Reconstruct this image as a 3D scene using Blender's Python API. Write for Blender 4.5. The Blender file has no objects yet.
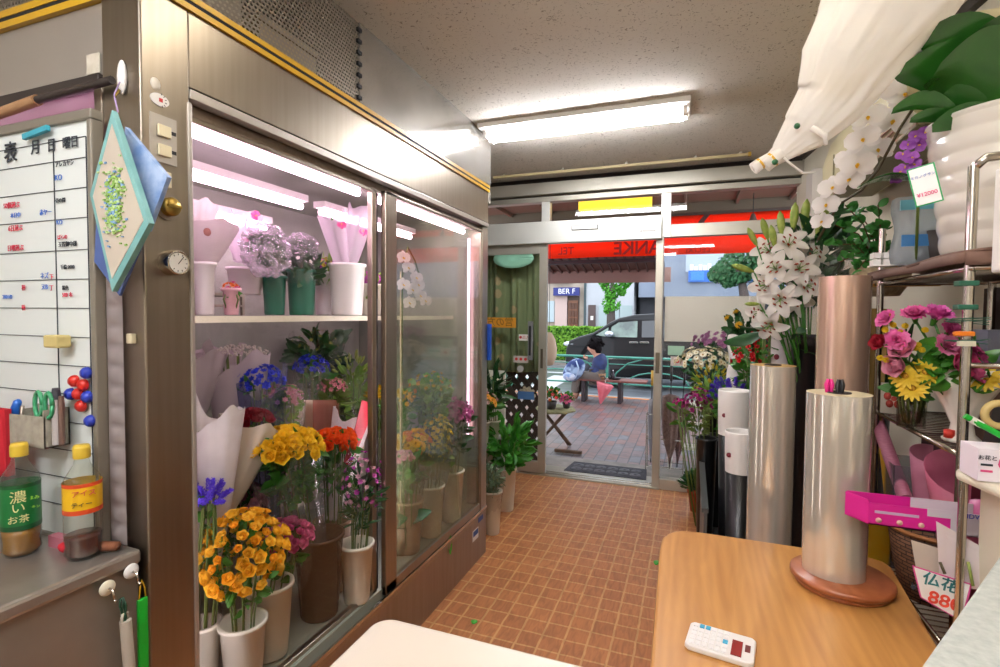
import bpy, bmesh, math, random
from mathutils import Vector, Matrix
random.seed(7)
PI = math.pi
C = bpy.context.scene.collection
R = math.radians
# ---------------------------------------------------------------- camera model
F = 512.885; YAW, PIT, ROL = .35805, .0376058, -.00798776; H = 1.42
_cy, _sy = math.cos(YAW), math.sin(YAW); _cp, _sp = math.cos(PIT), math.sin(PIT); _c, _s = math.cos(ROL), math.sin(ROL)
FW = Vector((-_sy*_cp, _cy*_cp, -_sp)); _r0 = Vector((_cy, _sy, 0)); _d0 = FW.cross(_r0)
RT = _c*_r0 + _s*_d0; DN = -_s*_r0 + _c*_d0
def at(px, py, ax, v):
    """the place where the photo's sight line meets the plane ax = v"""
    D = FW + RT*((px-500)/F) + DN*((py-333.5)/F)
    O = Vector((0, 0, H)); i = 'xyz'.index(ax)
    return O + D*((v-O[i])/D[i])
cam = bpy.data.cameras.new('camera'); co = bpy.data.objects.new('camera', cam); C.objects.link(co)
cam.sensor_width = 36; cam.lens = F/1000*36; cam.clip_start = .02; cam.clip_end = 200
m = Matrix((RT, -DN, -FW)).transposed().to_4x4(); m.translation = (0, 0, H); co.matrix_world = m
bpy.context.scene.camera = co
# ---------------------------------------------------------------- materials
def srgb(c):
    if isinstance(c, str): c = [int(c[i:i+2], 16)/255 for i in (0, 2, 4)]
    return tuple((x/12.92 if x <= .04045 else ((x+.055)/1.055)**2.4) for x in c)+(1,)
MATS = {}
def nodes(name):
    m = bpy.data.materials.new(name); m.use_nodes = True; nt = m.node_tree
    return m, nt, nt.nodes['Principled BSDF'], nt.nodes['Material Output']
def coords(nt, scale=(1, 1, 1), loc=(0, 0, 0), kind='Object'):
    tc = nt.nodes.new('ShaderNodeTexCoord'); mp = nt.nodes.new('ShaderNodeMapping')
    mp.inputs['Scale'].default_value = scale; mp.inputs['Location'].default_value = loc
    nt.links.new(tc.outputs[kind], mp.inputs['Vector']); return mp.outputs[0]
def ramp(nt, fac, stops):
    r = nt.nodes.new('ShaderNodeValToRGB'); e = r.color_ramp.elements
    while len(e) < len(stops): e.new(.5)
    for k, (p, c) in enumerate(stops): e[k].position = p; e[k].color = c
    nt.links.new(fac, r.inputs[0]); return r.outputs[0]
def noise(nt, vec, scale, detail=3, dist=0):
    n = nt.nodes.new('ShaderNodeTexNoise'); n.inputs['Scale'].default_value = scale
    n.inputs['Detail'].default_value = detail; n.inputs['Distortion'].default_value = dist
    nt.links.new(vec, n.inputs['Vector']); return n.outputs['Fac']
def bump(nt, b, h, strength=.3, dist=.01):
    n = nt.nodes.new('ShaderNodeBump'); n.inputs['Strength'].default_value = strength; n.inputs['Distance'].default_value = dist
    nt.links.new(h, n.inputs['Height']); nt.links.new(n.outputs[0], b.inputs['Normal'])
def mat(name, col, rough=.5, metal=0, col2=None, scale=8, stretch=(1, 1, 1), bmp=0, trans=0, emit=0, spec=.5, sss=0, coat=0, lo=.35, hi=.65):
    if name in MATS: return MATS[name]
    m, nt, b, o = nodes(name)
    b.inputs['Base Color'].default_value = srgb(col); b.inputs['Roughness'].default_value = rough; b.inputs['Metallic'].default_value = metal
    b.inputs['Specular IOR Level'].default_value = spec; b.inputs['Coat Weight'].default_value = coat
    if col2 or bmp:
        f = noise(nt, coords(nt, stretch), scale, 4)
        if col2: nt.links.new(ramp(nt, f, [(lo, srgb(col)), (hi, srgb(col2))]), b.inputs['Base Color'])
        if bmp: bump(nt, b, f, bmp, .004)
    if emit:
        b.inputs['Emission Color'].default_value = srgb(col); b.inputs['Emission Strength'].default_value = emit
    if trans:      # thin sheets and petals let some light through
        t = nt.nodes.new('ShaderNodeBsdfTranslucent'); t.inputs[0].default_value = srgb(col2 or col)
        mx = nt.nodes.new('ShaderNodeMixShader'); mx.inputs[0].default_value = trans
        nt.links.new(b.outputs[0], mx.inputs[1]); nt.links.new(t.outputs[0], mx.inputs[2]); nt.links.new(mx.outputs[0], o.inputs[0])
    MATS[name] = m; return m
def film(name, tint='ffffff', clear=.8, rough=.1, crinkle=0, scale=30, body=None, amount=0, ior=1.45, haze=None):
    """clear sheet: see-through + mirror-like glints (+ a milky share)"""
    if name in MATS: return MATS[name]
    m, nt, b, o = nodes(name); nt.nodes.remove(b)
    tr = nt.nodes.new('ShaderNodeBsdfTransparent'); tr.inputs[0].default_value = srgb(tint)
    gl = nt.nodes.new('ShaderNodeBsdfGlossy'); gl.inputs['Roughness'].default_value = rough
    lw = nt.nodes.new('ShaderNodeLayerWeight'); pw = nt.nodes.new('ShaderNodeMath'); pw.operation = 'POWER'; nt.links.new(lw.outputs['Facing'], pw.inputs[0]); pw.inputs[1].default_value = 4.5
    f0 = ((ior-1)/(ior+1))**2*1.8; fr = nt.nodes.new('ShaderNodeMath'); fr.operation = 'MULTIPLY_ADD'; nt.links.new(pw.outputs[0], fr.inputs[0]); fr.inputs[1].default_value = .85-f0; fr.inputs[2].default_value = f0
    mx = nt.nodes.new('ShaderNodeMixShader')
    nt.links.new(fr.outputs[0], mx.inputs[0]); nt.links.new(tr.outputs[0], mx.inputs[1]); nt.links.new(gl.outputs[0], mx.inputs[2])
    out = mx.outputs[0]
    if crinkle:
        f = noise(nt, coords(nt), scale, 3, 1.5)
        bp = nt.nodes.new('ShaderNodeBump'); bp.inputs['Strength'].default_value = crinkle; bp.inputs['Distance'].default_value = .03
        nt.links.new(f, bp.inputs['Height']); nt.links.new(bp.outputs[0], gl.inputs['Normal']); nt.links.new(bp.outputs[0], lw.inputs['Normal'])
    if amount:
        d = nt.nodes.new('ShaderNodeBsdfDiffuse'); d.inputs[0].default_value = srgb(body or 'ffffff')
        t = nt.nodes.new('ShaderNodeBsdfTranslucent'); t.inputs[0].default_value = srgb(body or 'ffffff')
        ad = nt.nodes.new('ShaderNodeMixShader'); nt.links.new(d.outputs[0], ad.inputs[1]); nt.links.new(t.outputs[0], ad.inputs[2])
        m2 = nt.nodes.new('ShaderNodeMixShader'); m2.inputs[0].default_value = amount
        if haze:
            f2 = noise(nt, coords(nt), haze[0], 3)
            nt.links.new(ramp(nt, f2, [(haze[1], (0, 0, 0, 1)), (haze[2], (amount*2, amount*2, amount*2, 1))]), m2.inputs[0])
        nt.links.new(out, m2.inputs[1]); nt.links.new(ad.outputs[0], m2.inputs[2]); out = m2.outputs[0]
    nt.links.new(out, o.inputs[0]); MATS[name] = m; return m
def lamp(name, col, strength):
    if name in MATS: return MATS[name]
    m, nt, b, o = nodes(name); nt.nodes.remove(b); e = nt.nodes.new('ShaderNodeEmission')
    e.inputs[0].default_value = srgb(col); e.inputs[1].default_value = strength; nt.links.new(e.outputs[0], o.inputs[0]); MATS[name] = m; return m

STEEL = mat('brushed_steel', 'a2988a', .33, 1, '9c9284', 60, (1, 1, .04), .0)
STEELD = mat('dark_steel', 'a0958a', .38, .9, '988c80', 40, (1, 1, .05))
STEELP = mat('dull_steel_sheet', 'bdb7ae', .42, .75, 'b8b2a9', 3)
CHROME = mat('chrome', 'c4bfb5', .18, 1)
ALU = mat('anodised_aluminium', 'b5b1a4', .38, .6, 'a9a597', 3)
ALUL = mat('pale_aluminium', 'cfd0c8', .38, .45)
BLACK = mat('black_plastic', '17171a', .42)
BLACKM = mat('matt_black', '101012', .8)
WHITEP = mat('white_plastic', 'e9e6df', .35)
CREAMP = mat('cream_plastic', 'ded8c0', .38)
YELT = mat('yellow_trim', 'c69a1c', .35)
RUBBER = mat('rubber', '24242a', .75, 0, '3a3a42', 40, bmp=.4)
PAPER = mat('white_paper', 'e6e0dd', .8, 0, trans=.3, col2='d8d0cc', scale=18, bmp=.6)
GPAPER = mat('greyish_paper', 'cfc3c4', .8, 0, trans=.35, col2='c4b6b8', scale=10, bmp=.3)
CREAMPAPER = mat('cream_paper', 'ddd2c0', .8, 0, trans=.3)
PINKPAPER = mat('pink_paper', 'd98aa4', .7, 0, trans=.25, col2='e39ab1')
REDPAPER = mat('red_printed_film', 'cf1f3a', .4, 0, trans=.3)
FILM = film('clear_cellophane', 'f6f6f4', rough=.12, crinkle=.9, scale=16, amount=.05, body='ffffff')
FILMP = film('crinkled_cellophane', 'f2ecf4', rough=.08, crinkle=1.0, scale=30, amount=.07, body='fbf4fb', ior=2.1)
GLASS = film('clear_glass', 'fcfdfc', rough=.01, ior=1.24)
GLASSF = film('fogged_glass', 'f2f6ee', rough=.04, ior=1.5, amount=.11, body='b2c09a', haze=(2.2, .38, .75))  # mist body tinted green to imitate the street's reflection
GLASSV = film('vase_glass', 'e4e8e0', rough=.02, ior=1.6)
GREEN = mat('leaf_green', '2f6a1e', .45, trans=.25, col2='4a8a2c', scale=20)
DKGREEN = mat('dark_leaf_green', '18401c', .4, trans=.15, col2='27592a', scale=20)
LTGREEN = mat('light_leaf_green', '6f9a34', .5, trans=.3, col2='86ad46', scale=20)
OLIVE = mat('olive_stem', '5a6b2a', .6)
BROWNW = mat('brown_twig', '5b3a22', .7)
BUCKW = mat('white_bucket_plastic', 'dcd6c6', .45, col2='cfc8b6', scale=4)
BUCKB = mat('brown_bucket_plastic', '9a7a5c', .45, col2='8a6b50', scale=4)
BUCKG = mat('green_bucket_plastic', '1d6a52', .4)
# ---------------------------------------------------------------- mesh helpers
class MB:
    def __init__(s): s.v = []; s.f = []; s.m = []; s.sm = []
    def add(s, vs, fs, mi=0, smooth=False, M=None):
        n = len(s.v)
        s.v += [tuple(M @ Vector(p)) for p in vs] if M is not None else [tuple(p) for p in vs]
        s.f += [tuple(i+n for i in f) for f in fs]; s.m += [mi]*len(fs); s.sm += [smooth]*len(fs); return s
    def box(s, x0, x1, y0, y1, z0, z1, mi=0, M=None):
        v = [(x, y, z) for x in (x0, x1) for y in (y0, y1) for z in (z0, z1)]
        return s.add(v, [(0, 1, 3, 2), (4, 6, 7, 5), (0, 4, 5, 1), (2, 3, 7, 6), (0, 2, 6, 4), (1, 5, 7, 3)], mi, False, M)
    def lathe(s, prof, n=20, mi=0, M=None, smooth=True, cap=False, ripple=0, rn=0):
        v = []
        for r, z in prof:
            for k in range(n):
                a = 2*PI*k/n; rr = r*(1+ripple*math.sin(rn*a)); v.append((rr*math.cos(a), rr*math.sin(a), z))
        f = [(i*n+k, i*n+(k+1) % n, (i+1)*n+(k+1) % n, (i+1)*n+k) for i in range(len(prof)-1) for k in range(n)]
        s.add(v, f, mi, smooth, M)
        if cap:
            s.add(v[:n], [tuple(range(n))[::-1]], mi, False, M); s.add(v[-n:], [tuple(range(n))], mi, False, M)
        return s
    def cyl(s, p, q, r, n=12, mi=0, r2=None):
        p, q = Vector(p), Vector(q); d = q-p
        M = Matrix.Translation(p) @ d.to_track_quat('Z', 'Y').to_matrix().to_4x4()
        return s.lathe([(r, 0), (r if r2 is None else r2, d.length)], n, mi, M, True, True)
    def tube(s, pts, r, n=6, mi=0):
        pts = [Vector(p) for p in pts]; rs = r if isinstance(r, (list, tuple)) else [r]*len(pts); v = []; up = None
        for i, p in enumerate(pts):
            d = (pts[min(i+1, len(pts)-1)]-pts[max(i-1, 0)])
            d = d.normalized() if d.length > 1e-9 else Vector((0, 0, 1))
            if up is None: up = d.orthogonal().normalized()
            up = (up-d*up.dot(d)); up = up.normalized() if up.length > 1e-6 else d.orthogonal().normalized()
            w = d.cross(up)
            for k in range(n):
                a = 2*PI*k/n; v.append(p+(up*math.cos(a)+w*math.sin(a))*rs[i])
        f = [(i*n+k, i*n+(k+1) % n, (i+1)*n+(k+1) % n, (i+1)*n+k) for i in range(len(pts)-1) for k in range(n)]
        f += [tuple(range(n))[::-1], tuple(range((len(pts)-1)*n, len(pts)*n))]
        return s.add(v, f, mi, True)
    def ball(s, c, r, mi=0, n=8, m=6, sc=(1, 1, 1)):
        M = Matrix.Translation(Vector(c)) @ Matrix.Diagonal((*sc, 1))
        pr = [(max(1e-4, r*math.sin(PI*i/m)), -r*math.cos(PI*i/m)) for i in range(m+1)]
        return s.lathe(pr, n, mi, M)
    def prism(s, poly, z0, z1, mi=0, M=None):
        n = len(poly); v = [(x, y, z0) for x, y in poly]+[(x, y, z1) for x, y in poly]
        return s.add(v, [tuple(range(n))[::-1], tuple(range(n, 2*n))]+[(k, (k+1) % n, n+(k+1) % n, n+k) for k in range(n)], mi, False, M)
    def grid(s, fn, nu, nv, mi=0, M=None):
        v = [fn(i/nu, j/nv) for j in range(nv+1) for i in range(nu+1)]
        return s.add(v, [(j*(nu+1)+i, j*(nu+1)+i+1, (j+1)*(nu+1)+i+1, (j+1)*(nu+1)+i) for j in range(nv) for i in range(nu)], mi, True, M)
    def mesh(s, name, mats):
        me = bpy.data.meshes.new(name); me.from_pydata(s.v, [], s.f); me.update()
        for m in (mats if isinstance(mats, (list, tuple)) else [mats]): me.materials.append(m)
        me.polygons.foreach_set('material_index', s.m); me.polygons.foreach_set('use_smooth', s.sm)
        return me
    def build(s, name, mats, parent=None, loc=None, bevel=0, solid=0, label=None):
        o = bpy.data.objects.new(name, s.mesh(name, mats)); C.objects.link(o)
        if parent: o.parent = parent
        if loc is not None: o.location = loc
        if bevel:
            b = o.modifiers.new('bevel', 'BEVEL'); b.width = bevel; b.segments = 2; b.limit_method = 'ANGLE'
        if solid:
            b = o.modifiers.new('solid', 'SOLIDIFY'); b.thickness = solid; b.offset = 0
        if label: o['label'] = label
        return o
def thing(name, label, cat, loc=(0, 0, 0), rz=0, group=None):
    o = bpy.data.objects.new(name, None); C.objects.link(o); o.empty_display_size = .05
    o.location = loc; o.rotation_euler = (0, 0, rz); return tag(o, label, cat, group)
def tag(o, label, cat, group=None, kind=None):
    o['label'] = label; o['category'] = cat
    if group: o['group'] = group
    if kind: o['kind'] = kind
    return o
def struct(name, mb, mats, bevel=0, parent=None, label=None):
    o = mb.build(name, mats, parent, bevel=bevel)
    if not parent: o['kind'] = 'structure'
    if label: o['label'] = label
    return o
def frame3(x, y, loc):
    x, y = Vector(x).normalized(), Vector(y).normalized(); z = x.cross(y)
    m = Matrix((x, y, z)).transposed().to_4x4(); m.translation = loc; return m
def world(o):
    M = o.matrix_basis.copy()
    while o.parent: o = o.parent; M = o.matrix_basis @ M
    return M
def text(body, size, mtl, x, y, loc, parent=None, name='lettering', mirror=False, ext=.0006, bold=0, align='CENTER'):
    cu = bpy.data.curves.new('t', 'FONT'); cu.body = body; cu.size = size; cu.extrude = ext; cu.align_x = align; cu.align_y = 'CENTER'; cu.offset = bold*size
    o = bpy.data.objects.new('t', cu); C.objects.link(o); dg = bpy.context.evaluated_depsgraph_get()
    me = bpy.data.meshes.new_from_object(o.evaluated_get(dg)); bpy.data.objects.remove(o); me.name = name
    M = frame3(x, y, Vector(loc))
    if mirror: M = M @ Matrix.Diagonal((-1, 1, 1, 1))
    me.transform(M); me.materials.clear(); me.materials.append(mtl)
    t = bpy.data.objects.new(name, me); C.objects.link(t)
    if parent: t.parent = parent; me.transform(world(parent).inverted())
    return t
# ---------------------------------------------------------------- botany
def petal(mb, l, w, a0, a1, cup=.3, ruf=0, phi=0, base=(0, 0, 0), nu=2, nv=4, mi=0, prof=.6, M=None, r0=0):
    y, z = r0, 0; pts = []
    for j in range(nv+1):
        t = j/nv; a = R(a0+(a1-a0)*t); wd = w*max(.06, math.sin(PI*min(.985, .06+.9*t)))**prof
        row = []
        for i in range(nu*2+1):
            s = (i-nu)/nu
            rr = ruf*l*random.uniform(-1, 1)*t*abs(s) if ruf else 0
            row.append((s*wd, y-math.cos(a)*cup*s*s*wd*1.0+rr, z+math.sin(a)*cup*s*s*wd+(ruf*l*random.uniform(-1, 1)*t if ruf else 0)))
        pts.append(row); y += l/nv*math.sin(a); z += l/nv*math.cos(a)
    c, s_ = math.cos(phi), math.sin(phi); n = nu*2+1
    v = [(x*c-yy*s_+base[0], x*s_+yy*c+base[1], zz+base[2]) for row in pts for x, yy, zz in row]
    f = [(j*n+i, j*n+i+1, (j+1)*n+i+1, (j+1)*n+i) for j in range(nv) for i in range(n-1)]
    mb.add(v, f, mi, True, M)
BL = {}
def bloom_mesh(kind, col, col2=None, trans=.25):
    key = (kind, col, col2)
    if key in BL: return BL[key]
    pm = mat('petal_'+col+(col2 or ''), col, .6, trans=trans, col2=col2, scale=1.2); mb = MB(); ms = [pm, GREEN]
    if kind == 'rose':
        for n, l, w, a0, a1, r0 in ((3, .85, .42, 4, -25, .06), (4, 1.0, .52, 14, -20, .12), (5, 1.05, .62, 28, -4, .17), (5, 1.1, .72, 48, 34, .20)):
            for k in range(n): petal(mb, l, w, a0, a1, .5, 0, 2*PI*k/n+l*9, r0=r0, nu=2, nv=4)
        for k in range(5): petal(mb, .6, .14, 95, 120, .2, 0, k*1.257, mi=1, nu=1, nv=2)
    elif kind == 'bud':
        for k in range(4): petal(mb, 1.3, .5, 22, -14, .6, 0, 2*PI*k/4, r0=.05, nv=4)
        for k in range(5): petal(mb, .7, .16, 40, 20, .2, 0, k*1.257, mi=1, nu=1, nv=2)
    elif kind == 'carnation':
        for n, l, a0, a1 in ((7, .8, 0, 12), (8, .9, 12, 35), (9, 1.0, 25, 62), (10, 1.05, 45, 88)):
            for k in range(n): petal(mb, l, .36, a0, a1, .15, .10, 2*PI*k/n+l*5, prof=.35, nu=2, nv=3)
        mb.lathe([(.12, -.5), (.2, -.1), (.22, .25)], 7, 1)
    elif kind == 'mum':
        for n, l, a0, a1 in ((8, .55, 0, 30), (11, .75, 20, 55), (13, .9, 45, 85), (14, 1.0, 70, 110)):
            for k in range(n): petal(mb, l, .12, a0, a1, .3, 0, 2*PI*k/n+l*7, nu=1, nv=3)
        mb.ball((0, 0, .12), .3, 0)
    elif kind in ('daisy', 'daisyw'):
        ms.append(mat('flower_eye', 'c79a1e', .8, col2='8a5a12', scale=12))
        for k in range(15): petal(mb, 1.0, .17, 78, 96, .2, 0, 2*PI*k/15, nu=1, nv=3, r0=.1)
        for k in range(12): petal(mb, .75, .14, 60, 85, .2, 0, 2*PI*k/12+.2, nu=1, nv=3, r0=.08)
        mb.ball((0, 0, .1), .26, 2, sc=(1, 1, .6))
    elif kind == 'small':      # five petalled floret
        for k in range(5): petal(mb, 1, .42, 70, 95, .2, 0, 2*PI*k/5, nu=1, nv=3)
        ms.append(mat('floret_eye', 'd8c050', .7)); mb.ball((0, 0, .08), .16, 2, 6, 4)
    elif kind == 'ruffle':     # small double floret
        for n, l, a0, a1 in ((5, .7, 10, 30), (6, 1.0, 50, 80)):
            for k in range(n): petal(mb, l, .4, a0, a1, .3, .06, 2*PI*k/n+l*3, nu=1, nv=2)
    elif kind == 'pompon':
        for j in range(5):
            n = 5+j*3
            for k in range(n): petal(mb, .5, .16, j*28, j*28-30, .5, 0, 2*PI*k/n+j, nu=1, nv=2, r0=.12*j**.7, base=(0, 0, .45-.1*j))
        mb.ball((0, 0, .1), .42, 0)
    elif kind == 'lily':
        ms += [mat('lily_anther', '8a2f12', .8), LTGREEN]
        for k in range(6): petal(mb, 1.5, .30+.07*(k % 2), 22, 128, .35, .015, 2*PI*k/6, nu=2, nv=7, r0=.04, prof=.8)
        for k in range(6):
            a = 2*PI*k/6+.3; e = Vector((.36*math.cos(a), .36*math.sin(a), .85)); mb.tube([(0, 0, .1), (e.x*.5, e.y*.5, .5), e], .022, 4, 3)
            mb.ball(e, .09, 2, 5, 4, (1.6, .7, .6))
        mb.tube([(0, 0, .1), (0, 0, 1.05)], .035, 5, 3)
    elif kind == 'lilybud':
        ms = [mat('lily_bud', 'a8b45a', .5, col2='7f9a3a', scale=2, trans=.2)]
        mb.lathe([(.05, 0), (.16, .25), (.25, .7), (.27, 1.1), (.2, 1.5), (.03, 1.8)], 9)
    elif kind == 'orchid':
        ms.append(mat('orchid_lip', 'e8b82a', .6))
        for a in (90, 215, 325): petal(mb, 1.0, .36, 82, 98, .15, 0, R(a-90), nu=2, nv=4)
        for a in (12, 168): petal(mb, 1.05, .62, 76, 94, .15, 0, R(a-90), nu=2, nv=4, base=(0, 0, .05), prof=.5)
        petal(mb, .38, .12, 30, 70, .8, 0, R(180), nu=1, nv=3, mi=2, base=(0, 0, .04)); mb.ball((0, 0, .12), .11, 2, 6, 4)
    elif kind == 'spike':      # upright tuft of florets (statice, celosia)
        for k in range(26):
            a = k*2.4; h = k/26; r = .34*(1-h*.55)
            for q in range(3): petal(mb, .26, .1, 30+q*20, 80, .3, 0, a+q*2, nu=1, nv=2, base=(r*math.cos(a)*.7, r*math.sin(a)*.7, h*1.5))
    elif kind == 'ball':
        mb.ball((0, 0, .3), .5, 0, 7, 5, (1, 1, 1.1)); petal(mb, .4, .1, 80, 60, .2, 0, 0, mi=1, nu=1, nv=2); petal(mb, .4, .1, 80, 60, .2, 0, 3, mi=1, nu=1, nv=2)
    me = mb.mesh(kind, ms); BL[key] = me; return me
def put(me, name, parent, pos, d, s, roll=None, label=None):
    o = bpy.data.objects.new(name, me); C.objects.link(o); o.parent = parent
    q = Vector(d).to_track_quat('Z', 'Y').to_matrix().to_4x4() @ Matrix.Rotation(random.uniform(0, 6.28) if roll is None else roll, 4, 'Z')
    o.matrix_basis = Matrix.Translation(Vector(pos)) @ q @ Matrix.Scale(s, 4)
    if label: o['label'] = label
    return o
def leaf(mb, pos, d, l, w, bend=35, mi=0, cup=.35, nv=4):
    d = Vector(d).normalized(); M = Matrix.Translation(Vector(pos)) @ d.to_track_quat('Z', 'Y').to_matrix().to_4x4() @ Matrix.Rotation(random.uniform(0, 6.28), 4, 'Z')
    petal(mb, l, w, -bend*.3, bend, cup, nu=1, nv=nv, mi=mi, M=M, prof=.8)
def dome(n, Rr, flat=.75, ang=105):
    out = []
    for i in range(n):
        t = (i+.5)/n; p = math.acos(1-t*(1-math.cos(R(ang)))); a = i*2.39996+random.uniform(-.15, .15)
        d = Vector((math.sin(p)*math.cos(a), math.sin(p)*math.sin(a), math.cos(p)))
        out.append((Vector((d.x*Rr, d.y*Rr, d.z*Rr*flat))*random.uniform(.80, 1.10), d))
    return out
def bucket(x, y, z, r, h, m, label, group=None, rim=True, r0=None, name='bucket'):
    r0 = r0 or r*.78; mb = MB(); t = .004
    mb.lathe([(.001, 0), (r0*.96, 0), (r0, .006), (r, h-.012), (r+.006, h-.010), (r+.006, h), (r-t, h), (r0-t, .012), (.001, .012)], 28)
    o = mb.build(name, m, loc=(x, y, z)); return tag(o, label, 'bucket' if name != 'vase' else 'vase', group)
def bouquet(name, label, b, c, Rr, blooms, n, leafm=None, nleaf=60, wrap=None, flat=.75, ang=105, cat='flowers', ll=.07, lw=.016, wr=1.12, wz=0, group=None, foil=True, stems=8, wrapbase=.25, front=None):
    """flowers as one thing: stems, foliage, wrap and every bloom. b = where the stems stand, c = dome centre"""
    b, c = Vector(b), Vector(c); t = thing(name, label, cat, b, group=group); cc = c-b; leafm = leafm or GREEN
    if stems:
        mb = MB()
        for k in range(stems):
            a = 6.28*k/stems; o = Vector((math.cos(a), math.sin(a), 0))
            mb.tube([o*.018+Vector((0, 0, .004)), o*.03+cc*.5, cc+o*Rr*.55], .0028, 5)
        mb.build('stems', OLIVE, t)
    if nleaf:
        mb = MB()
        for k in range(nleaf):
            p, d = random.choice(dome(12, Rr*.8, flat, 120)); u = random.uniform(.25, .95)
            q = cc*(1-min(.55, .26/cc.length)*(1-u))+p*u; leaf(mb, q, d+Vector((0, 0, random.uniform(-.3, .5))), ll*random.uniform(.7, 1.3), lw, random.uniform(10, 60), nv=3)
        mb.build('foliage', leafm, t)
    pts = dome(n, Rr, flat, ang)
    for p, d in pts:
        kind, col, col2, s = random.choice(blooms)
        put(bloom_mesh(kind, col, col2), {'rose': 'rose_bloom', 'bud': 'rosebud', 'small': 'floret', 'ruffle': 'floret', 'daisy': 'daisy_bloom', 'daisyw': 'daisy_bloom', 'lily': 'lily_bloom', 'lilybud': 'lily_bud', 'spike': 'flower_spike', 'ball': 'berry', 'mum': 'chrysanthemum_bloom', 'pompon': 'pompon_bloom', 'orchid': 'orchid_bloom', 'carnation': 'carnation_bloom'}[kind], t, cc+p, d+Vector((0, 0, .25)), s*random.uniform(.85, 1.15))
    if wrap:
        cone_wrap(t, Vector((0, 0, .01))+cc*wrapbase*0, cc, Rr*wr, wrap, wz)
    return t
def cone_wrap(t, b, c, rr, m, wz=0, n=40, r0=.03, name='wrap', pleat=.06, flare=1.0, tip=.12, phase=0):
    mb = MB(); ax = (c-b)+Vector((0, 0, wz)); L = ax.length
    M = Matrix.Translation(b) @ ax.to_track_quat('Z', 'Y').to_matrix().to_4x4()
    def fn(u, v):
        a = 2*PI*u+phase; r = r0+(rr-r0)*v**.8
        r *= 1+pleat*v*math.sin(9*a+1.3)*(.6+.4*math.sin(3*a))
        z = L*v*(1+tip*v*(.6*math.sin(2*a+.7)+.4*math.sin(3*a)+.15*math.sin(7*a))); return (r*math.cos(a), r*math.sin(a), z)
    mb.grid(fn, n, 8, 0, M); return mb.build(name, m, t)
# ================================================================ room shell
def brickmat(name, c1, c2, cm, bw, bh, mortar, offset, rough, nz=.35, rot=0, grain=None, bmp=.2, coat=0):
    m, nt, b, o = nodes(name); vec = coords(nt)
    if rot: vec.node.inputs['Rotation'].default_value = (0, 0, rot)
    nz_ = nt.nodes.new('ShaderNodeTexNoise'); nz_.inputs['Scale'].default_value = 14; nt.links.new(vec, nz_.inputs['Vector'])
    ad = nt.nodes.new('ShaderNodeVectorMath'); ad.operation = 'SCALE'; ad.inputs['Scale'].default_value = .008; nt.links.new(nz_.outputs['Color'], ad.inputs[0])
    a2 = nt.nodes.new('ShaderNodeVectorMath'); a2.operation = 'ADD'; nt.links.new(vec, a2.inputs[0]); nt.links.new(ad.outputs[0], a2.inputs[1])
    br = nt.nodes.new('ShaderNodeTexBrick'); br.offset = offset; br.squash = 1; br.inputs['Scale'].default_value = 1
    br.inputs['Brick Width'].default_value = bw; br.inputs['Row Height'].default_value = bh; br.inputs['Mortar Size'].default_value = mortar; br.inputs['Mortar Smooth'].default_value = .4
    br.inputs['Color1'].default_value = srgb(c1); br.inputs['Color2'].default_value = srgb(c2); br.inputs['Mortar'].default_value = srgb(cm); nt.links.new(a2.outputs[0], br.inputs['Vector'])
    g = noise(nt, coords(nt, grain or (1, 1, 1)), 9, 5, 1)
    mx = nt.nodes.new('ShaderNodeMix'); mx.data_type = 'RGBA'; mx.blend_type = 'MULTIPLY'; mx.inputs['Factor'].default_value = nz
    nt.links.new(br.outputs['Color'], mx.inputs['A']); nt.links.new(ramp(nt, g, [(.35, (.35, .3, .28, 1)), (.6, (1, 1, 1, 1))]), mx.inputs['B'])
    nt.links.new(mx.outputs['Result'], b.inputs['Base Color'])
    n2 = noise(nt, coords(nt), 3, 4); rr = nt.nodes.new('ShaderNodeMapRange'); rr.inputs['To Min'].default_value = rough-.1; rr.inputs['To Max'].default_value = rough+.15
    nt.links.new(n2, rr.inputs[0]); nt.links.new(rr.outputs[0], b.inputs['Roughness']); b.inputs['Coat Weight'].default_value = coat
    bump(nt, b, br.outputs['Fac'], -bmp, .002); return m
TILE = brickmat('floor_tiles', 'aa6c42', 'b8794a', 'c89a66', .098, .098, .006, 0, .42, .42, grain=(6, 1.2, 1))
PAVE = brickmat('wet_brick_paving', '8a6258', '6f7074', '444044', .22, .11, .007, .5, .3, .4, rot=PI/2)
CEIL = mat('speckled_ceiling_board', 'b9b2a4', .9, 0, 'c4bdb0', 2)
def ceiling_mat():
    m, nt, b, o = nodes('fissured_ceiling_board')
    v = nt.nodes.new('ShaderNodeTexNoise'); v.inputs['Scale'].default_value = 42; v.inputs['Detail'].default_value = 2; v.inputs['Distortion'].default_value = 2.5
    nt.links.new(coords(nt), v.inputs['Vector'])
    nt.links.new(ramp(nt, v.outputs['Fac'], [(.33, srgb('8f8778')), (.38, srgb('d3cdc1'))]), b.inputs['Base Color']); b.inputs['Roughness'].default_value = .9
    return m
CEIL = ceiling_mat()
WALLR = mat('cream_wall_paint', 'd6cfbb', .7, 0, 'cdc5b0', 3)
WALLD = mat('plain_wall_paint', 'd0cabe', .8)
f = MB(); f.box(-2.3, 1.35, -1.7, 4.40, -.05, 0); struct('floor', f, TILE)
f = MB(); f.box(-2.4, 1.4, -1.8, 4.45, 2.60, 2.68); struct('ceiling', f, CEIL)
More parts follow.
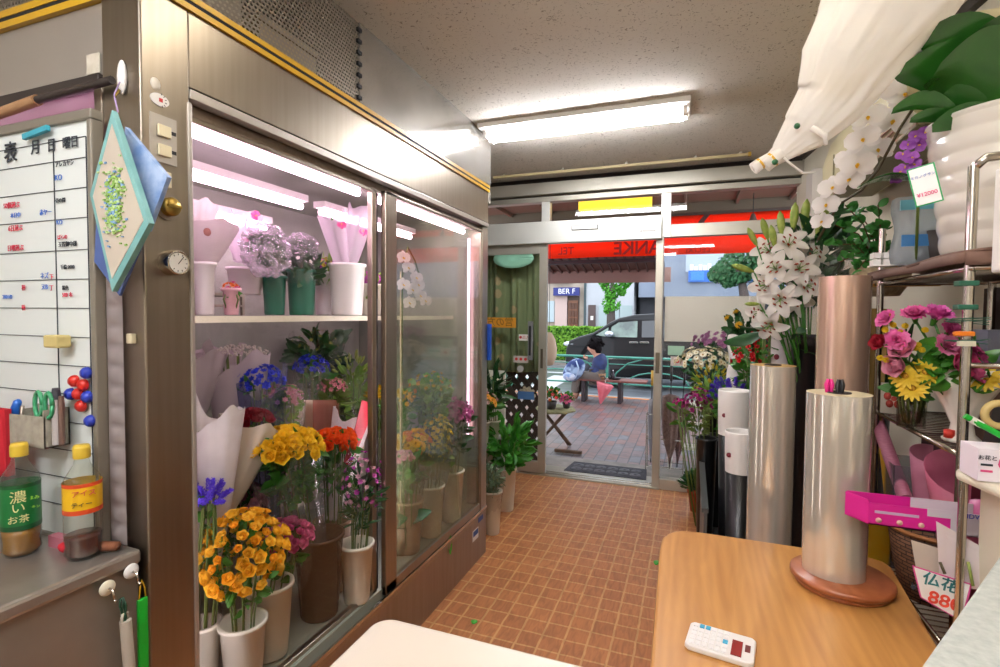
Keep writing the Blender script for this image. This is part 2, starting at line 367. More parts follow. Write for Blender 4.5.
# right wall runs slightly inward towards the street
def wx(y): return .73+.12*(4.38-y)
f = MB(); f.prism([(wx(4.45), 4.45), (wx(-1.75), -1.75), (wx(-1.75)+.1, -1.75), (wx(4.45)+.1, 4.45)], 0, 2.6); struct('wall_right', f, WALLR)
f = MB(); f.box(-2.4, -2.3, -1.75, 4.45, 0, 2.6); struct('wall_left', f, WALLD)
f = MB(); f.box(-2.4, 1.5, -1.8, -1.7, 0, 2.6); struct('wall_back', f, WALLD)
f = MB(); f.box(-2.3, -1.98, 4.36, 4.44, 0, 2.6); struct('wall_front', f, WALLD)
# storefront frame
YF = 4.38
f = MB(); f.box(-2.0, .75, 4.30, 4.44, 2.455, 2.555); f.box(-2.0, .75, 4.34, 4.44, 2.555, 2.6, 1); f.box(-2.0, .75, 4.35, 4.44, 2.40, 2.445); f.box(-2.0, .75, 4.37, 4.42, 2.445, 2.455, 1)
struct('trim_1', f, [ALU, mat('dark_gap', '2b241f', .8)], .003, label='wide metal head beam above the shopfront glass')
f = MB(); f.box(-1.25, -1.175, 4.35, 4.42, 2.2, 2.4); f.box(-.25, -.175, 4.35, 4.42, 2.05, 2.4); struct('trim_2', f, ALUL, .003, label='pale mullions between the transom windows')
f = MB(); f.box(-.175, .75, 4.35, 4.42, 2.05, 2.15); struct('trim_3', f, ALU, .003, label='transom bar above the right display window')
f = MB(); f.box(-.285, -.225, 4.34, 4.43, 0, 2.05); f.box(-.272, -.24, 4.335, 4.345, .95, 1.12, 1); struct('trim_4', f, [ALU, mat('bronze_plate', '6b6455', .4, .8)], .003, label='right jamb of the sliding door')
f = MB(); f.box(-.225, .75, 4.34, 4.43, 0, .085); f.box(.69, .75, 4.34, 4.43, .085, 2.05); struct('trim_5', f, ALU, .003, label='sill of the right display window')
f = MB(); f.box(-2.0, -.225, 4.32, 4.62, -.002, .012); f.box(-2.0, -.225, 4.36, 4.375, .012, .018, 1); f.box(-2.0, -.225, 4.41, 4.425, .012, .018, 1); struct('trim_6', f, [ALU, CHROME], label='metal threshold rail of the sliding door')
for n_, x0, x1, z0, z1 in ((1, -.225, .69, .085, 2.05), (2, -1.98, -1.25, 2.2, 2.4), (3, -1.175, -.25, 2.2, 2.4), (4, -.175, .73, 2.15, 2.4)):
    f = MB(); f.box(x0, x1, 4.385, 4.391, z0, z1); struct('window_%d' % n_, f, GLASS)
# automatic door header
t = thing('door_operator', 'pale aluminium automatic door operator box with a sensor above the entrance', 'door operator', (-1.09, 4.33, 2.05))
MB().box(-.90, .85, -.07, .02, -.02, .165).build('housing', ALUL, t, bevel=.004)
f = MB(); f.box(.13, .35, -.08, -.07, .075, .115); f.box(.136, .344, -.084, -.08, .08, .11, 1); f.build('sensor', [BLACK, ALUL], t, bevel=.002)
o = MB().box(.66, .83, -.074, -.07, .025, .06).build('label_plate', WHITEP, t)
text('▲ AUTO DOOR', .016, BLACK, (1, 0, 0), (0, 0, 1), (-1.09+.745, 4.2555, 2.0925), t)
# open sliding leaf on the left
t = thing('door_1', 'aluminium framed glass sliding door standing open with a green dotted cloth behind', 'door', (-1.22, 4.34, 0)); t['kind'] = 'structure'
f = MB(); f.box(-.035, .035, -.02, .02, .02, 2.03); f.box(-.76, -.69, -.02, .02, .02, 2.03); f.box(-.69, -.035, -.02, .02, 1.95, 2.03); f.box(-.69, -.035, -.02, .02, .02, .12)
f.build('leaf_frame', ALU, t, bevel=.002)
MB().box(-.69, -.035, -.004, .002, .12, 1.95).build('glass_pane', GLASS, t)
MB().box(-.016, .006, -.024, -.02, .95, 1.12).build('pull_plate', mat('bronze_plate', '6b6455', .4, .8), t)
f = MB(); f.box(-.125, -.085, -.05, -.02, 1.02, 1.36); f.box(-.115, -.095, -.055, -.05, 1.06, 1.32, 1); f.build('push_handle', [mat('grey_handle', '77797a', .4), BLACK], t, bevel=.004)
def cloth_mat():
    m, nt, b, o = nodes('green_dotted_cloth'); v = nt.nodes.new('ShaderNodeTexVoronoi'); v.inputs['Scale'].default_value = 7; v.inputs['Randomness'].default_value = .35
    nt.links.new(coords(nt), v.inputs['Vector'])
    nt.links.new(ramp(nt, v.outputs['Distance'], [(.26, srgb('ab9a74')), (.34, srgb('7d8a62'))]), b.inputs['Base Color']); b.inputs['Roughness'].default_value = .9; return m
f = MB(); f.grid(lambda u, v: (-2.0+.72*u, 4.50+.03*math.sin(u*24+v*2)+.02*math.sin(u*60)+.02*v, .90+1.12*v-.02*math.sin(u*PI)*(1-v)), 60, 8)
tag(f.build('door_curtain', cloth_mat(), solid=.003), 'green cloth with pale dots hanging behind the left door glass', 'curtain')
f = MB(); f.grid(lambda u, v: (-1.50+.19*math.cos(2*PI*u)*v, 4.33-.0+.0, 1.915+.085*math.sin(2*PI*u)*v), 32, 3); tag(f.build('door_sign', mat('pale_green_card', '7fb59a', .6), solid=.003), 'blank oval pale green sign stuck high on the door glass', 'sign')
t = thing('door_sign', 'orange notice strip with dark characters on the door glass', 'sign', (-1.62, 4.333, 1.345)); MB().box(-.15, .15, -.002, .002, -.045, .045).build('sheet', mat('orange_vinyl', 'cc8a1c', .6), t)
text('営の方', .085, mat('olive_ink', '6e5a1a', .7), (1, 0, 0), (0, 0, 1), (-1.62, 4.3295, 1.345), t, mirror=True)
def notice(x, z, w, h, s, label, ink='b02020', mc='e8e6e0'):
    t = thing('door_sign', label, 'sign', (x, 4.333, z)); MB().box(-w/2, w/2, -.002, .002, -h/2, h/2).build('sheet', mat('notice_'+mc, mc, .6), t)
    if s: text(s, h*.6, mat('ink_'+ink, ink, .7), (1, 0, 0), (0, 0, 1), (x, 4.3295, z), t)
notice(-1.375, 1.215, .13, .055, '●出入口', 'small white notice with a red dot and dark characters on the door glass')
notice(-1.42, 1.02, .14, .06, '● ● ●', 'small grey notice with red spots beside the door handle', 'c02828', 'b9b6ae')
tag(MB().cyl((-1.425, 4.335, .935), (-1.425, 4.328, .935), .03, 16).build('door_sticker', mat('grey_sticker', 'a8aaa6', .6)), 'round grey sticker under the notice beside the door handle', 'sticker')
notice(-1.37, .70, .15, .07, None, 'small blue label low on the door glass above the lattice', mc='3f6a9a')
q = at(490, 360, 'y', 2.812); q2 = at(490, 324, 'y', 2.812); tag(MB().box(q.x-.02, q.x+.008, 2.801, 2.815, q.z, q2.z).build('blue_strip', mat('blue_plastic', '1f56c4', .4)), 'narrow bright blue plastic strip fixed upright on the end of the cooler', 'strip')
# stickers and paper seen in the right window
notice(-.115, 1.14, .125, .075, None, 'pale green blank sticker on the right display window', mc='9cc2a8')
notice(-.105, 1.055, .10, .075, '●', 'white and red sticker under the pale green one on the right window', 'c02828', 'cfc4bc')
tag(MB().box(-.21, .52, 4.40, 4.41, 1.21, 1.575).build('window_screen', mat('cream_blind', 'f0eadf', .7, trans=.2, col2='ece6da', scale=3)), 'plain cream panel across the middle of the right window', 'panel')
# curtain rail
t = thing('curtain_rail', 'long thin beige curtain rail under the ceiling near the shopfront', 'curtain rail', (-.6, 4.09, 2.575)); f = MB(); f.box(-1.0, .96, -.008, .008, -.01, .01); f.build('rail', mat('beige_metal', 'b3a478', .5), t)
f = MB(); [f.box(x-.008, x+.008, -.01, .01, .01, .026) for x in (-.9, -.4, .1, .6, .9)]; f.build('brackets', ALU, t); MB().box(.95, .97, -.012, .012, -.014, .014).build('end_cap', mat('brass_tone', 'b8953a', .4, .6), t)
# ceiling fluorescent fixture
TUBE = lamp('tube_glow', 'fbfaff', 55)
def batten(name_label, x0, x1, y, z, tubes=(-.05, .05), mt=TUBE, hh=.03, rx=.013):
    L = (x1-x0)/2; t = thing('fluorescent_light', name_label, 'light', ((x0+x1)/2, y, z), group='ceiling fluorescent lights')
    f = MB(); f.box(-L, L, -.12, .12, -hh, 0); f.build('housing', WHITEP, t, bevel=.006)
    for yy in tubes:
        f = MB(); f.cyl((-L+.04, yy, -hh-.03), (L-.04, yy, -hh-.03), rx, 12); f.build('tube', mt, t)
        for s in (-1, 1): MB().box(s*(L-.03)-.012, s*(L-.03)+.012, yy-.018, yy+.018, -hh-.048, -hh).build('socket', WHITEP, t, bevel=.003)
    return t
batten('double tube fluorescent light glowing on the ceiling near the shopfront', -1.27, -.03, 3.08, 2.6)
batten('double tube fluorescent light on the ceiling over the till corner', -.9, .34, -.1, 2.6)
batten('double tube fluorescent light over the work table', -.62, .62, 1.42, 2.6, (0,), lamp('older_tube_glow', 'fff4e4', 24))
batten('unseen double tube fluorescent light added at the very back of the room', -1.5, -.26, -1.15, 2.6)  # unseen fixture added to brighten the column face and side header
# ================================================================ flower cooler
XF, Y0, Y1, XB = -1.127, .783, 2.80, -2.02
ck = thing('flower_cooler', 'tall stainless steel walk-up flower cooler with two sliding glass doors', 'refrigerator', (XF, Y0, 0))
def cb(name, boxes, m, bevel=0, label=None, parent=ck):
    f = MB()
    for b in boxes: f.box(b[0]-XF, b[1]-XF, b[2]-Y0, b[3]-Y0, b[4], b[5], b[6] if len(b) > 6 else 0)
    return f.build(name, m, parent, bevel=bevel, label=label)
INL = mat('cooler_lining', 'a2a79a', .45, .2, '979c8e', 4)
cb('body', [(XB, XB+.03, Y0+.035, Y1-.05, 0, 2.12), (XB, XF-.01, Y1-.04, Y1, 0, 2.12), (XB, XF-.01, Y0+.03, Y1-.02, 1.955, 1.98), (XB, XF-.02, Y0+.01, Y1-.01, .27, .31)], INL)
cb('header_panel', [(XF-.03, XF, Y0+.115, Y1, 1.952, 2.13)], STEEL, .002)
cb('header_ledge', [(XF-.03, XF+.004, Y0+.115, Y1, 1.925, 1.948), (XF-.045, XF-.035, Y0+.115, Y1, 1.89, 1.952, 1), (XF-.035, XF-.03, Y0+.115, Y1, 1.948, 1.952, 1)], [STEELP, STEELD], .002)
cb('base_panel', [(XF-.03, XF, Y0, Y1, 0, .25)], STEELD, .002)
cb('door_track', [(XF-.09, XF+.002, Y0+.115, Y1, .25, .27), (XF-.09, XF-.082, Y0+.115, Y1, .27, .285, 1), (XF-.045, XF-.038, Y0+.115, Y1, .27, .285, 1), (XF-.003, XF+.004, Y0+.115, Y1, .27, .284, 1)], [STEEL, CHROME])
cb('corner_column', [(XF-.125, XF, Y0, Y0+.115, 0, 2.13)], STEEL, .004)
cb('column_edge', [(XF-.03, XF+.005, Y0+.108, Y0+.118, 0, 1.915)], STEELP, .002)
cb('end_post', [(XF-.09, XF, Y1-.085, Y1, .25, 1.915), (XF-.02, XF+.003, Y1-.09, Y1-.08, .27, 1.9)], STEEL, .003)
cb('trim_strip', [(XF-.02, XF+.008, Y0-.008, Y1+.004, 2.128, 2.142), (XF-.02, XF+.006, Y0-.006, Y1+.002, 2.142, 2.152, 1), (XF-.02, XF+.008, Y0-.008, Y1+.004, 2.152, 2.166)], [YELT, BLACKM], label='yellow and black edge trim')
cb('side_trim_strip', [(XB-.3, XF, Y0-.008, Y0+.01, 2.112, 2.128), (XB-.3, XF, Y0-.006, Y0+.01, 2.128, 2.138, 1), (XB-.3, XF, Y0-.008, Y0+.01, 2.138, 2.154)], [YELT, BLACKM], label='yellow and black edge trim')
cb('side_header', [(XB-.25, XF-.124, Y0+.004, Y0+.03, 1.953, 2.112)], STEELP, .002)
cb('side_rail', [(XB-.25, XF-.128, Y0-.006, Y0+.02, 1.925, 1.953)], mat('dark_rubber_rail', '2e2622', .5), .002)
cb('side_glass', [(XB-.2, XF-.13, Y0+.012, Y0+.018, .86, 1.93)], film('side_glass', 'f4e6ee', rough=.05, amount=.3, body='e6c2d2'))  # pink light from inside the cooler is put into the glass colour
cb('side_panel', [(XB-.2, XF-.13, Y0+.008, Y0+.02, 0, .86)], STEELD)
cb('side_stile', [(XF-.155, XF-.128, Y0+.0, Y0+.02, .86, 1.93)], STEEL, .002)
cb('shelf', [*[(XB+.04, -1.335, Y0+.06+.03*k, Y0+.066+.03*k, 1.392, 1.40) for k in range(63)], (-1.7, -1.69, Y0+.03, Y1-.05, 1.38, 1.392), (-1.335, -1.325, Y0+.12, Y1-.05, 1.388, 1.408, 1)], [mat('wire_shelf', 'c8c2b4', .4, .5), CREAMP], label='upper shelf with a cream edge')
cb('step_shelf', [(XB+.04, -1.50, Y0+.03, Y1-.06, .62, .635)], mat('wire_shelf', 'c8c2b4', .4, .5))
cb('riser_rack', [(-1.75, -1.50, 1.10, 1.40, 1.438, 1.446), (-1.75, -1.50, 1.10, 1.40, 1.475, 1.485), (-1.51, -1.50, 1.10, 1.11, 1.408, 1.485), (-1.51, -1.50, 1.39, 1.40, 1.408, 1.475), (-1.75, -1.74, 1.10, 1.11, 1.408, 1.475), (-1.75, -1.74, 1.39, 1.40, 1.408, 1.475)], STEELD)
# doors
def cdoor(x, y0, y1, st, gm, label):
    d = cb('door', [(x-.018, x+.006, y0, y0+st[0], .285, 1.90), (x-.018, x+.006, y1-st[1], y1, .285, 1.90), (x-.018, x+.006, y0, y1, .285, .325), (x-.018, x+.006, y0, y1, 1.885, 1.90)], STEEL, .003, label=label)
    cb('glass', [(x-.006, x, y0+st[0]*.9, y1-st[1]*.9, .32, 1.888)], gm, parent=d)
    return d
cdoor(-1.165, .90, 1.715, (.02, .028), GLASS, 'left sliding door with clear glass')
cdoor(-1.135, 1.735, 2.735, (.08, .035), GLASSF, 'right sliding door with misted glass')
cb('door_gap_seal', [(XF-.060, XF-.040, 1.715, 1.735, .285, 1.90)], BLACKM)
# tubes inside the cooler
PT = lamp('pink_tube_glow', 'ffd0f0', 13)
for (x, z, ya, yb) in ((-1.205, 1.878, .93, 1.66), (-1.53, 1.86, .93, 1.72), (-1.205, 1.878, 1.80, 2.62), (-1.53, 1.86, 1.84, 2.60), (-1.80, 1.80, .93, 1.80)):
    p = cb('tube_batten', [(x-.03, x+.03, ya-.01, yb+.01, z+.018, z+.045)], WHITEP); f = MB(); f.cyl((x-XF, ya-Y0, z), (x-XF, yb-Y0, z), .013, 10); f.build('tube', PT, p)
DT = lamp('hidden_fill_tube', 'ffeef6', 10)
for xx_, yy_ in ((-1.19, .922), (-1.21, 1.845)): f = MB(); f.cyl((xx_-XF, yy_-Y0, .40), (xx_-XF, yy_-Y0, 1.84), .010, 10); f.build('upright_tube', DT, ck)  # unseen tubes added behind column and centre post to brighten the lower flowers
f = MB(); f.cyl((-1.20-XF, 2.69-Y0, .7), (-1.20-XF, 2.69-Y0, 1.85), .008, 8); f.build('upright_tube', lamp('dim_pink_tube', 'ffc4ea', 3), ck)
f = MB(); f.tube([(-1.2-XF, .95-Y0, 1.82), (-1.3-XF, 1.02-Y0, 1.80), (-1.35-XF, 1.05-Y0, 1.84), (-1.38-XF, 1.03-Y0, 1.92)], .008, 6); f.build('cable', WHITEP, ck)
# dial, thermometer, switches
def cfm(y, z, x=XF): return Matrix.Translation((x-XF, y-Y0, z)) @ Matrix.Rotation(PI/2, 4, 'Y')
f = MB(); M = cfm(.841, 1.531); f.lathe([(.001, .03), (.024, .03), (.026, .034), (.028, .03), (.028, 0)], 28, 0, M); f.lathe([(.0005, .031), (.023, .031)], 24, 1, M, False)
for k in range(9):
    a = R(-130+k*32); f.box(-.0008, .0008, .017, .021, .0312, .0318, 2, M @ Matrix.Rotation(a, 4, 'Z'))
f.box(-.0008, .0008, -.004, .018, .032, .0326, 2, M @ Matrix.Rotation(.9, 4, 'Z')); f.build('thermometer', [CHROME, mat('dial_face', 'e8e6dd', .5), BLACK], ck, label='round white thermometer dial')
f = MB(); M = cfm(.838, 1.658); f.lathe([(.001, .004), (.03, .004), (.03, 0)], 24, 0, M, False); f.lathe([(.001, .022), (.018, .022), (.021, .018), (.021, .004)], 20, 1, M, ripple=.04, rn=10); f.box(-.003, .003, -.016, .016, .022, .027, 1, M); f.build('control_knob', [STEELD, mat('brass', 'a58b45', .35, .9)], ck)
f = MB(); M = cfm(.824, 1.893); f.lathe([(.0005, .002), (.022, .002), (.022, 0)], 24, 0, M @ Matrix.Diagonal((.62, 1, 1, 1)), False)
f.box(-.004, .004, -.002, .006, .002, .003, 1, M); [f.box(-.0007, .0007, .012, .016, .002, .0028, 2, M @ Matrix.Rotation(k*.5-1.2, 4, 'Z')) for k in range(6)]; f.build('dial_plate', [WHITEP, mat('red_mark', 'c03030', .5), BLACK], ck)
MB().ball((0, .815-Y0, 1.925), .012, 0, 10, 6, (.4, 1, 1.2)).build('lamp_cover', mat('milky_cover', 'd5cdbb', .4), ck)
f = MB(); f.box(0, .003, .80-Y0, .862-Y0, 1.755, 1.86); f.build('switch_plate', STEELP, ck)
for z in (1.825, 1.782):
    o = MB().box(.003, .010, .815-Y0, .845-Y0, z-.013, z+.013).build('switch', mat('ivory_switch', 'ddd2ae', .4), ck, bevel=.002)
    MB().box(.003, .004, .848-Y0, .86-Y0, z-.002, z+.006).build('switch_label', BLACK, ck)
MB().box(.003, .012, .812-Y0, .842-Y0, 1.70, 1.735).build('small_switch', mat('ivory_switch', 'ddd2ae', .4), ck, bevel=.002)
f = MB(); f.box(0, .0015, 2.60-Y0, 2.68-Y0, .14, .20); f.box(.0015, .002, 2.605-Y0, 2.675-Y0, .165, .195, 1); f.build('maker_label', [WHITEP, mat('blue_print', '3b5c9a', .6)], ck, label='blue and white label low on the base')
f = MB(); f.box(0, .0015, 2.68-Y0, 2.75-Y0, .22, .25); f.build('maker_label', mat('blue_print', '3b5c9a', .6), ck)
f = MB(); M = Matrix.Translation((.003, 2.31-Y0, .20)) @ Matrix.Rotation(PI/2, 4, 'Z'); petal(f, .1, .022, 8, -10, .2, M=M, nu=2, nv=5, prof=.9); tag(f.build('fallen_leaf', mat('bright_leaf', '3f9a2c', .5), loc=(XF, Y0, 0)), 'single bright green leaf stuck on the cooler base panel', 'leaf')
# perforated screen and white sheet above the cooler
def perf_mat():
    m, nt, b, o = nodes('perforated_sheet'); vec = coords(nt, (62, 62, 62)); sp = nt.nodes.new('ShaderNodeSeparateXYZ'); nt.links.new(vec, sp.inputs[0])
    def mth(op, a, c=None):
        n = nt.nodes.new('ShaderNodeMath'); n.operation = op
        for i, x in enumerate((a, c)):
            if x is None: continue
            if isinstance(x, (int, float)): n.inputs[i].default_value = x
            else: nt.links.new(x, n.inputs[i])
        return n.outputs[0]
    h = mth('ADD', sp.outputs[0], sp.outputs[1])
    def dot(hh, zz):
        a = mth('SUBTRACT', mth('FRACT', hh), .5); c = mth('SUBTRACT', mth('FRACT', zz), .5); c = mth('MULTIPLY', c, 1.73)
        return mth('SQRT', mth('ADD', mth('MULTIPLY', a, a), mth('MULTIPLY', c, c)))
    z = mth('DIVIDE', sp.outputs[2], 1.73)
    d = mth('MINIMUM', dot(h, z), dot(mth('ADD', h, .5), mth('ADD', z, .5)))
    fac = mth('LESS_THAN', d, .34)
    b.inputs['Base Color'].default_value = srgb('a89f90'); b.inputs['Metallic'].default_value = .7; b.inputs['Roughness'].default_value = .4
    t = nt.nodes.new('ShaderNodeBsdfTransparent'); mx = nt.nodes.new('ShaderNodeMixShader'); nt.links.new(fac, mx.inputs[0]); nt.links.new(b.outputs[0], mx.inputs[1]); nt.links.new(t.outputs[0], mx.inputs[2]); nt.links.new(mx.outputs[0], o.inputs[0]); return m
PERF = perf_mat()
f = MB(); f.box(-1.30, -1.295, .95, 1.79, 2.166, 2.6); tag(f.build('perforated_screen', PERF), 'perforated metal screen above the cooler header', 'screen')
f = MB(); f.box(-2.25, -1.30, .95, .955, 2.166, 2.6); tag(f.build('perforated_screen', PERF), 'perforated metal screen over the side of the cooler, at the upper left corner', 'screen')
f = MB(); f.box(-1.30, -1.288, 1.79, 3.24, 2.16, 2.6); [f.box(-1.296, -1.284, 1.775, 1.80, 2.2+k*.045, 2.215+k*.045, 1) for k in range(9)]
tag(f.build('sheet_metal_panel', [mat('galvanised_sheet', 'bfbcb6', .16, .75, 'a9a59e', 3), BLACKM], bevel=.001), 'plain pale sheet metal panel above the right half of the cooler', 'panel')
f = MB(); f.box(-2.0, -1.1275, Y0+.0, Y1, 2.13, 2.138); f.build('roof_plate', STEELP, None).parent = None
o = bpy.data.objects['roof_plate']; o.parent = ck; o.location = (-XF, -Y0, 0)
for k, (y, z, s, cn, lb) in enumerate(((1.15, 2.14, .30, 'c9c2b0', 'pale crate behind the perforated screen, left of the two'), (1.50, 2.14, .26, 'b9a988', 'tan carton behind the perforated screen, right of the two'))):
    f = MB(); f.box(-.12, .12, -.14, .14, 0, s); f.box(-.125, .125, -.145, .145, s, s+.02); tag(f.build('storage_carton', mat('carton_'+cn, cn, .7), loc=(-1.5, y, z), bevel=.004), lb, 'box')
# ================================================================ left foreground
f = thing('undercounter_fridge', 'low stainless steel counter unit with a bright rounded front edge', 'counter', (-1.15, .1, 0))
MB().box(-1.05, 0, -1.3, .675, 0, .86).build('body', mat('counter_steel', 'a39b91', .4, .65, '989086', 6), f, bevel=.003)
MB().box(-1.05, .012, -1.3, .675, .86, .892).build('worktop', mat('worn_steel_top', 'b5aea4', .32, .7, 'a69e94', 12), f, bevel=.008)
MB().box(-1.05, -.1, -1.2, .6, 0, .03).build('plinth', BLACKM, f)
# whiteboard
WB = (-1.70, -1.235, .735)   # x0, x1, y
t = thing('whiteboard', 'white schedule board ruled in lines with handwritten notes and a grey frame', 'whiteboard', (-1.235, .745, .90))
def wbx(px, py): return at(px, py, 'y', WB[2])
# board is a parallelogram-free rectangle
f = MB(); f.box(-.50, 0, 0, .012, .0, .935); f.build('board', mat('board_white', 'dfe6e2', .3), t)
f = MB(); f.box(-.5, .016, -.008, .018, .935, .957); f.box(0, .016, -.0075, .0175, 0, .935); f.box(-.5, .016, -.008, .018, -.016, 0); f.build('frame', mat('grey_frame', '8f897c', .45, .5), t, bevel=.003)
INK = mat('board_ink', '2a3038', .7); REDI = mat('red_marker', 'c8324a', .7); BLUI = mat('blue_marker', '4a76c8', .7)
f = MB()
for z in (.855, .79, .725, .655, .59, .525, .46, .395, .33, .265, .20, .135, .07): f.box(-.5, -.012, -.002, 0, z, z+.0014)
f.box(-.125, -.1235, -.002, 0, .33, .90); f.box(-.012, -.0105, -.002, 0, .0, .90); f.box(-.5, -.012, -.002, 0, .90, .9014)
f.build('ruled_lines', INK, t)
def wtext(s, size, m, px, py, b=.01): text(s, size, m, (1, 0, 0), (0, 0, 1), wbx(px, py)+Vector((0, .0065, 0)), t, bold=b)
wtext('表', .052, INK, 7, 153); wtext('月', .036, INK, 32, 147); wtext('日', .032, INK, 48, 145); wtext('曜日', .028, INK, 67, 142)
for s, sz, m_, px, py in (('アレカヤシ', .009, INK, 61, 163), ('KO', .012, BLUI, 55, 177), ('壱の間', .008, INK, 57, 200), ('50個運ぶ', .011, REDI, 8, 205), ('赤ヤ一', .010, BLUI, 42, 212), ('本日中', .009, BLUI, 12, 215), ('6日運ぶ', .011, REDI, 12, 228), ('KO', .010, BLUI, 56, 222), ('ばらの', .008, REDI, 59, 237), ('玉置御中様', .009, INK, 64, 244), ('日曜運ぶ', .011, REDI, 12, 248),
                          ('千輪 2000', .008, INK, 64, 267), ('ネズ', .011, BLUI, 41, 276), ('下', .010, REDI, 48, 277), ('ヌB', .011, BLUI, 41, 287), ('丁', .010, REDI, 48, 288), ('種', .010, REDI, 20, 288), ('銀色', .008, INK, 62, 288), ('500 本', .009, REDI, 64, 295), ('種', .010, REDI, 20, 308), ('2001の', .009, BLUI, 4, 297)):
    wtext(s, sz*1.45, m_, px, py, 0)
p = wbx(37, 133); o = MB().box(-.045, .045, -.008, 0, -.006, .006).build('cyan_magnet_strip', mat('cyan_strip', '3aa0b4', .5)); o.location = p+Vector((0, .002, 0)); o.rotation_euler.y = -.12; tag(o, 'thin cyan magnet strip with print across the top of the whiteboard', 'magnet')
p = wbx(65, 341); tag(MB().box(-.024, .024, -.03, 0, -.014, .014).build('board_eraser', mat('beige_eraser', 'c9b878', .7), loc=p, bevel=.004), 'small beige block magnet on the whiteboard', 'magnet')
# magnets
for k, (px, py, c, lb) in enumerate(((86, 373, 'b', 'blue round magnet, topmost of the cluster on the whiteboard'), (74, 381, 'r', 'red round magnet, upper left of the cluster'), (83, 385, 'r', 'red round magnet just right of the upper left red one'), (70, 394, 'b', 'blue round magnet at the left end of the cluster'), (78, 394, 'r', 'red round magnet in the middle between two blue ones'), (87, 397, 'b', 'blue round magnet at the right side of the cluster'), (81, 406, 'r', 'red round magnet, lowest of the red ones'), (90, 421, 'b', 'blue round magnet hanging lowest, apart from the cluster'))):
    M = Matrix.Rotation(PI/2, 4, 'X'); f = MB(); f.lathe([(.001, .014), (.008, .013), (.0125, .008), (.0135, .003), (.0135, 0)], 18, 0, M)
    tag(f.build('round_magnet', mat('magnet_red' if c == 'r' else 'magnet_blue', 'c3261c' if c == 'r' else '2336a0', .3), loc=wbx(px, py)+Vector((0, .004, 0))), lb, 'magnet', 'round magnets on the whiteboard')
# magnetic pen pocket
p = wbx(50, 442); t = thing('pen_pocket', 'grey speckled magnetic pen pocket stuck on the whiteboard', 'pen holder', p+Vector((0, .006, 0)))
f = MB(); f.prism([(-.068, 0), (.062, 0), (.062, -.05), (-.068, -.055)], 0, .003); f.prism([(-.068, -.052), (.062, -.047), (.062, -.05), (-.068, -.055)], 0, .07); f.box(-.068, -.065, -.055, 0, 0, .075); f.box(.059, .062, -.05, 0, 0, .085); f.box(-.068, .062, -.003, 0, 0, .085)
f.build('pocket', mat('woven_grey', '8f8a7c', .9, 0, 'a8a292', 60), t)
def pen(px, py, h, r, m, lb, nm='marker_pen', tilt=0, cap=None):
    q = at(px, py, 'y', WB[2]-.025); t = thing(nm, lb, 'pen', (q.x, q.y, p.z+.008)); top = q.z-p.z-.008
    MB().cyl((0, 0, 0), (tilt, 0, top*.8), r, 10).build('barrel', m, t); MB().cyl((tilt, 0, top*.8), (tilt*1.2, 0, top), r*1.1, 10, 0, r*.8).build('cap', cap or m, t)
pen(44, 396, .1, .006, mat('pen_grey', '9aa4b8', .4), 'slim grey pen with a dark blue cap in the pen pocket', cap=mat('pen_blue', '20308a', .4))
pen(56, 388, .1, .009, mat('pen_silver', 'b5b0ae', .3), 'silver marker with a dark cap in the pen pocket', cap=mat('pen_dark', '34343c', .4))
pen(52, 402, .1, .004, mat('pen_red', 'b02a3a', .4), 'thin red pen in the pen pocket')
pen(61, 396, .1, .006, mat('pen_brown', '6a5248', .4), 'dark brown pen at the right end of the pen pocket')
# green scissors
q = at(43, 385, 'y', WB[2]-.035); t = thing('scissors', 'green handled scissors standing in the pen pocket', 'scissors', (q.x, q.y, p.z+.02)); GS = mat('green_handle', '3d9a6a', .4)
for s in (-1, 1):
    pts = [(s*.018+.013*math.cos(a), 0, .075+.028*math.sin(a)) for a in [k*PI/6 for k in range(13)]]
    MB().tube(pts, .0045, 6).build('handle', GS, t); MB().tube([(s*.010, 0, .052), (0, 0, .03), (-s*.002, 0, -.005)], .004, 6).build('blade', CHROME, t)
q = at(15, 420, 'y', WB[2]-.03); t = thing('hand_tool', 'bright blue handled cutter standing left of the pen pocket', 'cutter', (q.x, q.y, q.z-.055))
MB().tube([(.012, 0, 0), (0, 0, .03), (-.002, 0, .07), (.012, 0, .098), (.016, 0, .10)], [.008, .010, .011, .008, .005], 8).build('handle', mat('tool_blue', '1f62c0', .4), t); MB().tube([(.012, 0, .0), (.022, 0, .05), (.03, 0, .09)], .004, 5).build('blade', STEELD, t)
# red cloth / bag at the frame edge
q = at(4, 440, 'y', .66); f = MB(); f.grid(lambda u, v: (-.09+.115*u-.012*v*v, .05*math.sin(PI*u)*-1+.006*math.sin(9*u), .0+.17*v-.02*u*v), 12, 8); f.box(-.09, .02, -.01, .0, 0, .15)
tag(f.build('red_pouch', mat('red_cloth', 'c0182a', .8, col2='a81424', scale=5), loc=(q.x-.055, q.y+.03, .895+.152), solid=.003), 'bright red pouch at the left edge beside the pen pocket', 'bag')
q = at(4, 440, 'y', .69); tag(MB().box(-.14, .0, -.02, .03, 0, .155).build('storage_box', mat('brown_box', '5a4236', .7), loc=(q.x-.02, .69, .892)), 'dark box under the red pouch at the left edge', 'box')
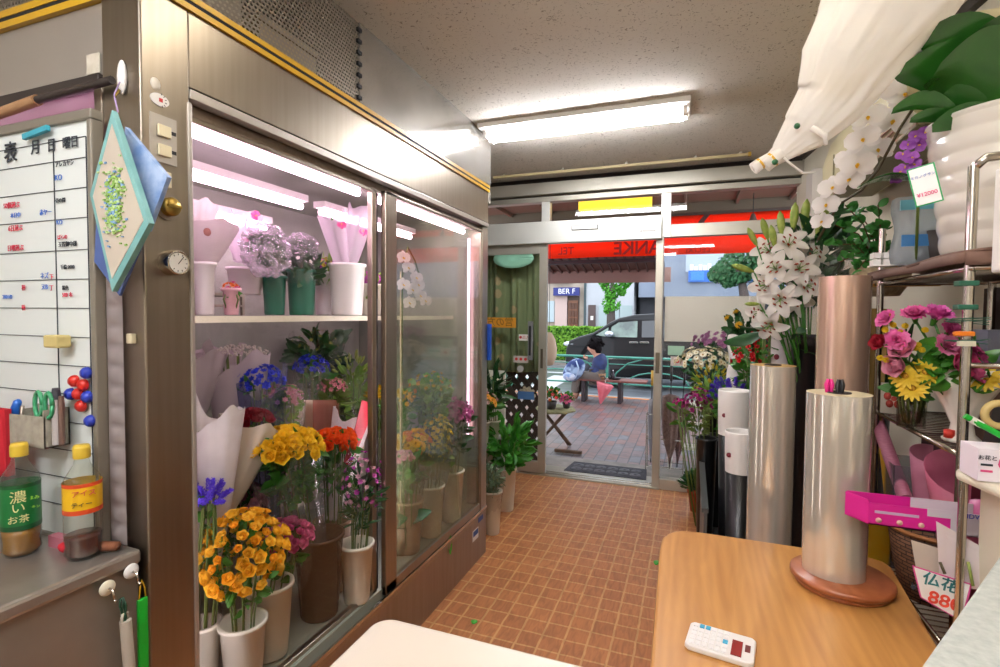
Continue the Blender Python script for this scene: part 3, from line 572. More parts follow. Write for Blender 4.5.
# tea bottles
def tea(px, z_top, y, label, lab, cap, liquid, fill, words, band=None, s=1):
    q = at(px, 556, 'y', y); t = thing('tea_bottle', label, 'bottle', (q.x, y, .892)); r = .034*s
    body = film('bottle_plastic', 'eef0ea', rough=.05, ior=1.45, amount=.04)
    f = MB(); f.lathe([(.001, .002), (r*.8, 0), (r, .012), (r*.93, .03), (r, .045), (r, .155), (r*.93, .172), (r*.45, .20), (r*.38, .212), (r*.38, .225)], 24); f.build('bottle_body', body, t)
    f = MB(); f.lathe([(.001, .004), (r*.78, .003), (r*.95, .013), (r*.89, .03), (r*.95, .045), (r*.95, fill), (.001, fill)], 24); f.build('tea', mat('tea_'+liquid, liquid, .1, spec=.6), t)
    f = MB(); z0, z1 = (.06, .158) if band is None else band; f.lathe([(r*1.012, z0), (r*1.012, z1)], 28); f.lathe([(r*1.016, z0), (r*1.016, z0+.01)], 28, 1); f.lathe([(r*1.016, z1-.008), (r*1.016, z1)], 28, 1)
    f.build('label_sleeve', [lab, mat('sleeve_edge_'+liquid, *(('d24a22', .4) if band else ('0d4a22', .4)))], t)
    f = MB(); f.lathe([(r*.44, .214), (r*.46, .216), (r*.46, .236), (r*.40, .242), (.001, .242)], 20, ripple=.02, rn=20); f.build('cap', cap, t)
    d = Vector((-q.x, -q.y, 0)).normalized(); xx = Vector((0, 0, 1)).cross(d)
    for i, (s_, sz, mm, dx, z) in enumerate(words):
        text(s_, sz, mm, xx, (0, 0, 1), Vector((q.x, q.y, .892+z))+d*(r*1.03)+xx*dx-d*(abs(dx)*.3), t)
YC = mat('cap_yellow', 'd9b93c', .4)
CR = mat('label_cream', 'e2d89a', .6)
tea(22, 0, .665, 'green labelled tea bottle with a yellow cap on the steel counter', mat('label_green', '0f6a30', .35), YC, '9a6a20', .058, [('濃', .028, CR, -.004, .136-.005), ('い', .024, CR, -.004, .108), ('お茶', .018, CR, -.004, .084), ('うまみ', .009, mat('lime_ink', '9ad03a', .6), .017, .125), ('カテキン', .007, mat('lime_ink', '9ad03a', .6), .017, .105)])
tea(84, 0, .705, 'yellow labelled tea bottle half empty with dark red tea', mat('label_yellow', 'e8b81c', .35), YC, '4a1810', .05, [('アイス', .014, REDI, .002, .145), ('ティー', .012, INK, -.002, .122)], (.10, .165))
# twig and scraps behind bottles
tag(MB().tube([(-1.30, .725, .905), (-1.22, .73, .902), (-1.165, .74, .908)], [.008, .012, .01], 7).build('bark_piece', mat('bark', '7d4c33', .9, bmp=.6)), 'brown piece of bark lying behind the yellow labelled bottle', 'wood')
tag(MB().ball((0, 0, .012), .014, 0, 10, 6, (1.5, .8, .8)).build('red_stopper', mat('red_cloth', 'c0182a', .8), loc=(-1.27, .70, .892)), 'small red plug lying between the two tea bottles', 'stopper')
tag(MB().box(-.03, .05, -.01, .01, -.0, .025).build('pink_tray', mat('pink_block', 'b06a78', .7), loc=(-1.31, .715, .892)), 'low pink block behind the bottles at the foot of the whiteboard', 'block')
# board leaning strip of bubble wrap between board and column
f = MB(); f.grid(lambda u, v: (-1.216+.052*u, .76-.008*abs(math.sin(u*PI))*abs(math.sin(v*PI*14)), .90+.62*v), 6, 84)
tag(f.build('bubble_wrap', film('bubble_wrap_film', 'f0e8ea', rough=.25, amount=.7, body='e0d4d2')), 'narrow strip of quilted bubble wrap beside the whiteboard', 'wrap')
# wooden handled rod under the side header
q1, q2 = at(0, 110, 'y', .75), at(112, 80, 'y', .765); qm = q1.lerp(q2, .36); t = thing('roller_rod', 'dark rod with a bare wooden end under the steel header', 'rod', q1)
MB().cyl(Vector((-.15, 0, -.02)), qm-q1, .012, 12).build('wooden_end', mat('bare_wood', 'b08a62', .7, col2='9a7450', scale=10), t); MB().cyl(qm-q1, q2-q1, .009, 10).build('dark_rod', mat('dark_rod', '2c2420', .5), t)
# white adhesive hook, paper label, art folders
q = at(124, 78, 'y', Y0); t = thing('adhesive_hook', 'long white oval adhesive hook high on the corner column', 'hook', q); MB().ball((0, -.004, 0), .03, 0, 14, 8, (.40, .28, 1.25)).build('base', WHITEP, t)
MB().tube([(0, -.01, -.03), (0, -.02, -.045), (0, -.02, -.05)], .003, 6).build('hook_tip', mat('brass', 'a58b45', .35, .9), t)
q = at(94, 64, 'y', Y0+.002); tag(MB().box(-.022, .022, -.002, 0, -.022, .022).build('paper_label', mat('old_label', 'd2ccbc', .8, col2='bdb5a2', scale=30), loc=q), 'small peeling white label on the steel side header', 'label')
q = at(134, 339, 'y', Y0); tag(MB().box(-.009, .009, -.012, 0, -.010, .012).build('plug_block', mat('ivory_switch', 'ddd2ae', .4), loc=q, bevel=.002), 'small ivory socket block on the column beside the whiteboard', 'socket')
def folder(name, lb, pts, y, m, th, art=False, edge=None):
    P = [at(px, py, 'y', y) for px, py in pts]; c = sum(P, Vector())/4; t = thing(name, lb, 'folder', c)
    L = [q-c for q in P]; f = MB(); f.prism([(q.x, q.z) for q in L], 0, th, 0, Matrix.Rotation(PI/2, 4, 'X')); f.build('cover', m, t, bevel=.001)
    if art:
        I = [q*.85 for q in L]; f = MB(); f.prism([(q.x, q.z) for q in I], th, th+.001, 0, Matrix.Rotation(PI/2, 4, 'X')); f.build('inner_page', CREAMPAPER, t)
        f = MB(); f.tube([(0, -th-.001, -.05), (0, -th-.001, .05)], .0008, 4)
        for k in range(420):
            v = random.gauss(0.004, .032); u = random.gauss(0, .013); s = random.uniform(.0015, .0038)
            yj = random.uniform(0, .002); f.box(u-s, u+s, -th-.0032-yj, -th-.001, v-s*.6, v+s*.6, random.choice((0, 0, 1, 2)), Matrix.Rotation(random.uniform(-.3, .3), 4, 'Y'))
        f.build('flower_print', [mat('print_green', '8fb45a', .8), mat('print_blue', '7aa0c8', .8), mat('print_light', 'bcd49a', .8)], t, label='printed bunch of blue and green flowers')
    return t
folder('art_folder', 'blue marbled folder hanging behind the teal flower picture', ((130, 128), (172, 178), (152, 232), (122, 180)), .745, mat('blue_marble', '6f8fc0', .6, col2='a9bcd8', scale=25), .010)
TF = folder('art_folder', 'teal bordered picture folder with a printed flower bunch hanging on the column', ((118, 112), (96, 196), (118, 292), (155, 224)), .71, mat('teal_border', '6a9f9c', .6, col2='7fb0ac', scale=20), .012, True)
folder('art_folder', 'dark blue folder whose corner shows under the teal picture', ((100, 200), (97, 262), (122, 296), (150, 230)), .735, mat('dark_blue_folder', '4a5f96', .6), .006)
MB().tube([p_-TF.location for p_ in (at(118, 112, 'y', .705), at(114, 95, 'y', .72), at(120, 82, 'y', .77))], .0015, 5).build('hanging_cord', mat('lilac_cord', 'b49ac8', .6), TF, label='thin lilac cord')
# magnet hooks with tools on the counter front
def disc_hook(px, py, lb, c):
    q = at(px, py, 'x', -1.138); t = thing('magnet_hook', lb, 'hook', q); f = MB(); f.lathe([(.001, .007), (.013, .006), (.016, .002), (.016, 0)], 22, 0, Matrix.Rotation(PI/2, 4, 'Y')); f.build('disc', mat(c, {'disc_white': 'e8e6e2', 'disc_cream': 'e0d8c0'}[c], .35), t)
    MB().tube([(.007, 0, 0), (.018, 0, -.002), (.022, 0, -.014), (.018, .002, -.024), (.026, .002, -.024)], .0025, 6).build('hook_wire', CHROME, t); return q
a = disc_hook(131, 571, 'white disc magnet hook, the upper of two on the counter front', 'disc_white'); b_ = disc_hook(107, 588, 'cream disc magnet hook, the lower of two on the counter front', 'disc_cream')
t = thing('letter_opener', 'bright green flat tool hanging by a yellow band from the hook', 'cutter', a+Vector((.022, .008, -.16))); f = MB(); f.box(-.004, .004, -.011, .011, -.12, .10); f.build('blade_case', mat('vivid_green', '12a02c', .35), t, bevel=.003)
MB().tube([(0, -.008, .09), (0, -.004, .125), (0, 0, .14), (0, .006, .12), (0, .008, .09)], .0015, 5).build('band', YELT, t)
t = thing('marker_pen', 'grey white tube hanging by a loop below the cream hook', 'tube', b_+Vector((.024, .02, -.16))); f = MB(); f.cyl((0, .012, -.12), (0, 0, .085), .011, 12); f.build('barrel', mat('grey_white', 'b9b2a4', .5), t)
MB().tube([(0, -.008, .08), (0, -.006, .10), (0, .004, .10), (0, .006, .08)], .003, 6).build('loop', mat('grey_white', 'b9b2a4', .5), t)
t = thing('bead_cord', 'dark green tangled cord hanging from the two hooks', 'cord', b_+Vector((.024, .015, -.06))); f = MB()
for k in range(4): f.tube([(random.uniform(-.004, .004), random.uniform(-.008, .008), .035-.02*j+random.uniform(-.004, .004)) for j in range(5)], .0022, 5)
f.build('cord', mat('dark_green_cord', '16402a', .5), t)
# white desk in front
t = thing('white_desk', 'white table with rounded corner at the bottom edge', 'table', (-.445, .67, 0))
r = .03; poly = [(0+r, 0)]; poly = [(r-r*math.cos(k*PI/12), -r+r*math.sin(k*PI/12)) for k in range(7)]+[(.54, 0), (.54, -.8), (0, -.8)]
f = MB(); f.prism(poly, .925, .95); f.build('top', mat('white_laminate', 'c9c0ae', .35), t, bevel=.006)
for x, y in ((.05, -.05), (.49, -.05), (.05, -.75), (.49, -.75)): MB().cyl((x, y, 0), (x, y, .926), .018, 12).build('leg', STEELP, t)

f = MB(); f.prism([(wx(4.3)-.03, 4.3), (wx(-1.7)-.03, -1.7), (wx(-1.7), -1.7), (wx(4.3), 4.3)], 2.56, 2.6); struct('trim_10', f, mat('dark_moulding', '3a332c', .6), label='dark strip where the right wall meets the ceiling')
# ================================================================ inside the cooler: lower level
ZF = .315; ZS = .64; ZU = 1.41
GW = 'white flower buckets inside the cooler'
def pb(px, py, X): return at(px, py, 'x', X)
def arr(px, py, X, Rr, z0, label, blooms, n, bk=None, name='rose_bunch', off=(0, 0), **kw):
    """an arrangement seen at a pixel, on the plane x = X: bucket on z0 and the bunch in it"""
    c = pb(px, py, X); b = Vector((c.x+off[0], c.y+off[1], z0+.014))
    if bk: bucket(b.x, b.y, z0, *bk)
    return bouquet(name, label, b, c, Rr, blooms, n, **kw)
# front row, left door
arr(243, 553, -1.25, .108, ZF, 'bunch of yellow orange spray roses at the lower left of the cooler', [('rose', 'f4b418', 'fccc40', .023), ('rose', 'f6bc20', 'fcd450', .020), ('rose', 'f2a818', 'f8bc30', .015)], 95, (.062, .20, BUCKW, 'white bucket below the yellow orange spray roses, nearest the left edge of the cooler', GW), off=(.03, -.03), ang=130, flat=1.1, nleaf=70, ll=.04, lw=.012)
b = (-1.258, 1.262); bucket(*b, ZF, .068, .235, BUCKW, 'white bucket holding the pink roses at the lower left of the cooler', GW)
bouquet('rose_bunch', 'bunch of pink roses in a white bucket behind the orange spray roses', (*b, ZF+.014), pb(288, 538, -1.28), .068, [('rose', 'd8568c', 'e88ab0', .021), ('rose', 'c23a78', 'dc6c9c', .018)], 42, nleaf=20, ll=.04)
b = (-1.262, 1.50); bucket(*b, ZF, .085, .30, film('smoky_bucket', 'a89078', rough=.2, amount=.45, body='8d7258'), 'brown see-through bucket below the golden yellow roses', GW+', see-through')
bouquet('rose_bunch', 'bunch of golden yellow roses in clear wrap in the middle of the cooler', (*b, ZF+.014), pb(284, 448, -1.33), .105, [('rose', 'f6c40a', 'fcdc3c', .026)], 60, nleaf=150, wrap=FILM, flat=.5, ll=.06, lw=.016, wz=-.05)
b = (-1.33, 1.66); bucket(*b, ZF, .07, .28, BUCKB, 'tan bucket below the orange red roses')
bouquet('rose_bunch', 'bunch of orange red roses in clear wrap right of the golden yellow ones', (*b, ZF+.014), pb(334, 442, -1.33), .08, [('rose', 'ee4a10', 'f8701c', .021)], 44, nleaf=90, wrap=FILM, flat=.45, ll=.06, lw=.015, wz=-.04)
b = (-1.19, 1.625); bucket(*b, ZF, .062, .225, BUCKW, 'white bucket holding the magenta dianthus by the centre post of the cooler', GW)
bouquet('dianthus_bunch', 'tall loose bunch of magenta and pale pink dianthus by the centre post', (*b, ZF+.014), pb(363, 482, -1.21), .075, [('ruffle', 'b026a0', 'c850b8', .012), ('ruffle', 'd06ab8', None, .012), ('ruffle', 'e6b4c4', None, .013)], 75, nleaf=130, ll=.06, lw=.005, flat=1.5, ang=150, leafm=DKGREEN)
arr(209, 500, -1.29, .028, ZF, 'bunch of violet statice in white paper at the left edge of the cooler', [('spike', '4a2ac0', '6a48d8', .028)], 16, (.045, .2, BUCKW, 'small white bucket hidden behind the orange spray roses', GW), name='statice_bunch', off=(-.03, .0), nleaf=16, ll=.04)
arr(238, 505, -1.48, .075, ZF, 'bunch of dusty pink garden roses behind the orange spray roses', [('rose', 'b87888', 'd09aa6', .028)], 20, (.06, .15, BUCKW, 'white bucket below the dusty pink roses', GW), nleaf=40, wrap=FILM)
# paper cones
def papercone(px0, py0, px1, py1, X, rr, m, lb, z0, name='wrapped_bouquet', inner=None, n=0, Ri=.05, X1=None, flare=1, pleat=.10, tip=.16, depth=.06, phase=0):
    b = pb(px0, py0, X); c = pb(px1, py1, X1 or X); t = thing(name, lb, 'flowers', b)
    cone_wrap(t, Vector((0, 0, 0)), c-b, rr, m, r0=.025, pleat=pleat, tip=tip, name='paper_wrap', phase=phase)
    if inner:
        ax = (c-b).normalized(); cc = c-b-ax*depth
        mb = MB(); [mb.tube([(0, 0, .01), cc*.5+Vector((random.uniform(-.01, .01), random.uniform(-.01, .01), 0)), cc+Vector((random.uniform(-Ri, Ri), random.uniform(-Ri, Ri), 0))*.7], .0025, 5) for k in range(8)]; mb.build('stems', OLIVE, t)
        for p, d in dome(n, Ri, .5, 90):
            kind, col, col2, s = random.choice(inner); put(bloom_mesh(kind, col, col2), kind+'_bloom', t, cc+p, d+Vector((0, 0, .4)), s)
    return t
papercone(212, 560, 218, 412, -1.36, .075, PAPER, 'large white paper cone bouquet at the left of the cooler, before the red roses', ZF, pleat=.05, tip=.12)
papercone(218, 520, 250, 428, -1.42, .10, CREAMPAPER, 'cream paper bouquet holding a few dark red roses', ZF, inner=[('rose', '7c0c1c', '9a1426', .026)], n=12, Ri=.05, tip=.12, depth=-.02, phase=2)
arr(238, 355, -1.62, .095, ZS, 'bunch of white gypsophila wrapped in greyish paper on the upper left of the lower shelf', [('ball', 'ddd4c8', None, .010)], 98, (.06, .22, BUCKW, 'white bucket below the gypsophila', GW), name='gypsophila_bunch', wrap=GPAPER, wr=1.2, flat=.35, ang=90, nleaf=0, wz=-.01)
papercone(195, 420, 202, 355, -1.66, .08, GPAPER, 'pinkish grey paper cone at the far left behind the gypsophila', ZS, tip=.2)
papercone(225, 390, 220, 350, -1.84, .09, GPAPER, 'pale paper cone standing behind the gypsophila against the cooler back', ZS)
bl = [('ruffle', '2336c8', '3a4ce0', .018), ('ruffle', '1e2ca8', '3246d0', .016)]
arr(262, 382, -1.50, .075, ZF+.2, 'bunch of deep blue flowers in clear film left of the pink stocks', bl, 46, None, name='delphinium_bunch', wrap=film('blue_tint_film', 'c4c8e8', rough=.15, amount=.2, body='8c90c8', crinkle=.6), nleaf=20, wr=1.15, off=(0, .02))
arr(312, 368, -1.62, .07, ZS, 'bunch of deep blue flowers at the back right of the pink stocks', bl, 40, (.06, .2, BUCKG, 'green bucket below the right-hand blue flowers'), name='delphinium_bunch', wrap=FILM, nleaf=30)
arr(284, 398, -1.45, .065, ZF+.15, 'bunch of dusty pink stock flowers in the middle of the cooler', [('ruffle', 'c87c92', 'dca4b0', .013), ('ball', '8a9a4a', None, .008)], 70, None, name='stock_bunch', nleaf=40, leafm=LTGREEN, ll=.04, wrap=FILM, wr=1.25)
arr(332, 388, -1.55, .06, ZF+.2, 'small bunch of salmon pink flowers beside the green leaf bunches', [('ruffle', 'd87c8a', 'e8a0a8', .013)], 40, None, name='alstroemeria_bunch', nleaf=50, leafm=OLIVE)
arr(352, 375, -1.62, .09, ZS, 'tall bunch of yellow green lily buds in film at the back by the centre post', [('lilybud', 'a8b45a', None, .028)], 26, (.07, .18, BUCKW, 'white bucket below the yellow green buds', GW), name='lily_bunch', nleaf=90, leafm=LTGREEN, ll=.09, lw=.02, wrap=FILM, flat=.9)
arr(318, 345, -1.80, .12, ZS, 'leafy dark green bunch in clear film against the back wall of the cooler', [('small', '7a8a3a', None, .01)], 20, (.07, .2, BUCKW, 'white bucket below the leafy dark green bunch', GW), name='foliage_bunch', nleaf=150, leafm=DKGREEN, ll=.10, lw=.022, wrap=FILM)
arr(378, 395, -1.50, .06, ZF+.2, 'yellow mimosa bunch half hidden by the centre post', [('pompon', 'd8b018', None, .014)], 40, None, name='mimosa_bunch', nleaf=60, leafm=OLIVE, ll=.05, lw=.01)
arr(345, 398, -1.70, .05, ZS, 'sprig of rust red berries behind the printed paper', [('ball', 'a83a22', None, .011)], 30, None, name='berry_bunch', nleaf=40, leafm=OLIVE)
# red and white printed wrap
t = papercone(330, 520, 352, 418, -1.36, .085, mat('white_film_sheet', 'd8ccce', .5, trans=.4, col2='e6dcdc', scale=12), 'bouquet sheet of white paper printed with a red stripe behind the orange red roses', ZF, X1=-1.40, tip=.10)
f = MB(); q0 = pb(330, 520, -1.36)
P3 = [pb(362, 400, -1.285)-q0, pb(376, 405, -1.275)-q0, pb(350, 468, -1.28)-q0, pb(344, 462, -1.285)-q0, pb(356, 425, -1.285)-q0]
f.add([tuple(p) for p in P3]+[tuple(p+Vector((-.004, .003, 0))) for p in P3], [(0, 1, 2, 3, 4), (9, 8, 7, 6, 5)]+[(i, (i+1) % 5, 5+(i+1) % 5, 5+i) for i in range(5)]); f.build('red_stripe', REDPAPER, t, label='bright red printed stripe')
f = MB(); f.grid(lambda u, v: tuple(pb(294+22*u, 400+32*v, -1.50-.02*math.sin(u*3))-pb(294, 432, -1.50)), 6, 6); tag(f.build('paper_card', mat('beige_sheet', 'cdb8a0', .7, trans=.3), loc=pb(294, 432, -1.50), solid=.002), 'plain beige paper sheet standing between the yellow and red roses', 'paper')
f = MB(); f.grid(lambda u, v: tuple(pb(313+26*u, 400+34*v, -1.48-.02*math.sin(u*3))-pb(313, 434, -1.48)), 6, 6); tag(f.build('paper_card', film('salmon_film', 'e8b8a4', rough=.2, amount=.5, body='d89a88'), loc=pb(313, 434, -1.48), solid=.002), 'translucent salmon sheet standing just right of the beige paper sheet', 'paper')
# right door
b = (-1.215, 2.055); bucket(*b, ZF, .066, .245, BUCKB, 'tan bucket, first behind the right cooler door', None)
bouquet('mixed_bunch', 'bunch of yellow and orange gerberas in film in the tan bucket', (*b, ZF+.014), pb(412, 445, -1.25), .075, [('daisy', 'f0ac18', 'f8c430', .026), ('rose', 'ee8814', None, .020), ('rose', 'f4c822', None, .020)], 40, nleaf=60, wrap=FILM)
bouquet('carnation_bunch', 'small bunch of pale pink carnations leaning out of the tan bucket', (b[0]+.01, b[1]-.03, ZF+.02), pb(404, 458, -1.19), .038, [('carnation', 'dc8aa8', 'eab4c6', .014)], 18, nleaf=20, stems=5)
b = (-1.205, 2.25); bucket(*b, ZF, .066, .255, BUCKW, 'white bucket, second behind the right cooler door', GW)
bouquet('oncidium_bunch', 'bunch of tiny yellow oncidium sprays in clear film behind the right door', (*b, ZF+.014), pb(437, 438, -1.215), .072, [('ruffle', 'ecc814', 'f6dc34', .015)], 98, nleaf=40, leafm=OLIVE, wrap=FILM, flat=1.7, ang=150, wr=1.3)
b = (-1.195, 2.46); bucket(*b, ZF, .068, .27, BUCKW, 'white bucket, third behind the right cooler door, nearest the end post', GW)
bouquet('aster_bunch', 'bunch of dusty purple pink asters nearest the cooler end post', (*b, ZF+.014), pb(456, 415, -1.205), .085, [('mum', 'c04090', 'd880b4', .020), ('mum', 'cc64a4', None, .018)], 70, nleaf=80, leafm=DKGREEN, flat=1.0)
arr(430, 386, -1.27, .11, ZF+.1, 'wide leafy green bunch dotted with orange blooms high behind the right door', [('ruffle', 'd08018', 'e6a42a', .014), ('ruffle', 'c8b020', None, .012)], 30, None, name='foliage_bunch', nleaf=320, leafm=LTGREEN, ll=.05, lw=.02, flat=.6)
arr(455, 385, -1.42, .10, ZF+.1, 'row of yellow pompon flowers behind the green leaves at the right of the cooler', [('pompon', 'd8a818', None, .018), ('rose', 'd88a1a', None, .02)], 34, None, name='pompon_bunch', nleaf=60, leafm=OLIVE)
arr(400, 400, -1.35, .07, ZF+.1, 'bunch of yellow flowers beside the right door post', [('pompon', 'e0b41c', None, .016)], 28, None, name='pompon_bunch', nleaf=60, leafm=GREEN)
# ---------------------------------------------------------------- upper shelf
def ub(px0, px1, ptop, X, m, lb, h=None, r0k=.85, grp='white buckets on the upper cooler shelf'):
    a, b2 = pb(px0, ptop, X), pb(px1, ptop, X); y = (a.y+b2.y)/2; r = abs(b2.y-a.y)/2*.70
    z = pb((px0+px1)/2, ptop, X).z; bucket(X, y, ZU, r, z-ZU, m, lb, grp, r0=r*r0k); return Vector((X, y, ZU+.014)), r
WP = mat('pale_bucket', 'd8cfd0', .45)
def orchid_wrap(px0, py0, px1, py1, X, rr, lb, dot=None, m=None):
    t = papercone(px0, py0, px1, py1, X, rr, m or film('frosted_sleeve', 'f4eef2', rough=.25, amount=.5, body='f0e6ee'), lb, ZU, name='sleeved_orchid', pleat=.04, tip=.10)
    c = pb(px1, py1, X)-pb(px0, py0, X)
    f = MB(); f.tube([(0, 0, 0), c*.5, c*.95], .004, 6); f.build('stem', GREEN, t)
    if dot:
        for k, fr in enumerate(dot): put(bloom_mesh('orchid', 'd02a78', 'e46aa4'), 'orchid_bloom', t, c*fr+Vector((rr*fr+.006, -.015*(-1)**k, .0)), (1, -.5, .2), .020)
    return t
b, r = ub(192, 216, 262, -1.40, WP, 'tall pale bucket at the left end of the upper cooler shelf')
t = papercone(205, 265, 208, 225, -1.40, .085, GPAPER, 'bunch in white tissue with a round brown seal, left end of the upper shelf', ZU, pleat=.06)
f = MB(); f.lathe([(.0005, .002), (.012, .002), (.012, 0)], 20, 0, Matrix.Translation(pb(207, 232, -1.335)-pb(205, 265, -1.40)) @ Matrix.Rotation(PI/2, 4, 'Y')); f.build('round_seal', mat('brown_seal', '9a6058', .6), t)
papercone(192, 262, 196, 205, -1.46, .06, PAPER, 'tall white tissue cone at the very left end of the upper shelf', ZU)
b, r = ub(222, 240, 288, -1.43, mat('pink_pot', 'd8a4ac', .5), 'small pink pot beside the left tall bucket on the upper shelf', grp=None)
bouquet('mini_bouquet', 'tiny orange and pink posy in a small pink pot on the upper shelf', b, b+Vector((0, 0, r*2.2+.02)), .022, [('ruffle', 'e87a28', None, .01), ('ruffle', 'e05a90', None, .01)], 12, nleaf=12, ll=.02, lw=.006, stems=4)
X = -1.62; a1, a2 = pb(228, 270, X), pb(262, 270, X); r = (a2.y-a1.y)*.4
bucket(X, (a1.y+a2.y)/2, 1.487, r, pb(245, 268, X).z-1.487, WP, 'white bucket standing on the steel riser of the upper shelf', 'white buckets on the upper cooler shelf', r0=r*.85)
orchid_wrap(244, 262, 240, 232, X, .06, 'sleeved orchid with a pink bloom in the bucket on the steel riser', (.75,))
orchid_wrap(240, 262, 247, 215, -1.72, .06, 'tall sleeved orchid with a pink bloom behind the steel riser', (.95,))
# crumpled cellophane bunch
def crinkle_ball(lb, px, py, X, rx, rz, inner=GREEN, seed=1):
    c = pb(px, py, X); t = thing('film_wrapped_bunch', lb, 'flowers', (c.x, c.y, c.z-rz)); rnd = random.Random(seed)
    bm = bmesh.new(); bmesh.ops.create_icosphere(bm, subdivisions=4, radius=1)
    for v in bm.verts:
        d = v.co.normalized(); from mathutils import noise as N
        k = 1+.28*N.noise(d*3.1+Vector((seed, 0, 0)))+.16*N.noise(d*8+Vector((0, seed, 0)))+.13*N.noise(d*13)+.07*N.noise(d*27)
        v.co = Vector((d.x*rx*.8*k, d.y*rx*k, d.z*rz*k+rz))
    me = bpy.data.meshes.new('film'); bm.to_mesh(me); bm.free(); me.materials.append(FILMP)
    o = bpy.data.objects.new('film_wrap', me); C.objects.link(o); o.parent = t
    f = MB()
    for k in range(70):
        d = Vector((rnd.uniform(-1, 1), rnd.uniform(-1, 1), rnd.uniform(-1, 1))); leaf(f, d*rx*.35+Vector((0, 0, rz)), d, .035, .012, 30)
    f.build('foliage', inner, t); return t
crinkle_ball('big bunch in crumpled clear cellophane in the middle of the upper shelf', 266, 250, -1.46, .088, .095, DKGREEN, 3)
crinkle_ball('smaller bunch in crumpled clear cellophane over the green buckets', 302, 252, -1.50, .07, .075, DKGREEN, 8)
ub(262, 286, 276, -1.55, BUCKG, 'dark green bucket under the crumpled cellophane, left of the two', grp='green buckets on the upper cooler shelf')
b, r = ub(287, 315, 270, -1.50, BUCKG, 'dark green bucket under the leafy wrapped bunch, right of the two', grp='green buckets on the upper cooler shelf')
bouquet('foliage_bunch', 'leafy bunch in the right-hand green bucket on the upper shelf', b, b+Vector((0, 0, .20)), .06, [('small', 'e8e4d8', None, .01)], 18, nleaf=70, leafm=DKGREEN, wrap=FILM)
b, r = ub(315, 333, 272, -1.55, WP, 'slim white bucket between the green bucket and the sleeved orchids')
bouquet('orchid_bunch', 'purple and yellow orchids in the slim white bucket', b, b+Vector((0, 0, .20)), .05, [('orchid', 'a03ab0', None, .016), ('ruffle', 'c8b43a', None, .012)], 26, nleaf=30, leafm=LTGREEN)
b, r = ub(331, 362, 264, -1.385, WHITEP, 'tall clean white bucket near the shelf edge holding two sleeved orchids')
orchid_wrap(343, 268, 331, 215, -1.385, .055, 'sleeved orchid leaning left out of the tall white bucket', (.8,))
orchid_wrap(349, 268, 362, 210, -1.385, .06, 'sleeved orchid leaning right with two pink blooms beside the centre post', (.6, .8))
b, r = ub(361, 380, 284, -1.40, BUCKW, 'beige bucket at the right end of the upper shelf beside the centre post')
bouquet('orchid_bunch', 'purple dendrobium orchids in the beige bucket by the centre post', b, b+Vector((0, 0, .15)), .045, [('orchid', 'a8309a', 'c860b8', .018)], 24, nleaf=20, leafm=LTGREEN)
t = thing('sleeved_foliage', 'upright green leaf spray behind the two sleeved orchids', 'flowers', (-1.50, pb(352, 300, -1.50).y, ZU)); f = MB()
for k in range(26): leaf(f, (random.uniform(-.015, .015), random.uniform(-.015, .015), .10+k*.008), (random.uniform(-.3, .3), random.uniform(-.5, .5), 1), .08, .014, 20)
f.tube([(0, 0, 0), (0, 0, .3)], .004, 6); f.build('foliage', GREEN, t)
# white phalaenopsis behind the misted right door
q = pb(402, 318, -1.24); t = thing('potted_orchid', 'white phalaenopsis orchid on a stake behind the misted right door', 'orchid', (q.x, q.y, .315))
zt = pb(402, 250, -1.24).z-.315
f = MB(); f.tube([(0, 0, .2), (0, .0, zt*.7), (0, .005, zt*.92), (.005, .04, zt+.02), (.01, .10, zt-.04), (.01, .15, zt-.12)], .0035, 6); f.build('flower_stem', OLIVE, t)
MB().cyl((0, -.012, .1), (0, -.012, zt*.93), .004, 6).build('stake', mat('beige_stake', 'c0b090', .6), t)
f = MB(); f.lathe([(.001, 0), (.045, 0), (.06, .13), (.055, .13), (.045, .02), (.001, .02)], 20); f.build('pot', mat('brown_bucket_plastic2', '7a5c44', .5), t)
f = MB(); [leaf(f, (0, 0, .14), (math.cos(k*1.3), math.sin(k*1.3), .5), .16, .03, 50, nv=6) for k in range(5)]; f.build('leaves', DKGREEN, t)
for px, py in ((403, 258), (408, 268), (416, 278), (403, 285), (412, 290), (420, 296), (409, 303), (425, 301), (418, 285)):
    w = pb(px, py, -1.225); put(bloom_mesh('orchid', 'e6dce0', None), 'orchid_bloom', t, w-Vector((q.x, q.y, .315)), (1, -.5, .15), .034, 0)
# ================================================================ plants between the cooler and the door
t = thing('plant_shelf', 'low grey stand holding flower pots just beyond the cooler end', 'stand', (-1.52, 3.42, 0))
f = MB(); f.box(-.30, .16, -.25, .35, .46, .485); f.build('top', mat('grey_painted_board', '8f9088', .6), t)
for x in (-.27, .13): [MB().box(x-.015, x+.015, y-.015, y+.015, 0, .46).build('leg', STEELD, t) for y in (-.22, .32)]
tag(MB().box(-.22, .14, -.01, .01, 0, .97).build('white_board', mat('white_card', 'd8d4c8', .6), loc=(-1.52, 3.82, .0)), 'white board standing behind the small bouquets beyond the cooler', 'board')
bucket(-1.40, 3.40, .486, .05, .16, BUCKW, 'small white bucket with the mixed pink and orange posy, on the low grey stand', 'white buckets beyond the cooler end')
bouquet('mixed_bouquet', 'posy of orange gerberas and pale pink carnations on the stand beyond the cooler', (-1.40, 3.40, .50), (-1.385, 3.39, .79), .085, [('daisy', 'e09020', 'eba83c', .028), ('carnation', 'dc9aa8', 'ecc0c4', .02), ('carnation', 'e6cfc8', None, .018)], 26, nleaf=70, ll=.08)
bucket(-1.36, 3.52, .486, .045, .15, BUCKW, 'small white bucket partly behind the posy bucket on the low stand', 'white buckets beyond the cooler end')
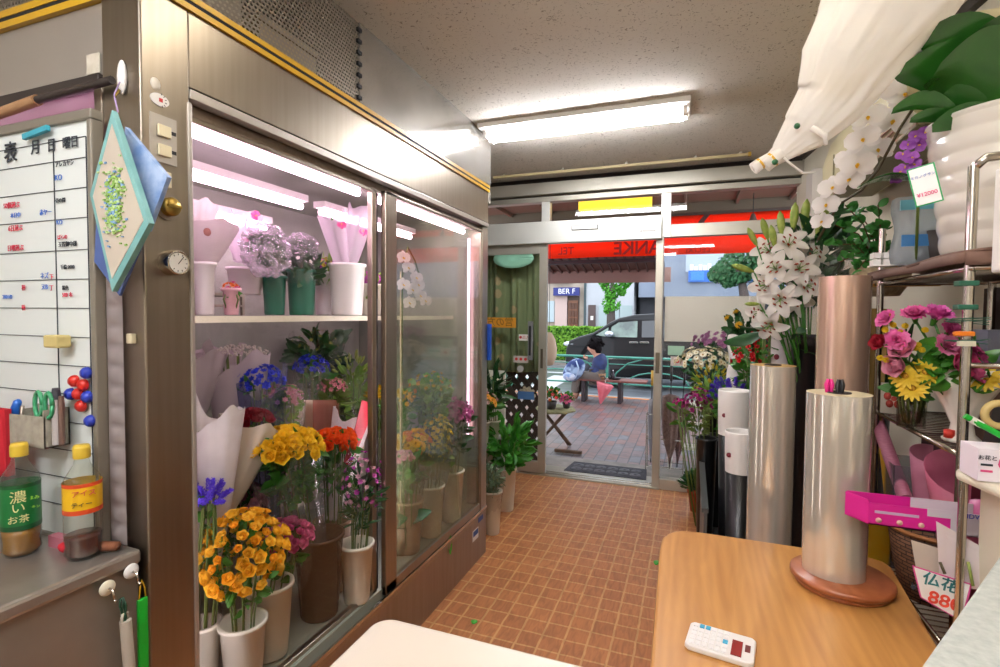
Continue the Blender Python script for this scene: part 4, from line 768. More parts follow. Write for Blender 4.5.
bouquet('foliage_bunch', 'broad dark leafed bunch standing behind the small posy', (-1.36, 3.52, .50), (-1.40, 3.54, .93), .10, [('small', 'd8d4b8', None, .012)], 8, nleaf=120, leafm=DKGREEN, ll=.13, lw=.016)
bucket(-1.245, 3.47, 0, .075, .31, BUCKW, 'white floor bucket holding the large leafy green plant beside the door', 'white buckets beyond the cooler end')
bouquet('leafy_branches', 'large bright leafy green branches in a white bucket on the floor by the door', (-1.245, 3.47, .014), (-1.22, 3.47, .52), .175, [('ball', '3f6a2a', None, .006)], 6, nleaf=210, leafm=mat('fresh_leaf', '2f7a22', .4, trans=.25, col2='4c9a34', scale=15), ll=.105, lw=.024, flat=1.0, cat='plant')
bucket(-1.19, 3.06, 0, .062, .28, BUCKW, 'white floor bucket standing right against the cooler end', 'white buckets beyond the cooler end')
bouquet('foliage_bunch', 'feathery dusty green foliage in clear film in the bucket against the cooler end', (-1.19, 3.06, .014), (-1.20, 3.06, .40), .085, [('ball', '5a7a5a', None, .005)], 6, nleaf=200, leafm=mat('dusty_green', '4f7050', .6, trans=.2, col2='6a8a66', scale=15), ll=.05, lw=.008, flat=1.2, ang=140, wrap=FILM)
bucket(-1.30, 3.25, 0, .06, .27, BUCKW, 'white floor bucket between the two front ones, set back towards the wall', 'white buckets beyond the cooler end')
bouquet('foliage_bunch', 'small grey green bunch in the set back floor bucket', (-1.30, 3.25, .014), (-1.30, 3.25, .36), .07, [('small', 'c8ccb8', None, .008)], 12, nleaf=90, leafm=DKGREEN, ll=.05)
# ================================================================ right side: work table
def wood_mat(name, c1, c2, sc=(1.6, 14, 14), rough=.38, coat=.25):
    m, nt, b, o = nodes(name); v = coords(nt, sc); f = noise(nt, v, 2.2, 6, 1.2)
    w = nt.nodes.new('ShaderNodeTexWave'); w.inputs['Scale'].default_value = 1.3; w.inputs['Distortion'].default_value = 7; w.inputs['Detail'].default_value = 3; w.bands_direction = 'X'; nt.links.new(v, w.inputs['Vector'])
    mx = nt.nodes.new('ShaderNodeMath'); mx.operation = 'MULTIPLY_ADD'; nt.links.new(w.outputs['Fac'], mx.inputs[0]); mx.inputs[1].default_value = .16; nt.links.new(f, mx.inputs[2])
    nt.links.new(ramp(nt, mx.outputs[0], [(.35, srgb(c1)), (.8, srgb(c2))]), b.inputs['Base Color']); b.inputs['Roughness'].default_value = rough; b.inputs['Coat Weight'].default_value = coat; b.inputs['Coat Roughness'].default_value = .25; return m
WOODT = wood_mat('honey_wood', 'b07a3c', 'c8924e', (9, 1.1, 9))
WOODR = wood_mat('reddish_wood', '8a4a24', 'a8623a', (6, 6, 6))
t = thing('work_table', 'honey coloured wooden table with rounded corners', 'table', (.22, 1.4, 0))
pp = [(-.063, .98), (-.078, 1.60), (-.074, 1.675), (-.055, 1.725), (-.02, 1.755), (.04, 1.766), (.50, 1.762), (.532, 1.745), (.54, 1.71), (.475, .98)]
f = MB(); f.prism([(x-.22, y-1.4) for x, y in pp], .685, .72); f.build('table_top', WOODT, t, bevel=.008)
f = MB(); f.prism([((x-.22)*.86, (y-1.4)*.88) for x, y in pp], .62, .685); f.build('apron', WOODT, t)
for x, y in ((-.24, -.34), (.18, -.34), (-.24, .28), (.24, .28)): MB().box(x-.025, x+.025, y-.025, y+.025, 0, .62).build('leg', WOODT, t, bevel=.004)
# calculator
c0, c1, c2, c3 = at(695, 628, 'z', .72), at(761, 645, 'z', .72), at(748, 667, 'z', .72), at(680, 650, 'z', .72)
cc = (c0+c1+c2+c3)/4; ang = math.atan2(c1.y-c0.y, c1.x-c0.x)-.06
t = thing('calculator', 'small white desk calculator with a dark red screen lying on the wooden table', 'calculator', (cc.x, cc.y, .7205), ang)
L, W = .066, .047
f = MB(); f.prism([(-L+.008, -W), (L-.008, -W), (L, -W+.008), (L, W-.008), (L-.008, W), (-L+.008, W), (-L, W-.008), (-L, -W+.008)], 0, .012); f.build('case', WHITEP, t, bevel=.003)
MB().box(.022, .042, -.036, .018, .012, .0135).build('display', mat('dark_red_screen', '8c2a28', .2), t); MB().box(.047, .057, -.012, .012, .012, .0132).build('solar_cell', mat('brown_cell', '6a2320', .3), t)
for i in range(6):
    for j in range(5):
        col = 'key_cyan' if (j == 4 and i in (1, 2)) or (i == 5 and j == 2) else 'key_white'
        MB().box(-.058+i*.0125, -.0485+i*.0125, -.038+j*.0165, -.0265+j*.0165, .012, .0145).build('key', mat(col, {'key_cyan': '3fa6c8', 'key_white': 'f0eeea'}[col], .35), t)
# cellophane rolls
def rollmat(name, c1, c2, c3, rough=.13):
    m, nt, b, o = nodes(name); v = coords(nt, (1, 1, .03)); f = noise(nt, v, 30, 2)
    nt.links.new(ramp(nt, f, [(.3, srgb(c1)), (.5, srgb(c2)), (.7, srgb(c3))]), b.inputs['Base Color']); b.inputs['Roughness'].default_value = rough; b.inputs['Metallic'].default_value = .55; b.inputs['Coat Weight'].default_value = .6
    f2 = noise(nt, coords(nt, (1, 1, .12)), 12, 2); bump(nt, b, f2, .45, .006); return m
RM = rollmat('rolled_cellophane', 'd8d2c2', 'e2dccc', 'ece6d8'); RMP = rollmat('pinkish_rolled_cellophane', 'c09a84', 'ccaa92', 'dcbca6', .25)
def roll(name, lb, x, y, z0, z1, r, m, core=True, edge=None):
    t = thing(name, lb, 'roll', (x, y, z0)); h = z1-z0
    f = MB(); f.lathe([(r, 0), (r, h*.5), (r*1.003, h)], 48); f.lathe([(r*1.003, h), (.028, h)], 48, 1, smooth=False); f.lathe([(r, 0), (.028, 0)], 48, 1, smooth=False); f.build('film_roll', [m, edge or mat('roll_end', 'c8bc98', .5)], t)
    f = MB(); f.lathe([(.028, 0), (.028, h+.003), (.023, h+.003), (.023, 0)], 24); f.lathe([(.001, h-.01), (.023, h-.01)], 24, 1); f.build('core', [mat('dark_core', '2a2420', .7), BLACKM], t); return t
roll('cellophane_roll', 'wide roll of clear cellophane standing on a round wooden base on the table', .362, 1.555, .752, 1.222, .073, RM)
roll('cellophane_roll', 'tall slim roll of clear cellophane standing behind the table beside the flower vases', .280, 2.10, 0, 1.242, .075, RM, edge=mat('roll_edge_amber', 'b89450', .4))
roll('cellophane_roll', 'pinkish cellophane roll with an amber rim standing behind the wide roll', .462, 1.96, 0, 1.55, .074, RMP, edge=mat('roll_edge_amber', 'b89450', .4))
t = thing('roll_stand', 'round two tier reddish wooden base under the wide cellophane roll', 'stand', (.378, 1.545, .7205))
MB().lathe([(.001, .0), (.105, 0), (.108, .004), (.105, .012), (.001, .012)], 44).build('lower_disc', WOODR, t); MB().lathe([(.001, .013), (.113, .013), (.117, .018), (.117, .026), (.112, .031), (.001, .031)], 44).build('upper_disc', WOODR, t)
for dx, c, lb in ((-.012, 'd4207a', 'hot pink handled scissors stuck in the top of the wide roll'), (.012, '1c1a1e', 'black handled scissors stuck in the top of the wide roll')):
    t = thing('scissors', lb, 'scissors', (.352+dx, 1.555, 1.212)); hm = mat('handle_'+c, c, .35)
    for s in (-1, 1): MB().tube([(s*.002, 0, -.02), (s*.004, 0, .012), (s*.006, 0, .03), (s*.003, 0, .045)], [.003, .005, .006, .004], 8).build('handle', hm, t)
    MB().box(-.003, .003, -.001, .001, -.12, -.01).build('blade', CHROME, t)
roll('spare_roll', 'short dark roll end with a wooden disc seen between the two clear rolls', .40, 1.86, .0, .93, .05, mat('dark_core', '2a2420', .7))
# ================================================================ vases along the right window
BLV = mat('black_vase', '141416', .35)
def sleeve_vase(x, y, z1, r, zc, lb, mark=True, body=True, grp=None):
    t = thing('flower_vase', lb, 'vase', (x, y, 0), group=grp); f = MB(); f.lathe([(.001, 0), (r*.72, 0), (r*.76, .01), (r*.97, zc+.02), (r*.95, zc+.02), (r*.7, .02)], 28); f.build('black_vase', BLV, t)
    f = MB(); f.lathe([(r*.98, zc), (r*1.03, (zc+z1)/2), (r*1.05, z1-.006), (r*1.02, z1), (r*.97, z1-.004), (r*.94, zc)], 32); f.build('white_collar', WHITEP, t)
    if mark:
        d = Vector((-x, -y, 0)).normalized(); xx = Vector((0, 0, 1)).cross(d); P = Vector((x, y, (zc+z1)/2-.01))
        f = MB(); f.lathe([(.0005, .0012), (.011, .001), (.011, 0)], 16, 0, frame3(xx, (0, 0, 1), d*(r*1.035)-xx*.045+d*-.014+Vector((0, 0, (zc+z1)/2-.01)))); f.build('printed_mark', mat('maroon_mark', '7a2030', .5), t)
        f.tube([P+d*(math.sqrt((r*1.04)**2-u*u)+.001)+xx*u+Vector((0, 0, .004*math.sin(u*520)+.002*math.sin(u*1300)))-Vector((x, y, 0)) for u in [(-.03+.0012*j) for j in range(56)] if abs(u) < r], .0007, 4, 0)
    return t
sleeve_vase(.215, 2.93, 1.035, .075, .80, 'tall black vase with a white printed collar, the taller of two at the window')
sleeve_vase(.215, 2.52, .905, .062, .72, 'black vase with a white printed collar, the lower of two near the roll')
t = thing('vase_ledge', 'long grey metal flower stand with a sloping edge along the right window', 'stand', (.42, 3.1, 0))
f = MB(); f.box(-.35, .25, -.55, .75, .0, .04); f.box(-.35, -.335, -.55, .75, .04, .5); f.box(-.36, -.33, -.55, .75, .5, .52); f.build('tray', mat('zinc_stand', '6e7474', .4, .7), t)
bucket(.10, 3.42, .041, .06, .62, BLV, 'slim black vase at the front left of the metal flower stand', name='vase')
def rb(px, py, y, Rr, z0, lb, blooms, n, name, **kw):
    c = at(px, py, 'y', y); off = kw.pop('off', (0, 0)); b = Vector((c.x+off[0], c.y+off[1], z0)); return bouquet(name, lb, b, c, Rr, blooms, n, **kw)
bucket(.16, 3.95, .041, .075, .80, BLV, 'black vase holding the white chrysanthemums at the window', name='vase')
rb(706, 362, 3.92, .20, .06, 'wide bunch of small white chrysanthemums in front of the right window', [('daisyw', 'eee8d0', None, .020), ('daisyw', 'e6ddb8', None, .018)], 98, 'chrysanthemum_bunch', off=(.07, .0), nleaf=260, leafm=DKGREEN, ll=.05, lw=.010, flat=.55)
bucket(.30, 4.12, .041, .07, .86, BLV, 'black vase at the back against the window holding the mauve flowers', name='vase')
rb(722, 342, 4.12, .20, .06, 'wide bunch of dusty mauve flowers behind the white chrysanthemums', [('mum', '9c5c88', 'b07aa0', .022)], 60, 'chrysanthemum_bunch', off=(.06, 0), nleaf=80, leafm=DKGREEN, flat=.35, ll=.05)
rb(747, 324, 3.55, .125, .06, 'dark leafy bunch with a few yellow blooms at the window above the red flowers', [('mum', 'd8a818', None, .028)], 9, 'leafy_bunch', nleaf=420, leafm=DKGREEN, ll=.06, lw=.018, off=(.1, 0))
bucket(.42, 3.60, .041, .07, .75, BLV, 'black vase holding the dark leafy bunch with yellow blooms', name='vase')
rb(712, 384, 3.62, .10, .06, 'airy yellow green solidago bunch below the white chrysanthemums', [('spike', 'b8a81c', 'd2c02c', .022)], 26, 'solidago_bunch', nleaf=320, leafm=LTGREEN, ll=.07, lw=.006, off=(.03, 0), flat=1.1)
bucket(.165, 3.63, .041, .055, .60, BLV, 'black vase holding the yellow green solidago', name='vase')
rb(733, 396, 3.20, .095, .06, 'bunch of violet statice right beside the white collar vase', [('spike', '4a2cae', '6444cc', .034)], 42, 'statice_bunch', nleaf=120, off=(.02, 0), flat=.7)
rb(698, 404, 3.50, .085, .06, 'loose bunch of magenta and maroon flowers at the left end of the window vases', [('ruffle', '9a1a6a', 'b03080', .020), ('ruffle', '6a1c3c', None, .016)], 50, 'dianthus_bunch', nleaf=90, off=(.05, -.05), leafm=OLIVE, ll=.05, lw=.008, flat=1.1)
rb(680, 404, 3.60, .04, .06, 'small spray of bright magenta blooms reaching left over the umbrellas', [('ruffle', 'c02080', None, .018)], 12, 'dianthus_spray', nleaf=10, off=(.13, -.1))
rb(755, 356, 3.15, .11, .06, 'bunch of red hypericum berries and small red blooms in front of the window', [('ball', 'b01420', 'c8202c', .014), ('ruffle', 'c0141c', None, .020)], 95, 'berry_bunch', nleaf=120, off=(.02, 0), flat=1.1, leafm=GREEN)
bucket(.365, 3.18, .041, .06, .70, BLV, 'black vase holding the red berries', name='vase')
t = rb(770, 322, 2.92, .055, .90, 'pale yellow green ball chrysanthemums in a white paper sleeve under the lilies', [('pompon', 'c8cc7a', 'dcdc9c', .036)], 9, 'chrysanthemum_bunch', nleaf=20)
c = at(778, 330, 'y', 2.9); t2 = thing('paper_sleeve', 'white paper sleeve with a dark maroon mark left of the black lily bucket', 'sleeve', (c.x+.02, 2.9, .0)); f = MB(); f.lathe([(.042, .84), (.052, 1.34), (.049, 1.34), (.040, .84)], 24); f.lathe([(.001, 0), (.05, 0), (.042, .84), (.001, .84)], 20, 1); f.build('sleeve', [PAPER, BLV], t2)
MB().ball((-.03, -.05, 1.22), .012, 0, 8, 6, (1, .3, 1.2)).build('mark', mat('maroon_mark', '7a2030', .5), t2)
c = at(737, 365, 'y', 3.42); t2 = thing('paper_sleeve', 'tall crumpled white paper bag standing between the chrysanthemums and the red berries', 'sleeve', (c.x+.01, 3.42, 0)); f = MB()
f.grid(lambda u, v: ((.062+.008*math.sin(v*17+u*9))*math.cos(2*PI*u), .055*math.sin(2*PI*u)+.006*math.sin(v*23+u*31), .72+.58*v+.012*math.sin(4*PI*u)*v), 28, 14); f.build('bag', mat('crumpled_bag', 'dcd8d0', .8, bmp=.8, scale=25, col2='d0ccc4'), t2); MB().lathe([(.001, .041), (.045, .041), (.056, .72), (.001, .72)], 20).build('vase', BLV, t2)
# terracotta pot at the door
t = thing('potted_plant', 'bushy green plant in a terracotta coloured pot on the floor by the door jamb', 'plant', (.06, 3.96, 0)); f = MB(); f.lathe([(.001, 0), (.045, 0), (.062, .13), (.068, .13), (.07, .165), (.062, .165), (.058, .14), (.001, .135)], 26); f.build('pot', mat('terracotta', 'a84a30', .7), t)
f = MB()
for k in range(460):
    d = Vector((random.gauss(0, 1), random.gauss(0, 1), abs(random.gauss(0, 1))+.2)).normalized(); leaf(f, Vector((0, 0, .16))+d*random.uniform(.02, .12), d, .04, .009, 20, nv=3)
f.build('foliage', DKGREEN, t)
# ---------------------------------------------------------------- lilies in the black bucket
t = bucket(.487, 2.62, 0, .068, 1.34, BLACK, 'tall black square-shouldered bucket holding the white lilies', name='vase', r0=.06)
L0 = Vector((.487, 2.62, .9)); t = thing('lily_bouquet', 'large bouquet of white lilies with green buds wrapped in clear film', 'flowers', L0)
f = MB(); tips = []
LP = [(775, 268, 2.43, (-.3, -1, .1)), (806, 285, 2.42, (.4, -1, -.2)), (770, 325, 2.46, (-.5, -1, -.6)), (768, 250, 2.52, (-.6, -1, .3)), (789, 243, 2.45, (-.1, -1, .5)), (800, 268, 2.40, (.1, -1, .1)), (765, 285, 2.50, (-.7, -1, -.2)), (780, 300, 2.42, (-.2, -1, -.2)), (760, 312, 2.55, (-.9, -.8, -.4)), (812, 255, 2.50, (.4, -1, .3)), (795, 300, 2.5, (.1, -1, -.1))]
for px, py, y, d in LP:
    P = at(px, py, 'y', y)-L0; f.tube([(random.uniform(-.02, .02), random.uniform(-.02, .02), 0), (P.x*.3, P.y*.3, P.z*.55), P-Vector(d)*.03], .004, 6); put(bloom_mesh('lily', 'ece6dc', 'f4f0e8', .35), 'lily_bloom', t, P-Vector(d).normalized()*.03, d, .064)
for px, py, y, d, s in ((757, 232, 2.5, (-.5, -.2, 1), .05), (768, 226, 2.5, (-.3, -.2, 1), .055), (782, 222, 2.5, (-.1, 0, 1), .06), (793, 216, 2.5, (.05, 0, 1), .065), (803, 214, 2.5, (.1, 0, 1), .068), (816, 220, 2.5, (.35, 0, 1), .068), (775, 234, 2.45, (-.2, -.1, 1), .055), (754, 258, 2.5, (-1, -.2, .35), .055), (760, 290, 2.45, (-1, -.2, 0), .035)):
    P = at(px, py+14, 'y', y)-L0; put(bloom_mesh('lilybud', 'a8b45a', None), 'lily_bud', t, P, d, s); f.tube([(0, 0, .05), P*.5+Vector((0, 0, .1)), P], .003, 5)
f.build('stems', GREEN, t); f = MB()
for k in range(150):
    h = random.uniform(.52, .92); a = random.uniform(0, 6.28); leaf(f, (.05*math.cos(a), .05*math.sin(a), h), (math.cos(a), math.sin(a), random.uniform(.1, .9)), random.uniform(.10, .17), .02, random.uniform(20, 70), nv=5)
for px, py, d in ((770, 340, (-1, -.3, -.25)), (790, 345, (-.2, -1, -.3)), (755, 350, (-1, 0, -.4)), (812, 240, (1, -.2, .3)), (826, 262, (1, -.3, -.2))):
    leaf(f, at(px+8, py-18, 'y', 2.5)-L0, d, .17, .03, 35, nv=6)
f.build('foliage', DKGREEN, t)
cone_wrap(t, Vector((0, 0, .38)), Vector((.02, -.06, .82)), .13, FILM, r0=.06, pleat=.12, tip=.15)
# ================================================================ wire rack on the right
t = thing('storage_rack', 'chrome pole storage rack with three decks along the right wall', 'shelf', (.6, 1.5, 0))
for x, y, z1 in ((0, 0, 1.77), (0, .60, 1.72), (.30, 0, 1.77), (.30, .60, 1.72)): MB().cyl((x, y, 0), (x, y, z1), .0105, 14).build('pole', CHROME, t)
MB().tube([(0, 0, 1.765), (.02, -.005, 1.785), (.1, -.01, 1.79), (.30, 0, 1.785)], .0105, 10).build('top_hoop', CHROME, t)
for zz, nm in ((1.535, 'upper'), (1.095, 'middle'), (.605, 'lower')):
    f = MB(); f.tube([(0, -.02, zz), (0, .64, zz), (.30, .64, zz), (.30, -.02, zz), (0, -.02, zz)], .007, 8); [f.cyl((0, -.0+k*.028, zz+.004), (.30, -.0+k*.028, zz+.004), .002, 5) for k in range(23)]; f.build('deck', CHROME, t)
MB().tube([(0, 0, 1.31), (.3, -.02, 1.31)], .007, 8).build('cross_rail', CHROME, t)
for z in (1.50, 1.445): MB().box(-.024, .014, -.016, .014, z-.006, z+.006).build('clip', mat('dark_green_clip', '1e5a44', .4), t, bevel=.002, label='dark green clip')
MB().box(-.032, .008, -.022, -.012, 1.378, 1.389).build('clip', mat('orange_clip', 'e07a18', .4), t, bevel=.003, label='orange clip'); MB().box(-.022, .010, -.02, -.01, 1.355, 1.367).build('clip', CREAMP, t, label='cream clip')
f = MB()
for z in (1.36, 1.405, 1.41): f.tube([(0.0+.04*math.cos(k), .04*math.sin(k), z+.002*k) for k in range(7)], .0012, 4)
f.build('green_wire', mat('dark_green_clip', '1e5a44', .4), t)
# cloth deck cover
f = MB(); f.grid(lambda u, v: (-.02+.36*u, -.03+.70*v, .01*math.sin(9*v)*(.3+u)+.008*math.sin(7*u)), 12, 16); f.grid(lambda u, v: (-.02-.006*math.sin(11*v), -.03+.70*v, -.024*u), 2, 16); f.grid(lambda u, v: (-.02+.36*v, -.03-.004*math.sin(11*v), -.03*u), 2, 10)
tag(f.build('shelf_cloth', mat('brown_cloth', '5e4438', .8, col2='6c5042', scale=6), loc=(.6, 1.5, 1.57), solid=.008), 'dark brown cloth laid over the top deck of the rack', 'cloth')
tag(MB().box(-.02, .28, -.012, .012, -.006, .006).build('wooden_slat', mat('amber_slat', 'c08a34', .5), loc=(.52, 2.20, 1.535), bevel=.002), 'thin amber strip sticking out left at the back of the top deck', 'strip')
# big white pot with moth orchid leaves
PX, PY, PZ = .775, 1.73, 1.59
t = thing('potted_orchid', 'big ribbed white pot with broad glossy orchid leaves on the top deck', 'orchid', (PX, PY, PZ))
prof = [(.001, 0), (.135, 0)]
for k in range(96): z = .004+k*.34/96; prof.append((.138+.040*(z/.34)+.0038*abs(math.sin(z*62)), z))
prof += [(.186, .345), (.184, .352), (.172, .350), (.160, .30), (.001, .29)]
MB().lathe(prof, 48).build('pot', mat('glazed_white', 'e2dccd', .2, coat=.4), t)
f = MB()
for k in range(60): a = random.uniform(0, 6.28); r_ = random.uniform(0, .15); f.tube([(r_*math.cos(a), r_*math.sin(a), .29), (r_*math.cos(a+.6)+.01, r_*math.sin(a+.6), .32+random.uniform(0, .05)), (r_*math.cos(a+1.2), r_*math.sin(a+1.2), .30)], .003, 4)
f.build('moss', mat('root_moss', '8a5a34', .9), t)
f = MB(); BLF = mat('orchid_leaf', '1c4a16', .25, col2='275e1c', scale=6, coat=.3)
for tip, base, w, arch in (((900, 73), (982, 108), .060, .035), ((912, 50), (1015, 70), .060, .03), ((932, 78), (1010, 112), .085, .05), ((972, 38), (1005, 70), .06, .02), ((892, 112), (958, 118), .024, .03), ((910, 121), (955, 122), .018, .01), ((932, 130), (1000, 116), .030, .01)):
    T = at(*tip, 'y', 1.60 if w > .03 else 1.64)-Vector((PX, PY, PZ)); B = at(*base, 'y', 1.68)-Vector((PX, PY, PZ)); dd = T-B; side = dd.cross(Vector((.3, .8, .25))).normalized()
    def lf(u, v, T=T, B=B, w=w, side=side, arch=arch, dd=dd):
        s = (u-.5)*2; p = B+dd*v+Vector((0, 0, arch*math.sin(PI*v)*1.0)); ww = w*math.sin(PI*min(.97, .10+.86*v))**.55
        return p+side*(s*ww)+Vector((0, 0, abs(s)*ww*.35))
    f.grid(lf, 6, 12)
f.build('leaves', BLF, t)
# arching white spray
S0 = Vector((.70, 1.93, 1.58)); t = thing('orchid_spray', 'arching stem of white moth orchids with yellow centres above the price tag', 'orchid', S0)
pts = [Vector((.0, 0, 0)), Vector((-.005, .02, .30)), at(937, 75, 'y', 1.97)-S0, at(920, 98, 'y', 1.98)-S0, at(900, 128, 'y', 2.0)-S0, at(878, 170, 'y', 2.05)-S0, at(862, 190, 'y', 2.1)-S0, at(838, 205, 'y', 2.15)-S0, at(818, 240, 'y', 2.2)-S0]
MB().tube(pts, .0045, 8).build('flower_stem', mat('dark_stem', '4a4028', .6), t)
MB().lathe([(.001, 0), (.05, 0), (.06, .1), (.055, .1), (.04, .02), (.001, .02)], 18).build('pot', mat('dark_pot', '3a3430', .6), t)
for px, py, y, s in ((905, 66, 1.98, .040), (925, 48, 1.99, .035), (963, 38, 1.99, .035), (880, 92, 1.99, .052), (905, 95, 2.02, .050), (868, 118, 2.0, .050), (893, 122, 2.02, .055), (863, 140, 2.02, .050), (878, 150, 2.05, .045), (858, 165, 2.04, .052), (850, 180, 2.06, .045), (833, 188, 2.1, .045), (848, 160, 2.08, .04), (826, 205, 2.12, .042), (822, 222, 2.15, .036)):
    P = at(px, py, 'y', y)-S0; put(bloom_mesh('orchid', 'faf8f5', None), 'orchid_bloom', t, P, (-.35+random.uniform(-.25, .25), -1, .05+random.uniform(-.2, .2)), s, random.uniform(-.3, .3))
t = thing('orchid_spray', 'small violet orchid spray tucked at the left of the big white pot', 'orchid', (.60, 1.84, 1.585)); o0 = Vector((.60, 1.84, 1.585))
MB().tube([(.03, .06, 0), (.02, .03, .2), at(905, 150, 'y', 1.78)-o0], .004, 6).build('flower_stem', OLIVE, t)
for px, py in ((915, 137), (925, 133), (908, 145), (903, 155), (912, 158), (905, 168), (915, 165), (900, 172), (920, 145), (896, 178)): put(bloom_mesh('orchid', '8a3aa0', 'a860b8'), 'orchid_bloom', t, at(px, py, 'y', 1.77+random.uniform(-.02, .02))-o0, (-.4, -1, random.uniform(-.3, .3)), .018)
f = MB(); P0, P1 = at(858, 187, 'y', 1.72), at(916, 180, 'y', 1.72); dd = P1-P0; f.grid(lambda u, v: P0-o0+dd*u+Vector((0, (v-.5)*.09*math.sin(PI*min(.98, u+.02))**.6, .018*math.sin(PI*u)-abs(v-.5)*.0)), 12, 4)
f.build('leaf', BLF, t, solid=.002)
# price tag
tp = at(925, 185, 'y', 1.50); t = thing('price_tag', 'green bordered price card on the big white pot', 'price tag', tp)
xx = Vector((.94, -.30, .22)).normalized(); zz = Vector((0, 0, 1)) - xx*xx.z; zz.normalize(); M = frame3(xx, zz, (0, 0, 0))
MB().box(-.026, .026, -.047, .047, -.0015, 0, 0, M).build('border', mat('green_border', '1f9a50', .6), t); MB().box(-.023, .023, -.044, .044, 0, .001, 0, M).build('card', WHITEP, t)
n_ = xx.cross(zz)
text('ミカノグラン', .0078, mat('blue_ink', '3a66b8', .7), xx, zz, tp+n_*.0022+zz*.022, t); text('¥12000', .0125, mat('pink_ink', 'd84a78', .7), xx, zz, tp+n_*.0022-zz*.022, t, bold=.01)
# air conditioner
t = thing('air_conditioner', 'old cream wall mounted air conditioner behind the white orchids', 'air conditioner', (.66, 2.55, 2.02))
f = MB(); pr = [(.20, .02), (.02, .02), (-.03, .07), (-.035, .18), (.0, .30), (.05, .335), (.20, .335)]
f.add([(x, y, z) for y in (-.55, .60) for x, z in pr], [tuple(range(7)), tuple(range(13, 6, -1))]+[(k, 7+k, 7+(k+1) % 7, (k+1) % 7) for k in range(7)]); f.build('case', mat('ivory_case', 'd2c9a2', .45), t, bevel=.006)
f = MB(); [f.box(-.040, -.034, y-.003, y+.003, .07, .18) for y in (-.25, .05, .35)]; [f.box(.0, .18, -.52, .57, .013-.0+k*.0, .019) for k in range(1)]; f.build('seams', mat('seam_grey', '8a8468', .7), t)
f = MB(); [f.box(-.030+.012*k, -.022+.012*k, -.5, .55, .058-.011*k, .064-.011*k) for k in range(4)]; f.build('louvres', mat('louvre_pink', 'b08a78', .5), t)
tag(MB().box(-.03, .03, -.1, .1, -.0, .34).build('wall_duct', mat('pale_duct', 'cfc9c0', .6), loc=(.75, 4.0, 2.05)), 'pale boxed duct on the wall left of the air conditioner', 'duct')
from mathutils.noise import noise as NZ
# white wrapped orchid hanging from above
A = [at(935, -75, 'y', 1.62), at(897, -8, 'y', 1.62), at(874, 28, 'y', 1.62), at(850, 62, 'y', 1.62), at(830, 98, 'y', 1.63), at(803, 132, 'y', 1.64), at(780, 154, 'y', 1.64), at(772, 160, 'y', 1.64)]
rad = [.165, .158, .140, .118, .088, .062, .028, .020]
t = thing('wrapped_orchid', 'orchid spray bundled in soft white fabric hanging down from the ceiling', 'flowers', A[-1]); f = MB()
NS = 40
for seg in range(1):
    def fb(u, v):
        k = v*(len(A)-1); i = min(int(k), len(A)-2); fr = k-i; c_ = A[i].lerp(A[i+1], fr)-A[-1]; r_ = rad[i]*(1-fr)+rad[i+1]*fr; ax = (A[i+1]-A[i]).normalized(); sx = ax.cross(Vector((0, 1, 0))).normalized(); sy = ax.cross(sx)
        a = 2*PI*u; ca_, sa_ = math.cos(a), math.sin(a); r_ *= 1+.16*NZ(Vector((ca_*1.3, sa_*1.3, v*2.5)))+.10*NZ(Vector((ca_*4, sa_*4, v*3+5)))+.05*NZ(Vector((ca_*9, sa_*9, v*9))); return c_+sx*(r_*math.cos(a))+sy*(r_*.75*math.sin(a))
    f.grid(fb, 96, 60)
f.build('fabric_wrap', mat('soft_white_fabric', 'f0ece4', .8, trans=.5, col2='f6f2ea', scale=5, bmp=.3), t)
for px, py, s in ((772, 160, .020), (760, 164, .016)):
    q = at(px, py, 'y', 1.60)-A[-1]; M = Matrix.Translation(q) @ Vector((-1, 0, -.75)).to_track_quat('Z', 'Y').to_matrix().to_4x4(); g = MB(); g.lathe([(s*.7, -.03), (s, 0), (s*1.05, .02), (s*.9, .022)], 16, 0, M, ripple=.08, rn=5); g.lathe([(s*1.03, -.004), (s*1.06, .002)], 16, 1, M); g.build('gathered_end', [mat('soft_white_fabric', 'e6e0d4', .8), mat('gold_tie', 'd0a030', .4, .5)], t)
for px, py in ((797, 126), (775, 162)): MB().ball(at(px, py, 'y', 1.575)-A[-1], .008, 0, 8, 6).build('green_clip', mat('dark_green_clip2', '1e5a34', .4), t)
g = MB(); g.tube([at(780, 155, 'y', 1.6)-A[-1], at(792, 165, 'y', 1.6)-A[-1], at(803, 173, 'y', 1.6)-A[-1], at(815, 172, 'y', 1.61)-A[-1]], [.004, .003, .003, .002], 6); g.tube([at(812, 128, 'y', 1.58)-A[-1], at(825, 135, 'y', 1.57)-A[-1], at(826, 145, 'y', 1.57)-A[-1]], [.008, .008, .005], 6); g.build('ties', mat('soft_white_fabric', 'e6e0d4', .8), t)
for px, py in ((868, 45), (838, 85)): put(bloom_mesh('orchid', 'e8dca8', None), 'orchid_bloom', t, at(px, py, 'y', 1.60)-A[-1], (-.2, -1, 0), .045)
q = A[0]-A[-1]; MB().cyl(q, (q.x+.04, q.y, 2.6-A[-1].z), .004, 6).build('hanging_wire', STEELD, t)
